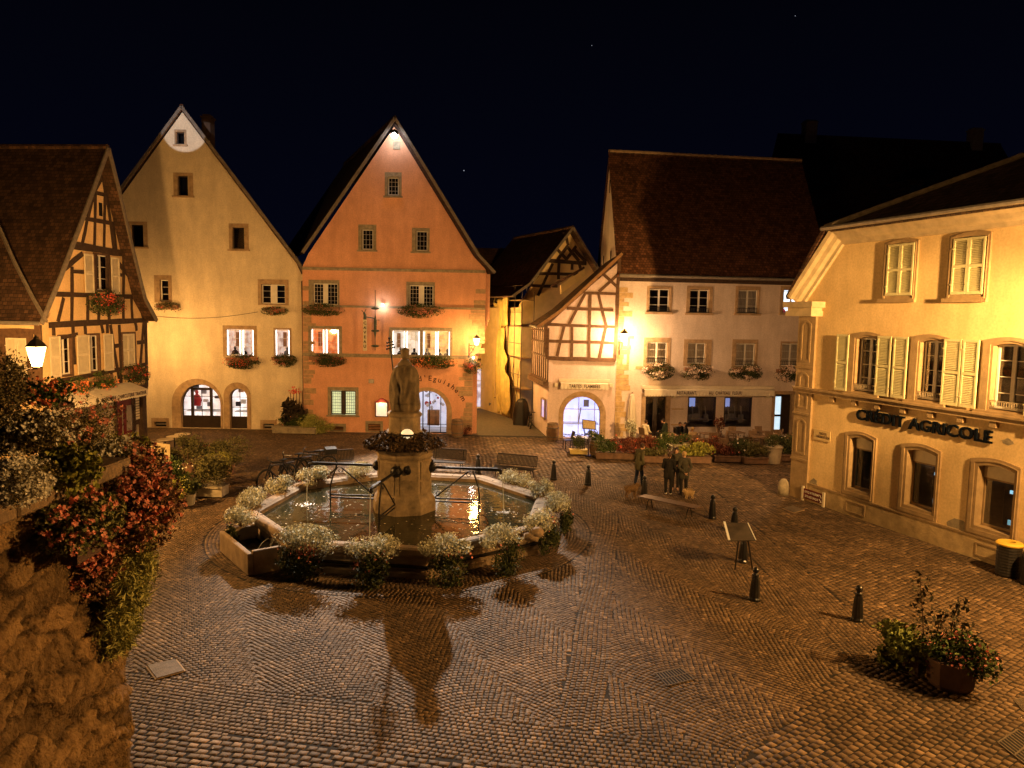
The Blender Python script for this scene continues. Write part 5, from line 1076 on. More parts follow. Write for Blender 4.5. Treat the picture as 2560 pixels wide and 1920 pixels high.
# water
m=bpy.data.materials.new('fountain_water'); m.use_nodes=True; nt=m.node_tree; p_=nt.nodes['Principled BSDF']; L=nt.links.new
p_.inputs['Base Color'].default_value=(.026,.025,.013,1); p_.inputs['Roughness'].default_value=.05; p_.inputs['IOR'].default_value=1.33; p_.inputs['Specular IOR Level'].default_value=.5
tc=nn(nt,'ShaderNodeTexCoord'); nz=nn(nt,'ShaderNodeTexNoise'); nz.inputs['Scale'].default_value=3.2; nz.inputs['Detail'].default_value=3; L(tc.outputs['Object'],nz.inputs['Vector']); bp=nn(nt,'ShaderNodeBump'); bp.inputs['Strength'].default_value=.16; bp.inputs['Distance'].default_value=.05; L(nz.outputs['Fac'],bp.inputs['Height']); L(bp.outputs[0],p_.inputs['Normal'])
b=MB(); b.add([(4.56*math.cos(A0r+k*PI/4),4.56*math.sin(A0r+k*PI/4),.6) for k in range(8)],[tuple(range(8))]); o=b.obj('water',m); o.location=FC_C; struct(o)
rg=rngs(8); n=420; P=np.stack([rg.uniform(-4.2,4.2,n),rg.uniform(-4.2,4.2,n),np.full(n,.606)],1); P=P[(np.hypot(P[:,0],P[:,1])<4.2)&(np.hypot(P[:,0],P[:,1])>1.1)]; n=len(P)
a=rg.uniform(0,2*PI,n); s=rg.uniform(.012,.045,n); V=np.stack([P+np.stack([np.cos(a+k*PI/2)*s,np.sin(a+k*PI/2)*s*(.5 if k%2 else 1),np.zeros(n)],1) for k in range(4)],1).reshape(-1,3)+np.array(FC_C)
o=npobj('floating_leaves',V,np.arange(len(V)).reshape(-1,4),leafmat('petal_litter',(.25,.2,.1),(.7,.6,.42))); tag(o,'scattered pale petals and leaves floating on the dark fountain water','fallen leaves',kind='stuff')
# spot lamp on the pillar roof
t=thing('spot_lamp','small half round lamp with pale yellow glass on the pillar roof behind the statue','lamp',FC_C+Vector((.18,-.66,3.16)),0)
b=MB(); b.ball((0,0,0),.2,14,0,(1,.6,.85)); b.obj('lamp_glass',emit('spot_glass',(1,.80,.45),.75),t,True); b=MB(); b.lathe([(.22,-.06),(.22,0),(.2,.01)],14,(0,0,0),0,1,.62); b.obj('lamp_base',M_IRON,t)
# statue
st=thing('statue','weathered stone bishop statue seen from behind in a long cloak holding a triple-barred staff','statue',FC_C+Vector((.0,0,3.78)),0)
STM=mat('statue_stone',(.17,.125,.07),.85,.4,3,.8,22,stain=.5)
pr=[(0,.36),(.03,.40),(.12,.43),(.3,.45),(.6,.455),(.95,.455),(1.2,.43),(1.35,.385),(1.44,.33),(1.50,.26),(1.56,.17),(1.62,.115),(1.72,.09)]
NA=72; NZ=46; vs=[];fs=[]
for i in range(NZ):
    z=1.72*i/(NZ-1); k=0
    while k<len(pr)-2 and pr[k+1][0]<z: k+=1
    t=(z-pr[k][0])/(pr[k+1][0]-pr[k][0]); t=max(0,min(1,t)); r0=pr[k][1]*(1-t)+pr[k+1][1]*t
    for j in range(NA):
        a=2*PI*j/NA; fz=max(0,1-z/1.5); amp=.17*fz**.5 if z<1.5 else 0
        fold=amp*(.55*math.sin(7*a+1.5*math.sin(2*z+a))+.35*math.sin(13*a-3*z)+.2*math.sin(5*a+6*z))
        back=-math.sin(a); v=.07*max(0,back)*math.sin(9*z-abs(math.cos(a))*9)*(1 if .5<z<1.5 else .3)
        r=r0*(1+fold*1.0+v); vs.append((r*math.cos(a),r*.72*math.sin(a)+(.05 if z<.3 else 0),z))
for i in range(NZ-1): fs+=[(i*NA+j,i*NA+(j+1)%NA,(i+1)*NA+(j+1)%NA,(i+1)*NA+j) for j in range(NA)]
fs.append(tuple(reversed(range(NA)))); fs.append(tuple((NZ-1)*NA+j for j in range(NA)))
b=MB(); b.add(vs,fs); b.ball((0,.02,1.86),.15,16,0,(.92,1.05,1.25)); b.ball((0,.0,1.97),.145,14,0,(1.0,1.05,.8)); b.lathe([(.24,1.50),(.225,1.56),(.15,1.64),(.12,1.7)],18,(0,-.02,0),0,1,.8); b.ball((0,.155,1.9),.03,6); b.limb((-.36,.18,1.2),(-.30,.38,1.35),.085,.05,8); b.limb((.36,.2,1.15),(.2,.4,1.2),.085,.05,8)
b.obj('body',STM,st,True)
b=MB(); p0=Vector((-.27,.32,.05)); p1=Vector((-.52,.12,2.36)); b.tube([p0,p1],.026,6); dd=(p1-p0).normalized(); sx=Vector((.97,0,.24)).normalized()
for k,(o_,w_) in enumerate(((.13,.085),(.225,.10),(.32,.12))): c=p1-dd*o_; b.tube([c-sx*w_,c+sx*w_],.022,6); b.ball(c-sx*w_,.034,6); b.ball(c+sx*w_,.034,6)
b.ball(p1,.045,6); b.obj('triple_cross_staff',M_IRON,st)
for zz in (0,): b=MB(); b.ball((-.30,.38,1.35),.05,8); b.obj('hand',STM,st)
# ================================================================ street furniture
CAST=mat('black_cast_iron',(.012,.012,.012),.28,.3,8,.15,40,spec=.6)
def bollard(loc,label):
    t=thing('bollard',label,'bollard',loc,0,'black cast iron bollards across the square')
    b=MB(); b.lathe([(.15,0),(.15,.05),(.13,.08),(.125,.1),(.115,.3),(.095,.52),(.075,.62),(.09,.635),(.09,.655),(.06,.67),(.045,.69)],12); b.obj('post',CAST,t)
    b=MB(); b.ball((0,0,.765),.085,14); b.obj('ball_head',CAST,t,True)
    b=MB()
    for k in range(6): a=k*PI/3; b.tube([(.122*math.cos(a),.122*math.sin(a),.12),(.082*math.cos(a),.082*math.sin(a),.58)],.012,5)
    b.obj('ribs',CAST,t); return t
bl=[(2143,1551,'bollard standing nearest to the planter box, lower right'),(1886,1500,'bollard whose long shadow falls left, between the lectern and the nearest one'),(1857,1405,'bollard right in front of the tilted information lectern'),(1835,1330,'bollard half hidden behind the information lectern'),(1780,1296,'bollard between the flat bench and the information lectern'),(1610,1243,'bollard at the left end of the flat bench beside the brown dog'),(1470,1212,'bollard right of the third slatted bench, nearest to it on the right'),(1384,1199,'bollard left of its neighbour, just behind the right rim of the fountain'),(1195,1183,'bollard between the two right-hand slatted benches')]
b0=None
for px,py,lab in bl:
    g=gnd(px,py)
    if b0 is None: b0=bollard(g,lab)
    else: dup(b0,g,random.random()*6,lab)
SL=mat('bench_steel_slats',(.035,.028,.022),.45,.3,10,.1,50,metal=.3)
def bench(a,c,label):
    'slatted steel bench; a, c are the feet at its left and right end; it faces the camera'
    a=Vector(a);c=Vector(c); d=(c-a); Lh=d.length/2; rz=math.atan2(d.y,d.x); t=thing('slatted_bench',label,'bench',(a+c)/2,rz,'slatted benches behind the fountain'); n=30
    b=MB()
    for k in range(n+1): x=-Lh+2*Lh*k/n; b.bar((x,.27,.5),(x,.42,.92),.034,.02)
    b.bar((-Lh,.42,.93),(Lh,.42,.93),.05,.05); b.bar((-Lh,.28,.52),(Lh,.28,.52),.03,.03); b.obj('backrest',SL,t)
    b=MB()
    for k in range(n+1): x=-Lh+2*Lh*k/n; b.bar((x,-.2,.43),(x,.27,.45),.034,.02)
    b.bar((-Lh,-.21,.43),(Lh,-.21,.43),.03,.04); b.obj('seat',SL,t)
    for x in (-Lh+.12,Lh-.12):
        b=MB(); b.tube([(x,-.22,0),(x,-.12,.42),(x,.26,.43),(x,.42,.92)],.02,6); b.tube([(x,.12,.42),(x,.34,0)],.02,6); b.obj('leg',SL,t)
    return t
bench(gnd(776,1188),gnd(888,1180),'slatted bench left of the fountain pillar, behind the bicycles'); bench(gnd(1078,1176),gnd(1160,1181),'slatted bench just right of the fountain pillar'); bench(gnd(1236,1190),gnd(1335,1200),'slatted bench between two bollards, right of the fountain')
# flat bench
a=gnd(1604,1238,.45);c=gnd(1746,1268,.45); d=c-a; t=thing('flat_bench','long backless wooden bench beside the three standing people','bench',((a.x+c.x)/2,(a.y+c.y)/2,0),math.atan2(d.y,d.x)); Lh=d.length/2
for k in range(4): b=MB(); b.box(-Lh,Lh,-.24+.122*k,-.24+.122*k+.11,.42,.455); b.obj('seat_board',mat('bench_boards',(.13,.08,.055),.45,.3,5,.2,20),t)
for x in (-Lh+.35,Lh-.35):
    b=MB(); b.tube([(x,-.22,0),(x,-.12,.28),(x,.0,.42),(x,.12,.28),(x,.22,0)],.02,6); b.obj('leg',SL,t)
# information lectern
P=[gnd(*q,z) for q,z in (((1811,1306),1.12),((1869.6,1308),1.12),((1889.6,1350.5),.82),((1823,1351.6),.82))]
c=sum(P,Vector())/4; t=thing('information_lectern','tilted information panel with white lit edge on splayed legs','information panel',(c.x,c.y,0),0)
q=[p-Vector((c.x,c.y,0)) for p in P]; b=MB(); b.slab([q[3],q[2],q[1],q[0]],.03); b.obj('panel',mat('info_panel',(.06,.05,.042),.4,.5,2.5),t)
b=MB(); b.bar(q[0]+Vector((0,0,.02)),q[3]+Vector((0,0,.02)),.06,.02); b.obj('edge_strip',mat('bright_aluminium',(.75,.75,.72),.3,.05,3),t); b=MB(); b.bar(q[1]+Vector((0,0,.01)),q[2]+Vector((0,0,.01)),.02,.02); b.obj('edge_strip',MATS['bright_aluminium'],t)
for k in (0,1): b=MB(); m_=(q[3]*.65+q[2]*.35 if k==0 else q[3]*.25+q[2]*.75)*.9; m_.z=.82; b.bar(m_,(m_.x*1.8,m_.y-.1,0),.035,.035); b.obj('leg',SL,t)
# bin by the bank
g=gnd(2528,1430); t=thing('litter_bin','round dark litter bin with a bright yellow lid against the bank wall','litter bin',FC.w(FC.p(2528,1430,-.5)[0]-.1,-.5,0),0)
b=MB(); b.lathe([(.27,.02),(.30,.06),(.30,.84),(.27,.88)],20); b.obj('drum',mat('dark_bin',(.03,.025,.02),.5,.3,6),t)
b=MB(); ringp=[(.14,.90),(.33,.88),(.345,.92),(.30,.96),(.14,.965)]; ring(b,ringp,24,0); b.obj('lid',mat('yellow_lid',(.75,.48,.06),.5,.1,5),t)
b=MB()
for z in np.arange(.12,.8,.08): b.lathe([(.303,z),(.31,z+.02),(.303,z+.04)],20)
b.obj('slat_rings',M_IRON,t)
p=FC.w(FC.p(2560,1455,-.5)[0]+.25,-.55,0); t=thing('black_cabinet','black rounded bin beside the yellow lidded one at the right edge','litter bin',p,0); b=MB(); b.lathe([(.26,0),(.28,.05),(.28,.78),(.24,.86),(.0,.88)],18); b.obj('drum',CAST,t); b=MB(); b.box(-.02,.02,-.31,-.28,.55,.85); b.obj('handle',ZINC,t)
# kerb stones at the bank corner
g=FC.w(-.15,-.25,0); b=MB(); b.lathe([(.22,0),(.22,.3),(.19,.5),(.1,.62),(.0,.65)],10); o=b.obj('guard_stone',STONE2,None,True); o.location=g; tag(o,'worn rounded guard stone at the corner of the bank','guard stone')
# signs on the bank
u0,z0=FC.p(2041,1087);u1,z1=FC.p(2063.5,1089); zc_=(FC.p(2052,1078)[1]+FC.p(2052,1097)[1])/2
t=thing('street_name_sign','cream enamel street name plate on the bank wall','sign',FC.w((u0+u1)/2+.1,-.02,zc_),FC.a); b=MB(); b.box(-.42,.42,-.02,.0,-.2,.2); b.obj('plate',mat('enamel_plate',(.6,.45,.22),.4,.1,5),t); text('sign_lettering','PLACE DU\nCH\u00c2TEAU ST L\u00c9ON',.13,LET,t,(.05,-.024,.0),(PI/2,0,0),.001,.002,1,'CENTER',.68)
a=FC.p(2010,1232,-.1);c=FC.p(2058,1250,-.1); t=thing('direction_sign','low brown tourist direction sign with two lines between cream posts at the bank corner','sign',FC.w((a[0]+c[0])/2,-.12,.0),FC.a); w_=(c[0]-a[0])/2
zs_=(FC.p(2034,1240,-.1)[1]); b=MB(); b.box(-w_,w_,-.02,.02,zs_-.19,zs_+.19); b.obj('panel',mat('brown_sign',(.12,.02,.015),.5,.1,4),t)
for x in (-w_-.04,w_+.04): b=MB(); b.box(x-.05,x+.05,-.03,.03,zs_-.32,zs_+.26); b.obj('post',SHUT,t)
text('sign_lettering','OFFICE DE TOURISME',.12,WHITE_W,t,(-.05,-.024,zs_+.08),(PI/2,0,0),.001,.002,1,'CENTER',w_*1.5); text('sign_lettering','SITE HISTORIQUE',.12,WHITE_W,t,(-.05,-.024,zs_-.09),(PI/2,0,0),.001,.002,1,'CENTER',w_*1.4)
b=MB()
for z in (zs_+.08,zs_-.09): b.bar((w_-.15,-.024,z+.05),(w_-.05,-.024,z-.05),.02,.01); b.bar((w_-.12,-.024,z-.05),(w_-.04,-.024,z-.05),.02,.01)
b.obj('arrow',WHITE_W,t)
# grates and hatch in the paving
def quadg(name,label,cat,pts,kind):
    P=[gnd(*p) for p in pts]; c=sum(P,Vector())/4; t=thing(name,label,cat,(c.x,c.y,0),0); q=[p-c for p in P]
    if kind=='grate':
        b=MB(); b.slab([p+Vector((0,0,.004)) for p in q],.01); b.obj('painted_pit_shade',DARKROOM,t); b=MB(); n=9  # near-black sheet under the bars: the shade of the shaft put into colour
        for k in range(n+1): b.bar(q[0].lerp(q[1],k/n)+Vector((0,0,.012)),q[3].lerp(q[2],k/n)+Vector((0,0,.012)),.022,.012)
        for s in (0,.5,1): b.bar(q[0].lerp(q[3],s)+Vector((0,0,.016)),q[1].lerp(q[2],s)+Vector((0,0,.016)),.025,.012)
        b.obj('bars',mat('worn_grate',(.10,.075,.05),.6,.3,9,.3,30),t)
    else:
        b=MB(); b.slab([p+Vector((0,0,.008)) for p in q],.03); b.obj('cover',mat('hatch_cover',(.14,.11,.085),.7,.3,8,.4,40),t); b=MB()
        b.bar(q[0]+Vector((0,0,.012)),q[3]+Vector((0,0,.012)),.07,.02); b.bar(q[1]+Vector((0,0,.012)),q[2]+Vector((0,0,.012)),.07,.02); b.bar(q[3]+Vector((0,0,.012)),q[2]+Vector((0,0,.012)),.02,.016); b.obj('kerb_strip',STONE,t)
quadg('drain_grate','iron drain grate in the middle foreground paving','drain grate',[(1640,1685),(1700,1671),(1736,1699),(1668,1716)],'grate')
quadg('drain_grate','large iron drain grate cut by the lower right edge','drain grate',[(2495,1858),(2545,1825),(2620,1880),(2580,1925)],'grate')
quadg('drain_grate','small drain grate at the right edge beyond the planter','drain grate',[(2535,1752),(2565,1745),(2600,1770),(2560,1780)],'grate')
quadg('access_hatch','square stone framed access hatch in the lower left paving','hatch',[(368,1667),(438,1652),(460,1680),(392,1699)],'hatch')
quadg('manhole_cover','dark flat manhole cover near the bank corner','manhole cover',[(1958,1272),(1982,1266),(2010,1276),(1985,1283)],'hatch')
# menu box on the orange house
u,z=FO.p(955,1020); t=thing('menu_box','lit menu box with a small red pitched roof on the orange wall','menu box',FO.w(u,-.1,z),FO.a)
b=MB(); b.box(-.36,.36,-.05,.05,-.5,.36); b.obj('case',DARK_W,t); b=MB(); b.box(-.31,.31,-.056,-.051,-.45,.32); b.obj('lit_page',emit('menu_page',(.95,.85,.7),.75,col2=(.55,.42,.32),scale=14),t); b=MB(); b.prism([(-.42,.36),(.42,.36),(0,.6)],-.14,.06); b.obj('roof',mat('red_board',(.25,.04,.03),.6),t)
lamp('POINT','menu_light',FO.w(u,-.35,z+.3),9,WARM,.05)
# sculpted sign and spot lamps of the orange house
u,z=FO.p(939,800); t=thing('hanging_sign','pale upright carved sign lettered CAVEAU on an iron ram-headed bracket','sign',FO.w(FO.p(920,830)[0],-.9,FO.p(920,875)[1]),FO.a)
b=MB(); zt_=FO.p(920,803)[1]-FO.p(920,875)[1]; b.box(-.10,.10,-.03,.03,0,zt_+.1); b.obj('sign_board',SHUT,t)
for k,ch in enumerate('CAVEAU'): text('sign_letter',ch,.22,LET,t,(0,-.035,zt_-.1-k*.26),(PI/2,0,0),.003,.006)
b=MB(); b.tube([(0,0,zt_+.1),(.0,0,zt_+.35),(-.06,0,zt_+.5)],[.09,.08,.05],8); b.tube([(-.05,0,zt_+.45),(-.18,0,zt_+.62)],.02,5); b.tube([(-.02,0,zt_+.5),(.06,0,zt_+.68)],.02,5); b.tube([(0,0,zt_+.25),(.3,.45,zt_+.2),(.45,.9,zt_+.15)],.03,6); b.obj('ram_bracket',mat('verdigris_iron',(.07,.09,.07),.7,.4,6),t)
u,z=FO.p(939,800); t=thing('iron_rod_sign','tall green iron spit with leaf shaped plates standing off the orange wall','sign',FO.w(FO.p(938,850,-.7)[0],-.7,FO.p(938,876,-.7)[1]),FO.a)
H_=FO.p(938,725,-.7)[1]-FO.p(938,876,-.7)[1]; b=MB(); b.tube([(0,0,0),(0,0,H_)],.022,6); b.lathe([(.02,.7),(.07,1.0),(.09,1.6),(.02,2.0)],8); b.obj('rod',MATS['verdigris_iron'],t); 
for z in (.25,1.1,2.35): b=MB(); b.ball((0,0,z),.24,10,0,(1,.3,.3)); b.obj('leaf_plate',MATS['verdigris_iron'],t)
b=MB(); b.tube([(0,0,1.7),(.1,.7,1.7)],.02,5); b.obj('wall_arm',M_IRON,t)
for px,py,lab,pw,dy in ((958,764,'tiny white spot lamp on the string course behind the hanging sign',26,-.35),(1184,896,'small white spot lamp under the corner lantern of the orange house',10,-.4)):
    u,z=FO.p(px,py); t=thing('spot_lamp',lab,'lamp',FO.w(u,-.2,z+.05),FO.a); b=MB(); b.ball((0,0,0),.06,10); b.obj('lamp_glass',emit('spot_white',(.95,.95,1),12),t,True); b=MB(); b.box(-.03,.03,.04,.2,-.02,.02); b.obj('bracket',M_IRON,t)
    lamp('POINT','spot_light',FO.w(u,dy,z-.05),pw,(1,.93,.9),.04)
# corner spout heads between the two gables
# barrels
OAK=mat('barrel_oak',(.22,.13,.07),.7,.35,3,.5,12,stretch=(6,6,.6)); HOOP=mat('barrel_hoop',(.16,.13,.10),.45,.3,8,metal=.6)
def barrel(px,py,label,h=1.0,r=.36,group='oak wine barrels'):
    t=thing('barrel',label,'barrel',gnd(px,py),random.random(),group); b=MB(); b.lathe([(r*.8,0),(r*.86,.12*h),(r,.5*h),(r*.86,.88*h),(r*.8,h),(r*.74,h),(r*.74,h-.04)],20); b.obj('staves',OAK,t)
    for z,k in ((.06,.835),(.25,.945),(.75,.945),(.94,.835)): b=MB(); b.lathe([(r*k+.004,z*h-.03),(r*k+.012,z*h),(r*k+.004,z*h+.03)],20); b.obj('hoop',HOOP,t)
    return t
barrel(1143,1092,'oak barrel standing right of the arched cellar door of the orange house'); barrel(1381,1102,'oak barrel at the corner of the jettied house by the alley')
# restaurant terrace
WF=mat('terrace_wood',(.22,.14,.08),.6,.3,5,.2,20)
def chair(loc,rz,label,grp,m=WF,cush=None):
    t=thing('terrace_chair',label,'chair',loc,rz,grp)
    b=MB(); b.box(-.22,.22,-.22,.22,.43,.47); b.obj('seat',m,t)
    b=MB(); b.slab([(-.21,.21,.5),(.21,.21,.5),(.21,.30,.92),(-.21,.30,.92)],.03); b.obj('backrest',cush or m,t)
    for x in (-.2,.2):
        for y in (-.2,.2): b=MB(); b.bar((x,y,0),(x,y+(.0 if y<0 else .02),.5 if y>0 else .43),.035,.035); b.obj('leg',m,t)
    return t
def table(loc,rz,label,grp,m=WF,w=.4,top=None):
    t=thing('terrace_table',label,'table',loc,rz,grp); b=MB(); b.box(-w,w,-.35,.35,.72,.755); b.obj('tabletop',top or m,t)
    for x in (-w+.07,w-.07):
        for y in (-.28,.28): b=MB(); b.bar((x,y,0),(x,y,.72),.04,.04); b.obj('leg',m,t)
    return t
TL=[(8.0,39.3),(9.7,38.6),(11.3,39.9),(12.7,38.7),(13.0,41.2),(14.6,40.1),(9.9,41.0),(6.9,38.5)]
def on(px,py,z=.75): g=gnd(px,py,z); return (g.x,g.y,0)
tabs=[on(1770,1083),on(1795,1097),on(1840,1080),on(1895,1091),on(1910,1079),on(1672,1085),on(1745,1097),on(1960,1088)]
table0=None; ch0=None; rg=random.Random(12)
for k,p in enumerate(tabs):
    rz=rg.uniform(-.15,.15)+.14
    if table0 is None: table0=table(p,rz,'bare wooden terrace table of the restaurant','tables on the restaurant terrace')
    else: dup(table0,p,rz,'bare wooden terrace table of the restaurant')
    for s,(dx,dy,r_) in enumerate(((.0,-.62,PI),(0,.62,0),(-.72,0,PI/2),(.72,0,-PI/2))):
        if k==5 or rg.random()<.25: continue
        q=(p[0]+dx,p[1]+dy,0); r_=r_+rg.uniform(-.25,.25)
        if ch0 is None: ch0=chair(q,r_,'wooden terrace chair at a restaurant table','chairs on the restaurant terrace')
        else: dup(ch0,q,r_,'wooden terrace chair at a restaurant table')
MET=mat('dark_metal_furniture',(.03,.028,.03),.4,.2,6,metal=.4)
table(on(1452,1093),.1,'dark metal table before the violet arch',None,MET,.35,mat('pale_table_top',(.45,.45,.5),.4)); chair(on(1420,1100,.45),-1.3,'dark metal chair left of the table before the violet arch',None,MET); chair(on(1472,1085,.45),1.4,'dark metal chair right of the table before the violet arch',None,MET)
# menu board
g=gnd(1471,1140); t=thing('menu_board','framed menu board on a thin post before the violet arch','menu board',g,.05); b=MB(); b.box(-.02,.02,-.02,.02,0,1.5); b.box(-.2,.2,-.14,.14,0,.03); b.obj('post',M_IRON,t); b=MB(); b.slab([(-.35,-.06,1.38),(.33,-.06,1.33),(.33,.06,1.76),(-.35,.06,1.84)],.03); b.obj('frame',DARK_W,t); b=MB(); b.slab([(-.31,-.066,1.42),(.29,-.066,1.375),(.29,.043,1.73),(-.31,.043,1.8)],.01); b.obj('board',mat('menu_paper',(.5,.40,.26),.7,.3,14),t)
# closed parasol
g=gnd(1573,1094); t=thing('parasol','closed cream parasol standing at the restaurant corner','parasol',(g.x,g.y-.6,0),0)
b=MB(); vs=[];fs=[];n=24; pf=[(.9,.20),(1.1,.22),(1.6,.19),(2.2,.15),(2.5,.09),(2.62,.03)]
for z,r in pf: vs+=[(r*(1+.22*math.cos(4*2*PI*j/n+z))*math.cos(2*PI*j/n),r*(1+.22*math.cos(4*2*PI*j/n+z))*math.sin(2*PI*j/n),z) for j in range(n)]
for i in range(len(pf)-1): fs+=[(i*n+j,i*n+(j+1)%n,(i+1)*n+(j+1)%n,(i+1)*n+j) for j in range(n)]
fs.append(tuple((len(pf)-1)*n+j for j in range(n))); b.add(vs,fs); b.obj('canopy',CANV,t,True); b=MB(); b.tube([(0,0,0),(0,0,2.6)],.025,8); b.ball((0,0,2.66),.05,8); b.obj('pole',WF,t); b=MB(); b.lathe([(.3,0),(.3,.06),(.06,.1)],12); b.obj('base',M_IRON,t)
# round cafe tables and chairs left
TOP=mat('pale_table',(.62,.50,.30),.5,.08,6)
lt=None
for k,(px,py,lab) in enumerate(((386,1107,'round cafe table nearest the camera in the row of four'),(413,1098,'second round cafe table from the front of the row'),(436,1090.5,'third round cafe table from the front of the row'),(456,1084.7,'round cafe table farthest back in the row of four'))):
    p=on(px,py)
    if lt is None:
        lt=thing('cafe_table',lab,'table',p,0,'round cafe tables on the left of the square'); b=MB(); b.lathe([(.37,.72),(.38,.735),(.37,.75)],24); b.obj('tabletop',TOP,lt); b=MB(); b.tube([(0,0,0),(0,0,.72)],.03,8); b.lathe([(.22,0),(.2,.03),(.04,.06)],10); b.obj('pedestal',M_IRON,lt)
    else: dup(lt,p,0,lab)
for k,(px,py,lab) in enumerate(((386,1150,'cream panel chair with cut out back, left of a pair'),(408,1146,'cream panel chair with cut out back, right of a pair'))):
    g=gnd(px,py+25); t=thing('panel_chair',lab,'chair',g,.25,'cream panel chairs beside the flower pots'); b=MB(); hole=[(-.13,.35),(.13,.35),(.05,.72),(.13,1.0),(.0,.8),(-.13,1.0),(-.05,.72)]
    b.prism([(-.28,.0),(-.13,.0),(-.13,.3),(.13,.3),(.13,.0),(.28,.0),(.30,1.05),(-.30,1.15)],-.02,.02,0,[hole]); b.obj('backrest',mat('cream_panel',(.70,.56,.30),.6,.06,4),t); b=MB(); b.box(-.26,.26,.02,.45,.4,.44); b.obj('seat',DARK_W,t)
    for x in (-.2,.2): b=MB(); b.bar((x,.4,0),(x,.4,.4),.03,.03); b.obj('leg',DARK_W,t)
# bicycles
RUB=mat('tyre_rubber',(.012,.012,.012),.7,.2,8); BF=mat('bike_frame',(.02,.02,.025),.35,.2,6,metal=.4)
def bicycle(name,label,loc,rz,lean,col,step=False,grp=None):
    t=thing(name,label,'bicycle',loc,rz,grp); t.rotation_euler=(lean,0,rz)
    for x in (-.52,.52):
        w_=MB(); w_.tube([(x+.33*math.cos(k*PI/12),0,.34+.33*math.sin(k*PI/12)) for k in range(24)],.036,6,closed=True); wo=w_.obj('wheel',RUB,t)
        b=MB(); b.tube([(x+.30*math.cos(k*PI/12),0,.34+.30*math.sin(k*PI/12)) for k in range(24)],.01,5,closed=True)
        for k in range(12): b.tube([(x,0,.34),(x+.3*math.cos(k*PI/6),0,.34+.3*math.sin(k*PI/6))],.0025,3)
        b.ball((x,0,.34),.035,8); b.obj('rim',ZINC,wo)
    b=MB(); bb=Vector((-.08,0,.28)); st=Vector((-.2,0,.72)); hd=Vector((.36,0,.8)); hb=Vector((.40,0,.66)); re=Vector((-.52,0,.34)); fr=Vector((.52,0,.34))
    for p,q in ((bb,st),(bb,hb),(st+Vector((0,0,.02)) if not step else bb+Vector((0,0,.15)),hd),(bb,re),(st,re),(hb,fr),(hb,hd),(st,st+Vector((-.03,0,.16)))): b.tube([p,q],.03,6)
    b.obj('frame',col,t)
    b=MB(); b.tube([hd,hd+Vector((-.03,0,.14))],.018,6); c=hd+Vector((-.03,0,.14)); b.tube([c+Vector((-.12,-.31,.03)),c+Vector((.02,-.1,.0)),c+Vector((.02,.1,.0)),c+Vector((-.12,.31,.03))],.026,6); b.obj('handlebar',BF,t)
    b=MB(); s_=st+Vector((-.04,0,.18)); b.ball(s_,.14,10,0,(1,.5,.25)); b.ball(s_+Vector((.12,0,0)),.07,8,0,(1.4,.5,.3)); b.obj('saddle',RUB,t)
    b=MB(); b.lathe([(.09,-.01),(.09,.01)],16); o=b.obj('chainring',BF,t); o.rotation_euler=(PI/2,0,0); o.location=bb
    b=MB(); b.bar(bb+Vector((0,-.06,0)),bb+Vector((.12,-.08,-.12)),.02,.02); b.box(.0,.1,-.16,-.08,.14,.16); b.bar(bb+Vector((0,.06,0)),bb+Vector((-.12,.08,.12)),.02,.02); b.obj('pedals',BF,t)
    b=MB(); b.box(-.72,-.35,-.06,.06,.74,.76); b.tube([(-.68,0,.75),(-.52,0,.36)],.01,4); b.obj('rear_rack',BF,t); return t
def bike_at(f,r,label,lean,col):
    a=gnd(*f);c=gnd(*r); d=(a-c); m_=(a+c)/2; t=bicycle('bicycle',label,(m_.x,m_.y,0),math.atan2(d.y,d.x),lean,col,grp='bicycles by the left rim of the fountain'); t.scale=(1.18,)*3; return t
bike_at((655,1224),(722,1207),'dark bicycle standing nearest the left rim planters, front wheel toward the camera',R(-9),BF)
bike_at((692,1203),(765,1192),'dark bicycle with tall handlebars right behind the nearest one',R(-8),BF)
t=bike_at((742,1190),(822,1184),'third bicycle with a rear basket, beside the left slatted bench',R(-7),mat('bike_silver',(.05,.05,.05),.4,metal=.4)); b=MB(); b.box(-.82,-.42,-.17,.17,.78,.98); b.obj('basket',RUB,t)
g=gnd(1318,1068); bicycle('bicycle','bicycle parked beside the black tarp in the alley',(g.x+.1,g.y-.2,0),R(95),R(6),BF)
# motor scooter in the alley
g=gnd(1238,1030); t=thing('motor_scooter','dark motor scooter parked in front of the grey alley gate','motor scooter',(g.x,g.y,0),R(-60))
for x in (-.6,.6): b=MB(); b.tube([(x+.22*math.cos(k*PI/9),0,.27+.22*math.sin(k*PI/9)) for k in range(18)],.06,6,closed=True); b.ball((x,0,.27),.1,8); b.obj('wheel',RUB,t)
b=MB(); b.limb((-.6,0,.5),(-.1,0,.62),.2,.16,8); b.limb((-.1,0,.35),(.25,0,.35),.14,.1,8); b.limb((.3,0,.35),(.48,0,.95),.14,.1,8); b.ball((.5,0,.95),.17,8); b.obj('body',CAST,t,True); b=MB(); b.ball((-.35,0,.78),.2,10,0,(1.8,.8,.4)); b.obj('seat',RUB,t,True); b=MB(); b.tube([(.45,-.35,1.1),(.5,0,1.05),(.45,.35,1.1)],.02,6); b.obj('handlebar',BF,t); b=MB(); b.ball((.62,0,.9),.09,8); b.obj('headlight',ZINC,t)
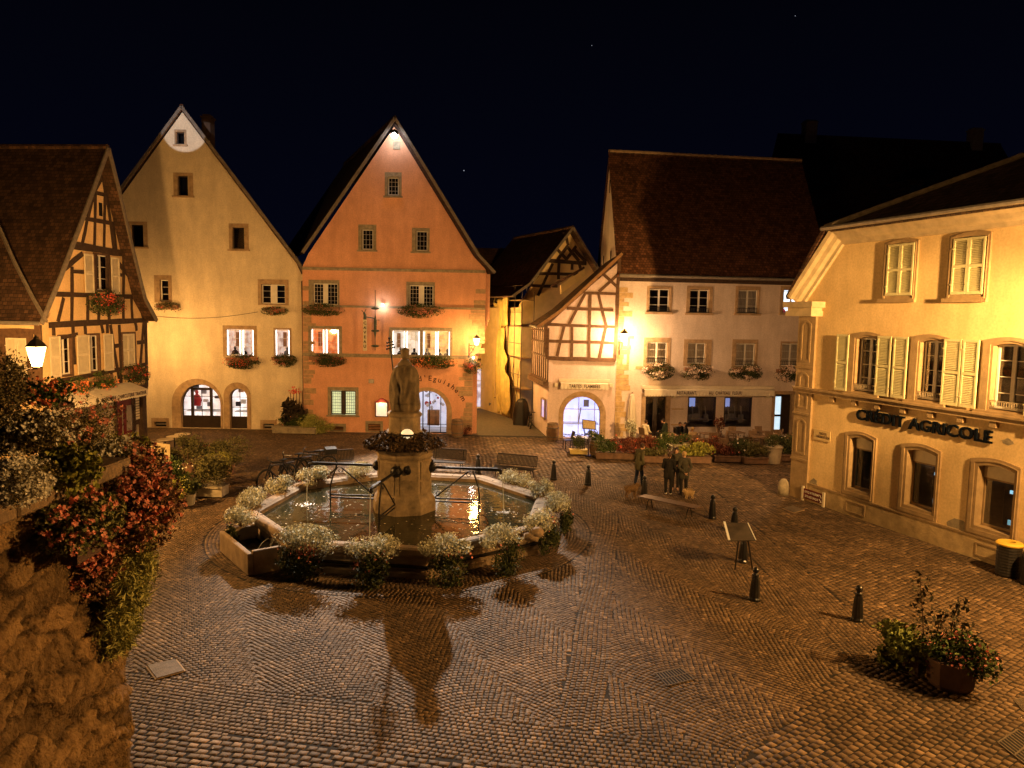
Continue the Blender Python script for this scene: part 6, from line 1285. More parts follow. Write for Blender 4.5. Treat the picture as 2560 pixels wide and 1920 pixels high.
# tarp covered thing
g=gnd(1308,1063); vs=[];fs=[];n=28; pf=[(0,.52),(.2,.50),(.7,.44),(1.1,.40),(1.45,.33),(1.62,.2),(1.68,.03)]; b=MB()
for z,r in pf: vs+=[(r*(1+.1*math.cos(5*2*PI*j/n+2*z)+.05*math.cos(11*2*PI*j/n))*math.cos(2*PI*j/n)*1.1,r*(1+.1*math.cos(5*2*PI*j/n))*math.sin(2*PI*j/n),z) for j in range(n)]
for i in range(len(pf)-1): fs+=[(i*n+j,i*n+(j+1)%n,(i+1)*n+(j+1)%n,(i+1)*n+j) for j in range(n)]
fs.append(tuple((len(pf)-1)*n+j for j in range(n))); b.add(vs,fs); o=b.obj('tarp_cover',mat('black_tarp',(.012,.011,.01),.45,.3,5,.3,20),None,True); o.location=(g.x-.1,g.y+.3,0); tag(o,'upright object wrapped in black tarpaulin at the alley side','tarpaulin')
# scaffold with yellow netting
t=thing('scaffold','yellow netted scaffold on the house in the alley','scaffold',(0,0,0),0)
S0=Vector((-1.25,53.0,0));S1=Vector((.55,47.0,0)); dS=S1-S0; nS=Vector((-dS.y,dS.x,0)).normalized()*-1
if nS.x>0: nS=-nS
SC=mat('scaffold_steel',(.10,.08,.06),.5,.3,6,metal=.4)
for k in range(5):
    for o_ in (0,.8):
        p=S0+dS*k/4-nS*o_; b=MB(); b.tube([p,p+Vector((0,0,8.4+.4*(k%2)))],.03,6); b.obj('standard',SC,t)
for z in (2.2,4.2,6.2,7.9):
    b=MB(); b.bar(S0+Vector((0,0,z)),S1+Vector((0,0,z)),.04,.04); b.bar(S0+Vector((0,0,z+.9)) ,S1+Vector((0,0,z+.9)),.035,.035); b.obj('ledger',SC,t)
    b=MB(); b.slab([S0+Vector((0,0,z)),S1+Vector((0,0,z)),S1-nS*.8+Vector((0,0,z)),S0-nS*.8+Vector((0,0,z))],.05); b.obj('platform',mat('scaffold_boards',(.3,.2,.1),.8,.3,5),t)
for k in range(2): b=MB(); a=S0+dS*(.55+.22*k); b.bar(a+Vector((0,0,.2)),a+dS*.2+Vector((0,0,4)),.03,.03); b.obj('brace',SC,t)
NU,NV=60,46; vs=[];fs=[]
for j in range(NV):
    v=j/(NV-1)
    for i in range(NU):
        u=i/(NU-1)*(.60+.16*math.sin(v*5+.6)*(v<.75)); p=S0+dS*(u-.03); fold=.12*math.sin(u*46+2.4*math.sin(v*4))+.06*math.sin(u*83+v*7); belly=.35*math.sin(PI*min(1,v*1.2))*math.sin(PI*u)*(1-v)
        zt_=8.6-.9*abs(math.sin(u*7.0))-.3*math.sin(u*19)
        q=p+nS*(.12+fold*.9+belly); vs.append((q.x,q.y,.15+(zt_-.15)*v))
for j in range(NV-1): fs+=[(j*NU+i,j*NU+i+1,(j+1)*NU+i+1,(j+1)*NU+i) for i in range(NU-1)]
b=MB(); b.add(vs,fs); o=b.obj('netting',mat('yellow_netting',(.70,.52,.16),.8,.22,3,.3,30),t,True); md=o.modifiers.new('s','SOLIDIFY'); md.thickness=.01
# ================================================================ plants
LG=leafmat('green_leaf',(.03,.05,.012),(.11,.14,.04)); LD=leafmat('dark_leaf',(.025,.035,.012),(.10,.11,.04)); LY=leafmat('yellow_green_leaf',(.12,.13,.02),(.36,.34,.07)); LR=leafmat('red_leaf',(.07,.022,.015),(.26,.09,.05))
LS=leafmat('silver_leaf',(.32,.31,.20),(.80,.77,.58)); LO=leafmat('olive_leaf',(.06,.06,.02),(.17,.15,.06))
FR_=leafmat('red_petal',(.55,.05,.04),(.75,.16,.10)); FP=leafmat('pink_petal',(.62,.16,.12),(.85,.38,.28)); FW_=leafmat('white_petal',(.6,.55,.42),(.85,.8,.68)); FO_=leafmat('orange_petal',(.7,.14,.05),(.9,.34,.14))
TER=mat('terracotta_pot',(.28,.15,.09),.8,.25,4,.3,20); CREAMPOT=mat('pale_pot',(.42,.36,.25),.7,.2,4,.2,20); BOXW=mat('planter_wood',(.13,.075,.045),.8,.3,5,.4,18)
SEED=[100]; FPW=leafmat('pale_pink_petal',(.7,.45,.36),(.9,.78,.66))
def nxt(): SEED[0]+=1; return SEED[0]
def flower_box(F,px0,px1,pyt,label,leaf=LD,fl=FR_,drop=.38,dens=1.0,nf=70,out=.22,group='flower boxes under the windows',py=0,fsize=.055):
    'planter hung under a window: pixel span and the pixel row of its top edge'
    ym=pyt; u0=F.p(px0,ym,-.2)[0]; u1=F.p(px1,ym,-.2)[0]; z=F.p((px0+px1)/2,ym,-.2)[1]; w=(u1-u0)/2
    t=thing('flower_box',label,'flower box',F.w((u0+u1)/2,0,z-.02),F.a,group)
    b=MB(); b.box(-w*.86,w*.86,-.26,-.08,-.2,0); b.bar((-w*.7,-.02,-.24),(w*.7,-.02,-.24),.03,.03)
    for x in (-w*.6,w*.6): b.bar((x,-.26,-.22),(x,0,-.22),.02,.02)
    b.obj('box',TER,t)
    s=nxt(); rg=rngs(s); n=int(900*dens*(u1-u0)); P=blob(rg,(0,-.22,-.06-drop*.3),(w*1.02,out,.16+drop*.5),n,int(10+8*w),.26); P[:,1]=np.minimum(P[:,1],-.02)
    leaves('foliage',P,.075,leaf,t,s,.65,.1,.2)
    nf=int(nf*(u1-u0)); Q=blob(rg,(0,-.30,-.06-drop*.3),(w*1.0,out*.9,.15+drop*.5),nf,max(5,int(7*w)),.2); Q[:,1]=np.minimum(Q[:,1],-.1)-.04
    blossoms('blossoms',Q,fsize,fl,t,s+1,5,(0,-1,.2)); return t
flower_box(FY,388,448,762,'straggly flower box under the upper left window of the cream house',LO,FR_,.25,.55,25)
flower_box(FY,656,716,770,'small flower box lit green under the second floor double window of the cream house',LG,FR_,.22,.7,25)
flower_box(FY,558,650,893,'full red flower box under the lit double window of the cream house',LD,FR_,.5,1.2,60)
flower_box(FY,675,738,892,'round flower box under the lit single window of the cream house',LD,FP,.4,1.2,35)
flower_box(FO,761,855,766,'green flower box under the left second floor window of the orange house',LG,FP,.35,1.1,25)
flower_box(FO,1000,1104,768,'flower box with pink blossoms under the right second floor window of the orange house',LG,FP,.42,1.1,80)
flower_box(FO,766,860,891,'dark flower box left on the first floor of the orange house',LD,FR_,.4,1.2,25)
flower_box(FO,1018,1136,896,'long bright red and green flower box under the yellow lit windows',LG,FO_,.42,1.4,130)
flower_box(FO,1160,1206,905,'small flower bunch hung under the corner lantern of the orange house',LD,FR_,.5,1.0,60)
for k,(a,c,lab) in enumerate(((1608,1682,'first from the left'),(1706,1784,'second from the left'),(1828,1904,'third from the left'),(1938,2014,'last on the right'))):
    flower_box(FR,a,c,916+k*2.0,'white flowered box of the restaurant front, %s'%lab,LD,FPW,.62,1.3,230,.32,'white flower boxes of the restaurant',fsize=.07)
flower_box(FL,222,312,740,'big hanging geranium box under the upper window of the half-timbered house',LD,FR_,.75,1.3,60,.3,fsize=.08)
flower_box(FL,148,228,958,'orange geranium box, left one on the first floor of the half-timbered house',LG,FO_,.6,1.3,110,.3,fsize=.08)
flower_box(FL,232,284,938,'geranium box, middle one on the first floor of the half-timbered house',LG,FO_,.6,1.3,50,.3,fsize=.08)
flower_box(FL,305,368,922,'red geranium box, far one on the first floor of the half-timbered house',LD,FR_,.7,1.2,60,.3,fsize=.08)
# planters astride the fountain rim
def rim_planter(px,py,wpx,label,hang=.6,pink=30,side=1):
    g=gnd(px,py,1.0); d=Vector((g.x,g.y,0))-Vector((FC_C.x,FC_C.y,0)); d.normalize(); c=Vector((FC_C.x,FC_C.y,0))+d*4.78; c.x=c.x*.35+g.x*.65; c.y=c.y*.35+g.y*.65; c.z=.8
    rz=math.atan2(d.y,d.x)+PI/2; w=wpx/1850*g.y/2*1.02
    t=thing('rim_planter',label,'planter',c,rz,'silvery flower planters round the fountain rim'); s=nxt(); rg=rngs(s)
    b=MB(); b.box(-w*.5,w*.5,-.16,.06,-.06,.08); b.obj('box',BOXW,t)
    w*=1.12; P=blob(rg,(0,-.08,.20),(w*rg.uniform(.92,1.12),.42,.32*rg.uniform(.85,1.15)),int(2300*w+700),int(8+7*w),.30); leaves('silver_foliage',P,.085,LS,t,s,.42,.5,.0)
    if hang>0:
        P=blob(rg,(0,-.38,-.36),(w*.86,.2,hang*.62),int(1700*w+400),int(14+8*w),.25); P[:,2]=np.maximum(P[:,2],-.77); P[:,1]=np.minimum(P[:,1],-.16); leaves('hanging_foliage',P,.075,LD,t,s+3,.6,.0,.3)
    Q=blob(rg,(0,-.35,-.05),(w*.95,.28,.32),pink,8,.25); blossoms('blossoms',Q,.065,FP,t,s+7,5,(0,-1,.4)); return t
for a in ((765,1352,140,'large planter at the near left of the fountain rim, full of pink flowers',.75,90),(930,1372,105,'planter left of centre on the near fountain rim',.8,35),(1120,1368,105,'planter right of centre on the near fountain rim, trailing to the ground',.8,18),(1262,1345,95,'planter at the near right corner of the fountain rim',.75,14),(1352,1300,90,'planter on the right side of the rim beside the round stone knob',.7,20),(1392,1256,88,'planter on the right rim behind the one beside the stone knob',.75,12),(1340,1222,70,'planter at the right rear corner of the fountain rim',.3,8),(1278,1192,82,'planter on the right rear rim nearest the third bench',.2,10),
    (794,1192,84,'rounded planter on the rear left rim by the water spout',0,20),(905,1180,64,'planter on the rear rim close to the pillar',0,8),(712,1212,60,'small planter on the left rear rim beside the bicycles',0,10),(640,1243,90,'wide silvery planter on the left rim',.0,8),(598,1290,76,'planter above the stone trough at the left corner of the rim',.5,8)):
    rim_planter(*a)
g=gnd(1338,1330,.85); b=MB(); b.ball((0,0,0),.2,16,0,(1,1,.8)); b.tube([(0,0,-.1),(-.35,-.1,-.1)],[.17,.1],12); o=b.obj('stone_knob',FST,None,True); o.location=(g.x+.05,g.y,.84); tag(o,'rounded sandstone knob on the right corner of the fountain rim','stone knob')
# generic shrub with optional pot
def shrub(name,label,loc,r,leaf,n,size,cat='plant',pot=None,fl=None,nf=0,fs=.06,group=None,clumps=14,asp=.5,up=.3,stem=False,spread=.24,rz=0):
    t=thing(name,label,cat,loc,rz,group); s=nxt(); rg=rngs(s); zb=0
    if pot:
        kind,pr,ph,pm=pot; b=MB()
        if kind=='round': b.lathe([(pr*.7,0),(pr*.78,.02),(pr,ph*.92),(pr*1.08,ph*.94),(pr*1.08,ph),(pr*.9,ph),(pr*.88,ph-.05)],20)
        else: b.box(-pr,pr,-pr*kind_d(kind),pr*kind_d(kind),.05,ph); b.box(-pr-.03,pr+.03,-pr*kind_d(kind)-.03,pr*kind_d(kind)+.03,ph-.06,ph+.001)
        b.obj('pot',pm,t); zb=ph
    if stem:
        b=MB()
        for k in range(5): a=k*1.3; b.tube([(0.03*math.cos(a),.03*math.sin(a),zb*.9),(r[0]*.3*math.cos(a),r[1]*.3*math.sin(a),zb+r[2]*.7),(r[0]*.6*math.cos(a),r[1]*.6*math.sin(a),zb+r[2]*1.2)],[.03,.02,.008],5)
        b.obj('stems',BOXW,t)
    c=(0,0,zb+r[2]*(1.15 if stem else .85)); P=blob(rg,c,r,n,clumps,spread); P[:,2]=np.maximum(P[:,2],.03); leaves('foliage',P,size,leaf,t,s,asp,up)
    if fl: Q=blob(rg,(c[0],c[1],c[2]+r[2]*.1),(r[0]*1.03,r[1]*1.03,r[2]*1.03),nf,clumps,.22); blossoms('blossoms',Q,fs,fl,t,s+5,5,(0,-.6,.7))
    return t
def kind_d(k): return {'box':.55,'square':1.0}[k]
# left of the square: pots and shrubs
def G(px,py): g=gnd(px,py); return (g.x,g.y,0)
shrub('round_shrub','small standard tree with a round loose crown behind the cream chairs',G(470,1180),(.62,.62,.62),LO,2200,.09,'shrub',('round',.25,.35,TER),stem=True)
shrub('round_shrub','airy olive shrub with an arching right side, left of the bicycles',G(570,1185),(1.0,.7,.62),LO,3000,.085,'shrub',('round',.28,.35,TER),stem=True,spread=.2)
shrub('potted_flowers','pot of dark leaves with a few red flowers between the two airy shrubs',G(515,1160),(.45,.4,.35),LD,1300,.09,'plant',('round',.22,.3,TER),FR_,16)
shrub('yellow_bush','bright yellow green feathery bush in a pale trough by the pots',G(545,1215),(.62,.55,.5),LY,2600,.10,'plant',('round',.28,.4,CREAMPOT),asp=.2,up=.8)
shrub('potted_shrub','tall green shrub in the square planter of the pot group',G(522,1240),(.75,.65,.7),LO,3200,.09,'plant',('box',.62,.42,CREAMPOT))
shrub('potted_flowers','round cream pot with dark leaves at the front of the pot group',G(472,1262),(.38,.38,.34),LD,1400,.085,'plant',('round',.25,.42,CREAMPOT),FW_,6)
shrub('potted_flowers','leafy bush with white blossoms beside the cream panel chairs',G(438,1250),(.75,.6,.62),LG,3200,.09,'plant',('box',.5,.42,CREAMPOT),FW_,60,.07)
shrub('potted_flowers','yellow flowering bush just left of the round cream pot',G(445,1270),(.4,.4,.42),LY,1500,.09,'plant',('round',.25,.35,TER))
shrub('low_plants','low green foliage round the legs of the cafe tables',G(410,1150),(1.3,.5,.33),LO,2200,.09)
shrub('potted_shrub','green clump behind the cream panel chairs',G(350,1160),(.8,.6,.5),LG,2000,.1)
# corner bed between the two gables
def at_f(F,px,y): u=F.p(px,1080,y)[0]; v=F.w(u,y,0); return (v.x,v.y,0)
t=shrub('corner_planter','long stone trough with canna lilies and grasses between the two gabled houses',at_f(FY,742,-.9),(1.25,.45,.4),LG,2200,.1,'planter',('box',1.2,.4,STONE2),FP,25)
s=nxt(); P=blob(rngs(s),(-.25,0,1.15),(.72,.35,.62),150,9,.25); leaves('canna_leaves',P,.58,leafmat('canna_leaf',(.02,.018,.012),(.09,.06,.035)),t,s,.42,.7); s=nxt(); P=blob(rngs(s),(-.3,0,1.75),(.3,.2,.4),26,5,.25); leaves('upper_canna_leaves',P,.42,MATS['canna_leaf'],t,s,.36,.9)
b=MB()
for k in range(5): b.tube([(-.3+.15*k,0,.4),(-.35+.17*k,.05,2.3+.12*(k%3))],.02,5)
b.obj('canna_stems',BOXW,t); s=nxt(); Q=blob(rngs(s),(-.1,0,2.35),(.35,.15,.25),30,4,.3); blossoms('canna_blossoms',Q,.12,FR_,t,s)
shrub('grass_clump','bright yellow green weeping grass at the right end of the corner trough',at_f(FY,790,-1.2),(.95,.55,.62),leafmat('bright_grass',(.22,.24,.05),(.52,.50,.16)),3200,.24,'plant',asp=.10,up=.2)
shrub('corner_weed','small dark plant at the foot of the orange house corner by the alley',G(1170,1088),(.3,.3,.3),LR,500,.07)
# terrace edge of the restaurant
g=gnd(1492,1138); t=barrel(1492,1138,'half height barrel planter with a shiny hoop left of the terrace hedge',.75,.4,None); s=nxt(); P=blob(rngs(s),(0,0,1.0),(.5,.42,.3),1300,10,.25); leaves('foliage',P,.08,LG,t,s); Q=blob(rngs(s),(0,-.1,1.05),(.52,.42,.3),16,6,.25); blossoms('blossoms',Q,.07,FW_,t,s)
shrub('box_planter','yellow wooden box with a dark round bush left of the barrel planter',G(1446,1136),(.42,.38,.42),LD,1500,.07,'planter',('box',.42,.26,mat('yellow_box',(.55,.42,.14),.7,.15,5)))
hd=[(1512,1148,.55,.42,.55,LG,'light green bush at the left end of the terrace hedge',None,0),(1560,1148,.75,.45,.68,LR,'dense red leaved hedge bush behind the lone standing man',FR_,40),(1610,1146,.7,.42,.72,LR,'red and green hedge bush between the lone man and the couple',FR_,25),(1655,1146,.75,.45,.85,LG,'tall green bush with pale blossoms rising behind the standing group',FW_,40),(1630,1156,.7,.3,.3,LO,'low trailing green plant in front of the red hedge bush',None,0),(1738,1157,.85,.5,.55,LY,'yellow green leafy bush right of the standing group',None,0),(1772,1146,.8,.45,.72,LR,'rust red bush right behind the yellow green one',FO_,20),(1815,1154,.8,.4,.4,LR,'low dark red bush of the terrace hedge',FR_,14),(1850,1154,.7,.45,.8,LD,'dark bush with white and orange blossoms near the right pot',FW_,30),(1885,1159,.7,.4,.62,LO,'trailing olive green plant just left of the big pale pot',None,0),(1975,1152,.9,.5,.85,LD,'dark bush at the right end of the terrace beside the bank corner',FW_,10)]
for px,py,rx,ry,rz_,lf,lab,fl,nf in hd: shrub('hedge_bush',lab,G(px,py),(rx,ry,rz_*.62),lf,int(2300*rx),.10,'bush',('box',rx*.8,.35,BOXW),fl,nf,.09,'planted edge of the restaurant terrace')
shrub('potted_flowers','big pale pot behind the standing group with dark flowers',G(1700,1145),(.5,.4,.3),LD,1100,.08,'plant',('round',.42,.72,CREAMPOT),FR_,12)
shrub('potted_flowers','big grey green pot near the bank corner with dark flowers',G(1932,1158),(.55,.45,.34),LD,1300,.08,'plant',('round',.42,.85,CREAMPOT),FW_,14)
shrub('terrace_plant','pale leafy plant in a pot under the closed parasol',G(1578,1112),(.35,.3,.5),LS,700,.12,'plant',('round',.22,.4,TER),stem=True)
shrub('terrace_plant','thin potted plant between the restaurant shop windows',G(1795,1100),(.3,.3,.5),LR,260,.12,'plant',('round',.2,.4,TER),stem=True)
# big planter at the lower right
a=gnd(2252,1662);c=gnd(2400,1722); d=c-a; m_=(a+c)/2; t=thing('large_planter','big planter of green leaves, pink geraniums and tall dark stems in the lower right foreground','planter',m_,math.atan2(d.y,d.x)); Lh=d.length/2+.1
b=MB(); b.box(-Lh,-Lh*.1,-.32,.4,.05,.55); b.lathe([(.34,0),(.42,.1),(.46,.5),(.46,.56),(.4,.56)],8,(Lh*.62,-.05,0)); b.obj('box',mat('dark_planter_wood',(.10,.055,.035),.75,.3,4,.3,16),t)
s=nxt(); P=blob(rngs(s),(-Lh*.72,-.22,.45),(.58,.42,.48),2600,22,.24); P[:,2]=np.maximum(P[:,2],.03); leaves('light_foliage',P,.095,leafmat('lime_leaf',(.08,.10,.02),(.34,.36,.10)),t,s,.85,.2)
s=nxt(); P=blob(rngs(s),(Lh*.75,-.05,.62),(.66,.5,.46),3000,24,.25); P[:,2]=np.maximum(P[:,2],.05); leaves('dark_foliage',P,.075,LG,t,s,.7,.2); Q=blob(rngs(s),(Lh*.78,-.12,.66),(.70,.52,.48),330,26,.16); blossoms('blossoms',Q,.055,FP,t,s+2,5,(-.1,-.7,.7))
s=nxt(); Q=blob(rngs(s),(-Lh*.9,.1,.55),(.35,.3,.2),60,6,.2); blossoms('blossoms',Q,.05,FP,t,s+2,5,(-.1,-.7,.7))
for k,(x,y,h,dx) in enumerate(((-Lh*.42,.15,1.92,-.08),(Lh*.35,.18,1.62,.15),(Lh*.08,.1,1.35,.05),(Lh*.62,.1,1.3,.25))):
    b=MB(); pts=[(x+dx*q*q+.03*math.sin(5*q+k),y+.02*math.sin(7*q),.4+(h-.4)*q) for q in (0,.25,.5,.75,1)]; b.tube(pts,[.014,.013,.011,.009,.005],6); st_=b.obj('stem',BOXW,t); rg=rngs(nxt()); P=[]
    for q in np.linspace(.32,1,13 if k<2 else 9):
        for m in range(6 if k<2 else 4): a_=rg.uniform(0,2*PI); rr=rg.uniform(.05,.26)*(1.15-q*.55); P.append((x+dx*q*q+rr*math.cos(a_),y+rr*math.sin(a_),.4+(h-.4)*q+rg.uniform(-.05,.03)))
    leaves('stem_leaves',np.array(P),.125,leafmat('dahlia_leaf',(.03,.03,.015),(.14,.11,.06)),st_,nxt(),.5,-.3,.3)
# ================================================================ terrace wall and its flowers, lower left
XW=-4.35
from mathutils import noise
def rough_wall(y0,y1,z0,z1,name,NUu=260,NVv=240):
    'coursed rubble: each stone a cell with its own depth, recessed joints, weathered surface'
    vs=[];fs=[];at=[]
    def disp(u,z):
        w_=noise.noise(Vector((u*1.1,z*1.1,7)))*.35+noise.noise(Vector((u*5,z*5,2)))*.10; q=Vector((u*1.7+w_*1.6,z*4.0+w_*1.8,.5)); d,pts=noise.voronoi(q); e=d[1]-d[0]; k=pts[0]; rnd=(math.sin(k.x*127.1+k.y*311.7)*43758.5)%1
        n1=noise.fractal(Vector((u*1.2,z*1.2,3.1)),1,2.1,4); n2=noise.fractal(Vector((u*11,z*11,1.1)),.7,2.1,4); g=min(1,e*13)
        at.append(g*(.35+.65*rnd)); return .07*n1+(.02+.06*rnd)*g+.030*n2-.06
    L1=y1-y0; NC=NUu+50
    for j in range(NVv):
        z=z0+(z1-z0)*j/(NVv-1)
        for i in range(NC):
            if i<NUu: u=i/(NUu-1); y=y0+L1*u; e=disp(y,z); r_=max(0,(y-(y1-.25))/.25); x=XW+e-.16*r_*r_; vs.append((x,y,z))
            else:
                k=(i-NUu+1)/50; e=disp(y1+k*2,z); vs.append((XW-.16-2*k,y1+e*1.3,z))
    for j in range(NVv-1): fs+=[(j*NC+i,j*NC+i+1,(j+1)*NC+i+1,(j+1)*NC+i) for i in range(NC-1)]
    b=MB(); b.add(vs,fs); o=b.obj(name,MATS_WALL,None,True); a=o.data.attributes.new('stone_face','FLOAT','POINT'); a.data.foreach_set('value',at); return o
def wallmat():
    m=mat('rubble_wall',(.30,.19,.085),.95,.35,4.5,1.0,26,stain=.8,col2=(.10,.06,.025)); nt=m.node_tree; p=nt.nodes['Principled BSDF']; L=nt.links.new; src=p.inputs['Base Color'].links[0].from_socket
    a=nn(nt,'ShaderNodeAttribute'); a.attribute_name='stone_face'; r=nn(nt,'ShaderNodeValToRGB'); r.color_ramp.elements[0].position=.05; r.color_ramp.elements[0].color=(.2,.18,.15,1); r.color_ramp.elements[1].position=1; r.color_ramp.elements[1].color=(1.25,1.2,1.1,1); x=r.color_ramp.elements.new(.5); x.color=(.7,.68,.62,1)
    mx=nn(nt,'ShaderNodeMix',data_type='RGBA',blend_type='MULTIPLY'); mx.inputs['Factor'].default_value=1; L(a.outputs['Fac'],r.inputs[0]); L(src,mx.inputs['A']); L(r.outputs[0],mx.inputs['B']); L(mx.outputs['Result'],p.inputs['Base Color'])
    bp=[n for n in nt.nodes if n.type=='BUMP'][0]; bp.inputs['Distance'].default_value=.06; return m
MATS_WALL=wallmat()
wl_=thing('terrace_wall','rough rubble stone terrace wall with coping in the lower left corner','wall',(XW,6,0),0)
o=rough_wall(1.5,8.35,0,5.15,'masonry'); o.parent=wl_; o.location=(-XW,-6,0)
b=MB(); b.box(-9,XW-.2,1.5,8.0,5.0,5.12); o=b.obj('core',MATS_WALL,wl_); o.location=(-XW,-6,0)
zc1=atX(10,1262,XW+.12).z; b=MB()
yy=1.5
while yy<7.3: b.box(XW-.45,XW+.12,yy,yy+.93,zc1-.17,zc1); yy+=.95
o=b.obj('coping',mat('coping_stone',(.20,.135,.075),.85,.3,3,.6,20,stain=.4),wl_); o.location=(-XW,-6,0); md=o.modifiers.new('b','BEVEL'); md.width=.02
b=MB(); q=[atY(228,1175,8.9),atY(330,1188,8.9)]; b.box(-5.5,-4.9,8.45,9.1,0,5.0); b.box(-5.55,-4.72,8.25,9.2,5.0,5.16); o=b.obj('gate_pier',mat('dark_slab',(.035,.024,.014),.9,.4,4,.6,20),wl_); o.location=(-XW,-6,0); md=o.modifiers.new('b','BEVEL'); md.width=.03
# hanging box and flower masses
def mass(name,label,c,r,leaf,n,size,fl=None,nf=0,fs=.05,asp=.5,up=.2,droop=0,clumps=24,cat='flowering plant',spread=.22,box=None,out=(.6,-.25,.45),extra=()):
    t=thing(name,label,cat,c,0,None); s=nxt(); P=blob(rngs(s),(0,0,0),r,n,clumps,spread); leaves('foliage',P,size,leaf,t,s,asp,up,droop)
    if fl: Q=heads(rngs(s+50),r,nf) if nf<700 else blob(rngs(s+50),(0,0,0),(r[0]*1.05,r[1]*1.05,r[2]*1.08),nf,clumps,.13); blossoms('blossoms',Q,fs,fl,t,s+9,5,out)
    if box: b=MB(); b.box(*box); b.obj('box',mat('dark_terracotta',(.07,.035,.02),.8,.25,4,.3,20),t)
    for (cc,rr,lf,n2,sz,f2,nf2) in extra:
        s=nxt(); P=blob(rngs(s),cc,rr,n2,clumps,spread); leaves('foliage',P,sz,lf,t,s,asp,up,droop)
        if f2: Q=blob(rngs(s+50),cc,[k*1.08 for k in rr],nf2,max(6,clumps//2),.1); blossoms('blossoms',Q,fs,f2,t,s+9,5,out)
    return t
def heads(rg,r,n,bias=(.55,-.6,.45)):
    'flower heads sitting on the outside of the mass, each a tight cluster'
    d=rg.normal(size=(n,3))*.75+np.array(bias); d/=np.linalg.norm(d,axis=1)[:,None]; c=d*np.array(r)*rg.uniform(.85,1.12,n)[:,None]
    return (c[:,None,:]+rg.normal(size=(n,6,3))*.014).reshape(-1,3)
def C(px,py,Y): return atY(px,py,Y)
gl=leafmat('geranium_leaf',(.07,.085,.03),(.28,.25,.09)); RU=leafmat('rusty_leaf',(.08,.05,.022),(.32,.17,.08)); gy=leafmat('grassy_leaf',(.20,.20,.05),(.62,.57,.19)); TD=leafmat('terrace_leaf',(.075,.065,.03),(.26,.20,.085)); TO=leafmat('terrace_olive',(.09,.09,.03),(.30,.25,.10))
SAL=leafmat('salmon_petal',(.75,.20,.12),(.95,.45,.30)); WT=leafmat('cream_petal',(.65,.58,.42),(.95,.88,.7))
mass('geranium_planter','big pink geranium planter hanging from the terrace wall beside the coping',C(205,1300,7.0),(.28,.50,.28),gl,5200,.042,SAL,60,.042,.8,.2,0,30,'planter',.22,(-.07,.09,-.25,.15,-.36,-.2))
mass('geranium_planter','rust red geranium mass spilling beyond the terrace wall corner',C(350,1270,8.1),(.40,.55,.44),RU,9000,.042,SAL,130,.042,.7,.2,0,44,'planter')
mass('geranium_planter','upper geraniums rising toward the cream panel chairs',C(325,1170,9.2),(.45,.4,.33),RU,4200,.045,SAL,70,.045,.8,.2,0,26,'planter')
mass('trailing_geraniums','dark trailing geraniums with clusters of salmon flowers low on the wall',C(232,1405,7.5),(.26,.35,.36),RU,6500,.036,SAL,80,.042,.7,.0,.2,34,'hanging plant')
mass('hanging_grass','light green willowy plant cascading down the corner of the terrace wall',C(325,1430,7.9),(.24,.34,.42),gy,5200,.105,None,0,.05,.14,-.1,.5,34,'hanging plant',.24,None,(.6,-.25,.45),(((-.12,-.1,-.55),(.20,.3,.36),gy,3800,.105,None,0),((.05,.05,.42),(.2,.25,.25),gy,1600,.09,None,0)))
mass('white_alyssum','ball of tiny white flowers at the left edge above the coping',C(45,1205,6.0),(.27,.32,.20),TD,4200,.02,WT,3000,.024,.6,.3,0,60,'flowering plant',.16)
mass('white_alyssum','second drift of tiny white flowers behind the yellow green leaves',C(262,1125,9.0),(.34,.4,.20),TO,3000,.03,WT,1800,.03,.6,.3,0,60,'flowering plant',.16)
mass('coleus','yellow green leafy clump between the two white flowered ones',C(168,1180,6.9),(.26,.30,.24),LY,2600,.055,None,0,.05,.75,.1,0,30)
mass('rose_bush','dark flowering bush with scattered white and pink blooms, left edge',C(60,1085,7.6),(.55,.5,.27),TD,10000,.036,WT,100,.032,.5,.3,0,60,'bush',.2)
mass('rose_bush','dark bush with a few salmon blooms in front of the butcher awning',C(165,1085,8.4),(.42,.5,.24),TD,6000,.036,SAL,45,.045,.5,.3,0,44,'bush',.2)
mass('dark_bush','tall dark grey green bush rising at the far left under the big lantern',C(-2,965,6.8),(.15,.4,.34),TD,4200,.03,None,0,.04,.5,.3,0,36,'bush',.2)
mass('lantern_geraniums','orange geraniums glowing just below the big lantern',C(88,985,9.6),(.42,.4,.22),LG,2600,.05,FO_,50,.04,.8,.3,0,22,'flowering plant',.22)
mass('twiggy_bush','thin twiggy bush with sparse leaves before the butcher shop wall',C(225,1045,9.4),(.38,.5,.27),TO,1000,.04,SAL,25,.035,.4,.3,0,46,'bush',.30)
mass('terrace_greens','mixed yellow green leaves at the end of the terrace near the red door',C(300,1122,10.2),(.34,.4,.22),LY,2000,.06,FW_,20,.05,.5,.3,0,22)
b=MB(); b.box(-11,-4.6,4.5,9.9,4.4,4.9); o=b.obj('terrace_bed',mat('bed_soil',(.03,.02,.012),.95,.4,5)); struct(o)
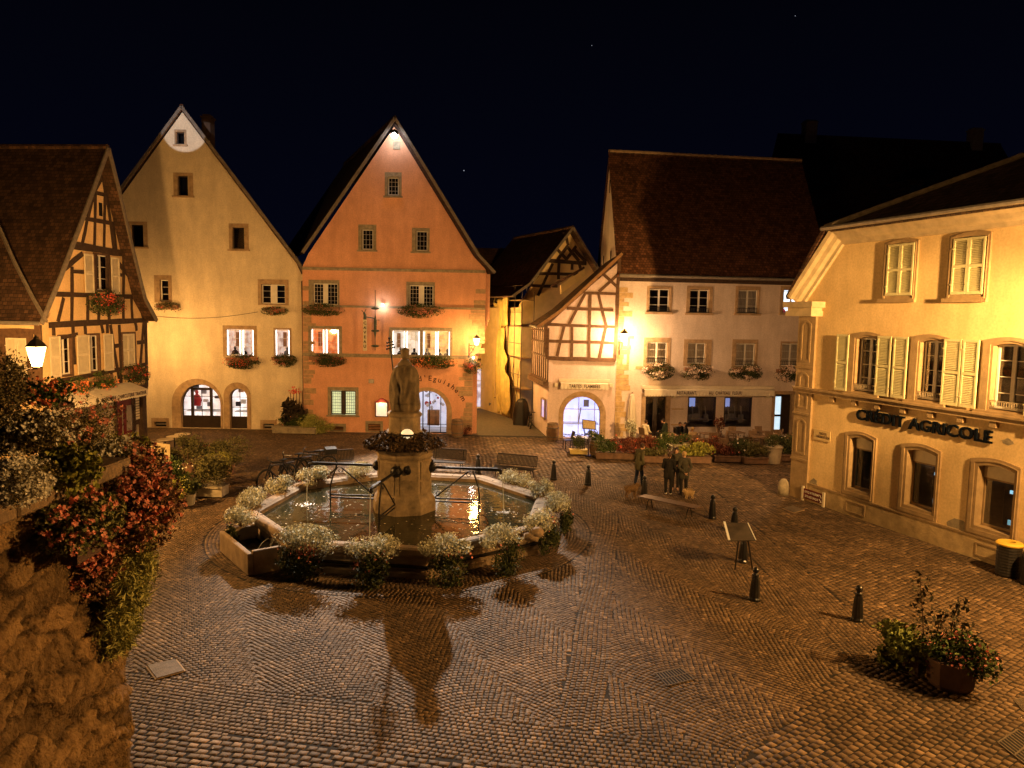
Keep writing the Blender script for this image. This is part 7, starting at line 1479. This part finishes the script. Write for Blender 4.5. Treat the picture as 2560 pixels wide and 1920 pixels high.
# ================================================================ people
SKIN=mat('skin',(.52,.30,.20),.6,.08,6); SKIN['x']=1
def capm(segs,name,m,par,vox=.014,sm=2):
    b=MB()
    for s in segs:
        if len(s)==4: b.limb(*s,n=10)
        else: b.ball(s[0],s[1],10,0,s[2])
    o=b.obj(name,m,par,True); md=o.modifiers.new('r','REMESH'); md.mode='VOXEL'; md.voxel_size=vox; md.use_smooth_shade=True; ms=o.modifiers.new('s','SMOOTH'); ms.iterations=sm; ms.factor=.5; return o
def person(label,loc,rz,h=1.72,jacket=None,trouser=None,hairm=None,shoe=None,pose='stand',hair='short',tilt=0.0,coat=False,lean=0.0):
    'faces local +y'
    k=h/1.72; t=thing('person',label,'person',loc,rz)
    def v(x,y,z): return Vector((x*k,(y+lean*max(0,z-.95))*k,z*k))
    sit=pose=='sit'; dz=-.42 if sit else 0
    hip=[v(s*.09,0,.92+dz) for s in (-1,1)]
    knee=[v(s*.11,.42 if sit else .02,.47 if not sit else .50) for s in (-1,1)]; ank=[v(s*.10,.40 if sit else 0,.08) for s in (-1,1)]
    if pose=='stride': ank=[v(-.09,-.10,.08),v(.10,.10,.08)]; knee=[v(-.1,-.02,.48),v(.1,.08,.48)]
    chest=v(0,0,1.28+dz); neck=v(0,.01,1.46+dz); sh=[v(s*.18,0,1.40+dz) for s in (-1,1)]; hc=v(0,.035+tilt*.08,1.62+dz-tilt*.03)
    if pose in('stand','stride'): el=[v(s*.24,-.03,1.12) for s in (-1,1)]; wr=[v(s*.24,.08,.88) for s in (-1,1)]
    elif pose=='front': el=[v(s*.25,.0,1.12) for s in (-1,1)]; wr=[v(s*.07,.24,1.05) for s in (-1,1)]
    elif pose=='back': el=[v(s*.27,-.08,1.12) for s in (-1,1)]; wr=[v(s*.05,-.17,.90) for s in (-1,1)]
    else: el=[v(s*.24,.08,1.12+dz) for s in (-1,1)]; wr=[v(s*.12,.33,1.12+dz-.1) for s in (-1,1)]
    S_=[]; r=k
    S_+= [(hc,.098*r,(.80,.95,1.18)),(hc+v(0,.0,0)*0+Vector((0,.035*k,-.07*k)),.06*r,(.85,.9,.8)),(Vector((0,.125*k,-.01*k))*1+hc,.016*r,(1,1,1.4))]
    S_+= [(hc+Vector((s*.083*k,-.005,0)),.022*r,(.4,1,1.5)) for s in (-1,1)]
    S_+= [(neck,hc,.05*r,.05*r),(chest,v(0,0,1.0+dz),.125*r,.115*r),(sh[0],sh[1],.07*r,.07*r),(hip[0],hip[1],.11*r,.11*r)]
    for i in (0,1):
        s=-1 if i==0 else 1
        S_+= [(sh[i],el[i],.052*r,.042*r),(el[i],wr[i],.040*r,.028*r),(hip[i],knee[i],.085*r,.06*r),(knee[i],ank[i],.055*r,.04*r),(ank[i],ank[i]+Vector((0,.15*k,-.045*k)),.04*r,.03*r)]
        d=(wr[i]-el[i]).normalized(); a=d.cross(Vector((1,0,0))); 
        if a.length<.1: a=d.cross(Vector((0,1,0)))
        a.normalize(); sd=d.cross(a).normalized(); pm=wr[i]+d*.075*k; S_.append((wr[i],pm,.026*r,.030*r))
        for f in range(4): q=pm+a*(f-1.5)*.019*k; m1=q+d*.04*k+sd*s*.006; S_+= [(q,m1,.0095*r,.0085*r),(m1,m1+d*(.028+.006*(f in(1,2)))*k+sd*s*.018*k,.0085*r,.007*r)]
        q=wr[i]+d*.03*k+a*.03*k; S_+= [(q,q+a*.03*k+d*.035*k,.011*r,.009*r)]
    capm(S_,'body',SKIN,t,.011)
    J=[(chest,v(0,0,.93+dz),.152*r,.145*r),(sh[0],sh[1],.088*r,.088*r),(hip[0]+v(0,0,.04)-v(0,0,0),hip[1]+v(0,0,.04)-v(0,0,0),.13*r,.13*r),(v(0,0,1.42+dz),neck,.08*r,.065*r)]
    if coat: J+= [(v(s*.06,0,.9),v(s*.08,0,.74),.14*r,.14*r) for s in (-1,1)]
    for i in (0,1): J+= [(sh[i],el[i],.074*r,.062*r),(el[i],el[i].lerp(wr[i],.9),.058*r,.043*r)]
    capm(J,'jacket',jacket,t,.016)
    T=[(hip[0],hip[1],.12*r,.12*r)]
    for i in (0,1): T+= [(hip[i],knee[i],.102*r,.076*r),(knee[i],ank[i]+v(0,0,.02)-v(0,0,0),.072*r,.058*r)]
    capm(T,'trousers',trouser,t,.016)
    for i in (0,1):
        a=ank[i]; b=MB(); b.ball(a+Vector((0,.05*k,-.045*k)),.06*k,10,0,(.8,2.1,.62)); b.obj('shoe',shoe,t,True)
    H_=[(hc+Vector((0,-.018*k,.028*k)),.108*r,(.86,.98,1.05))]
    if hair=='long': H_+= [(hc+Vector((0,-.05*k,0)),hc+Vector((0,-.07*k,-.2*k)),.09*r,.07*r)]
    if hair=='tail': H_+= [(hc+Vector((0,-.09*k,.03*k)),hc+Vector((0,-.13*k,-.15*k)),.04*r,.02*r)]
    if hair=='bun': H_+= [(hc+Vector((0,-.09*k,.08*k)),.045*r,(1,1,1))]
    capm(H_,'hair',hairm,t,.012)
    b=MB()
    for s in (-1,1): b.ball(hc+Vector((s*.032*k,.088*k,.008*k)),.011*k,6)
    b.obj('eyes',CLOTHS[0],t)
    b=MB(); b.ball(hc+Vector((0,.097*k,-.062*k)),.018*k,8,0,(1.3,.4,.3)); b.obj('mouth',mat('lips',(.35,.12,.1),.6),t)
    return t
OLV=mat('olive_cloth',(.10,.09,.045),.9,.15,5,.2,30); JEAN=mat('jeans',(.02,.03,.06),.9,.2,6,.2,40); BLK=mat('black_cloth',(.015,.013,.012),.85,.2,6); BRN=mat('brown_hair',(.06,.03,.015),.6,.3,30); BLO=mat('blond_hair',(.42,.28,.12),.6,.25,30); DRK=mat('dark_hair',(.02,.012,.01),.5,.3,30); GRYC=mat('dark_grey_cloth',(.05,.045,.03),.9,.2,5); CRM=mat('cream_cloth',(.72,.62,.42),.9,.1,6,.3,14); SHW=mat('white_shoe',(.7,.68,.6),.6); SHD=mat('dark_shoe',(.03,.02,.015),.5); BEI=mat('beige_cloth',(.42,.30,.16),.9,.12,6)
def F_(px,py,z=0): g=gnd(px,py,z); return (g.x,g.y,0)
person('man standing alone left in an olive jacket and dark jeans looking down',F_(1596,1213),R(-62),1.74,OLV,JEAN,BRN,SHD,'stride','short',.8,True,.10)
person('person seen from behind in dark hooded coat, black trousers and white shoes',F_(1670,1236),R(-20),1.66,BLK,BLK,BRN,SHW,'front','tail',.3,True)
person('dark haired person facing the camera between the two others of the group',F_(1687,1224),R(172),1.74,GRYC,BLK,DRK,SHD,'front','short',.6)
person('blond person from behind with hands clasped at the back in a dark jacket',F_(1708,1236),R(12),1.70,GRYC,BLK,BLO,SHD,'back','short',.2,True)
person('seated guest in a cream jacket at the left restaurant table',F_(1612,1108),R(-55),1.70,CRM,BLK,BRN,SHD,'sit','bun',.3)
person('seated guest in dark green leaning over the table by the open entrance',F_(1662,1106),R(60),1.74,mat('dark_green_cloth',(.02,.028,.015),.9),BLK,DRK,SHD,'sit','short',.6,False,.25)
person('seated guest facing the camera, with face lit, left of the dark haired woman',F_(1697,1112),R(200),1.66,BLK,BLK,BRN,SHD,'sit','short',.3)
person('seated woman with long black hair in black at the terrace table',F_(1713,1114),R(80),1.68,BLK,BLK,DRK,SHD,'sit','long',.2)
person('seated fair haired guest in beige seen from behind at the terrace',F_(1730,1128),R(15),1.66,BEI,BLK,BLO,SHD,'sit','short',.1)
for px,py,rz in ((1612,1112,-55),(1730,1132,15),(1713,1118,80),(1697,1114,200)):
    g=F_(px,py-3); dup(ch0,g,R(rz+180),'wooden terrace chair at a restaurant table')
# dogs
def dog(label,loc,rz,h,m,lying=False):
    t=thing('dog',label,'dog',loc,rz); z=h*.72; L_=h*1.0
    S_=[((0,-L_*.42,z*.98),(0,L_*.30,z),.12*h/.5,.155*h/.5),((0,L_*.30,z),(0,L_*.52,z*1.32),.12*h/.5,.08*h/.5),((0,L_*.55,z*1.38),.095*h/.5,(1,1.1,1)),((0,L_*.58,z*1.34),(0,L_*.80,z*1.24),.06*h/.5,.035*h/.5),((0,-L_*.45,z*1.0),(0,-L_*.72,z*1.25),.035*h/.5,.02*h/.5)]
    for s in (-1,1):
        x=s*.09*h/.5
        S_+= [((x,L_*.30,z*.85),(x,L_*.28,z*.42),.05*h/.5,.032*h/.5),((x,L_*.28,z*.42),(x,L_*.30,.03),.032*h/.5,.025*h/.5),((x,L_*.30,.025),(x,L_*.36,.02),.028*h/.5,.022*h/.5),
              ((x,-L_*.38,z*.9),(x,-L_*.28,z*.55),.07*h/.5,.045*h/.5),((x,-L_*.28,z*.55),(x,-L_*.46,z*.3),.04*h/.5,.028*h/.5),((x,-L_*.46,z*.3),(x,-L_*.44,.03),.026*h/.5,.024*h/.5),((x,-L_*.44,.025),(x,-L_*.38,.02),.027*h/.5,.022*h/.5),
              ((s*.07*h/.5,L_*.52,z*1.5),(s*.085*h/.5,L_*.50,z*1.32),.03*h/.5,.02*h/.5)]
    S_=[tuple(Vector(q) if isinstance(q,tuple) and len(q)==3 and i<2 and not(len(s_)==3 and i==2) else q for i,q in enumerate(s_)) for s_ in S_]
    o=capm([(s_[0],s_[1],s_[2],s_[3]) if len(s_)==4 else (s_[0],s_[1],s_[2]) for s_ in S_],'body',m,t,.013,1)
    rg=rngs(nxt()); n=1500; P=np.stack([rg.normal(size=n)*.09*h/.5,rg.uniform(-.5,.5,n)*L_,z+rg.normal(size=n)*.09*h/.5],1); leaves('fur',P,.05,leafmat('fur_'+m.name,tuple(Vector(m['c'])*.7),tuple(m['c'])),t,nxt(),.25,-.3,.4)
    b=MB(); b.ball((0,L_*.84,z*1.26),.02,6); b.ball((-.04*h/.5,L_*.64,z*1.45),.012,6); b.ball((.04*h/.5,L_*.64,z*1.45),.012,6); b.obj('nose_and_eyes',CLOTHS[0],t); return t
DB=mat('brown_fur',(.22,.13,.06),.95,.35,12,.5,60); DB['c']=(.26,.16,.08); DC=mat('cream_fur',(.55,.38,.18),.95,.25,12,.5,60); DC['c']=(.55,.38,.18)
dog('shaggy brown dog standing left of the flat bench behind the bollard',F_(1578,1242),R(-75),.46,DB)
dog('small pale golden dog at the feet of the blond person',F_(1722,1247),R(100),.34,DC)
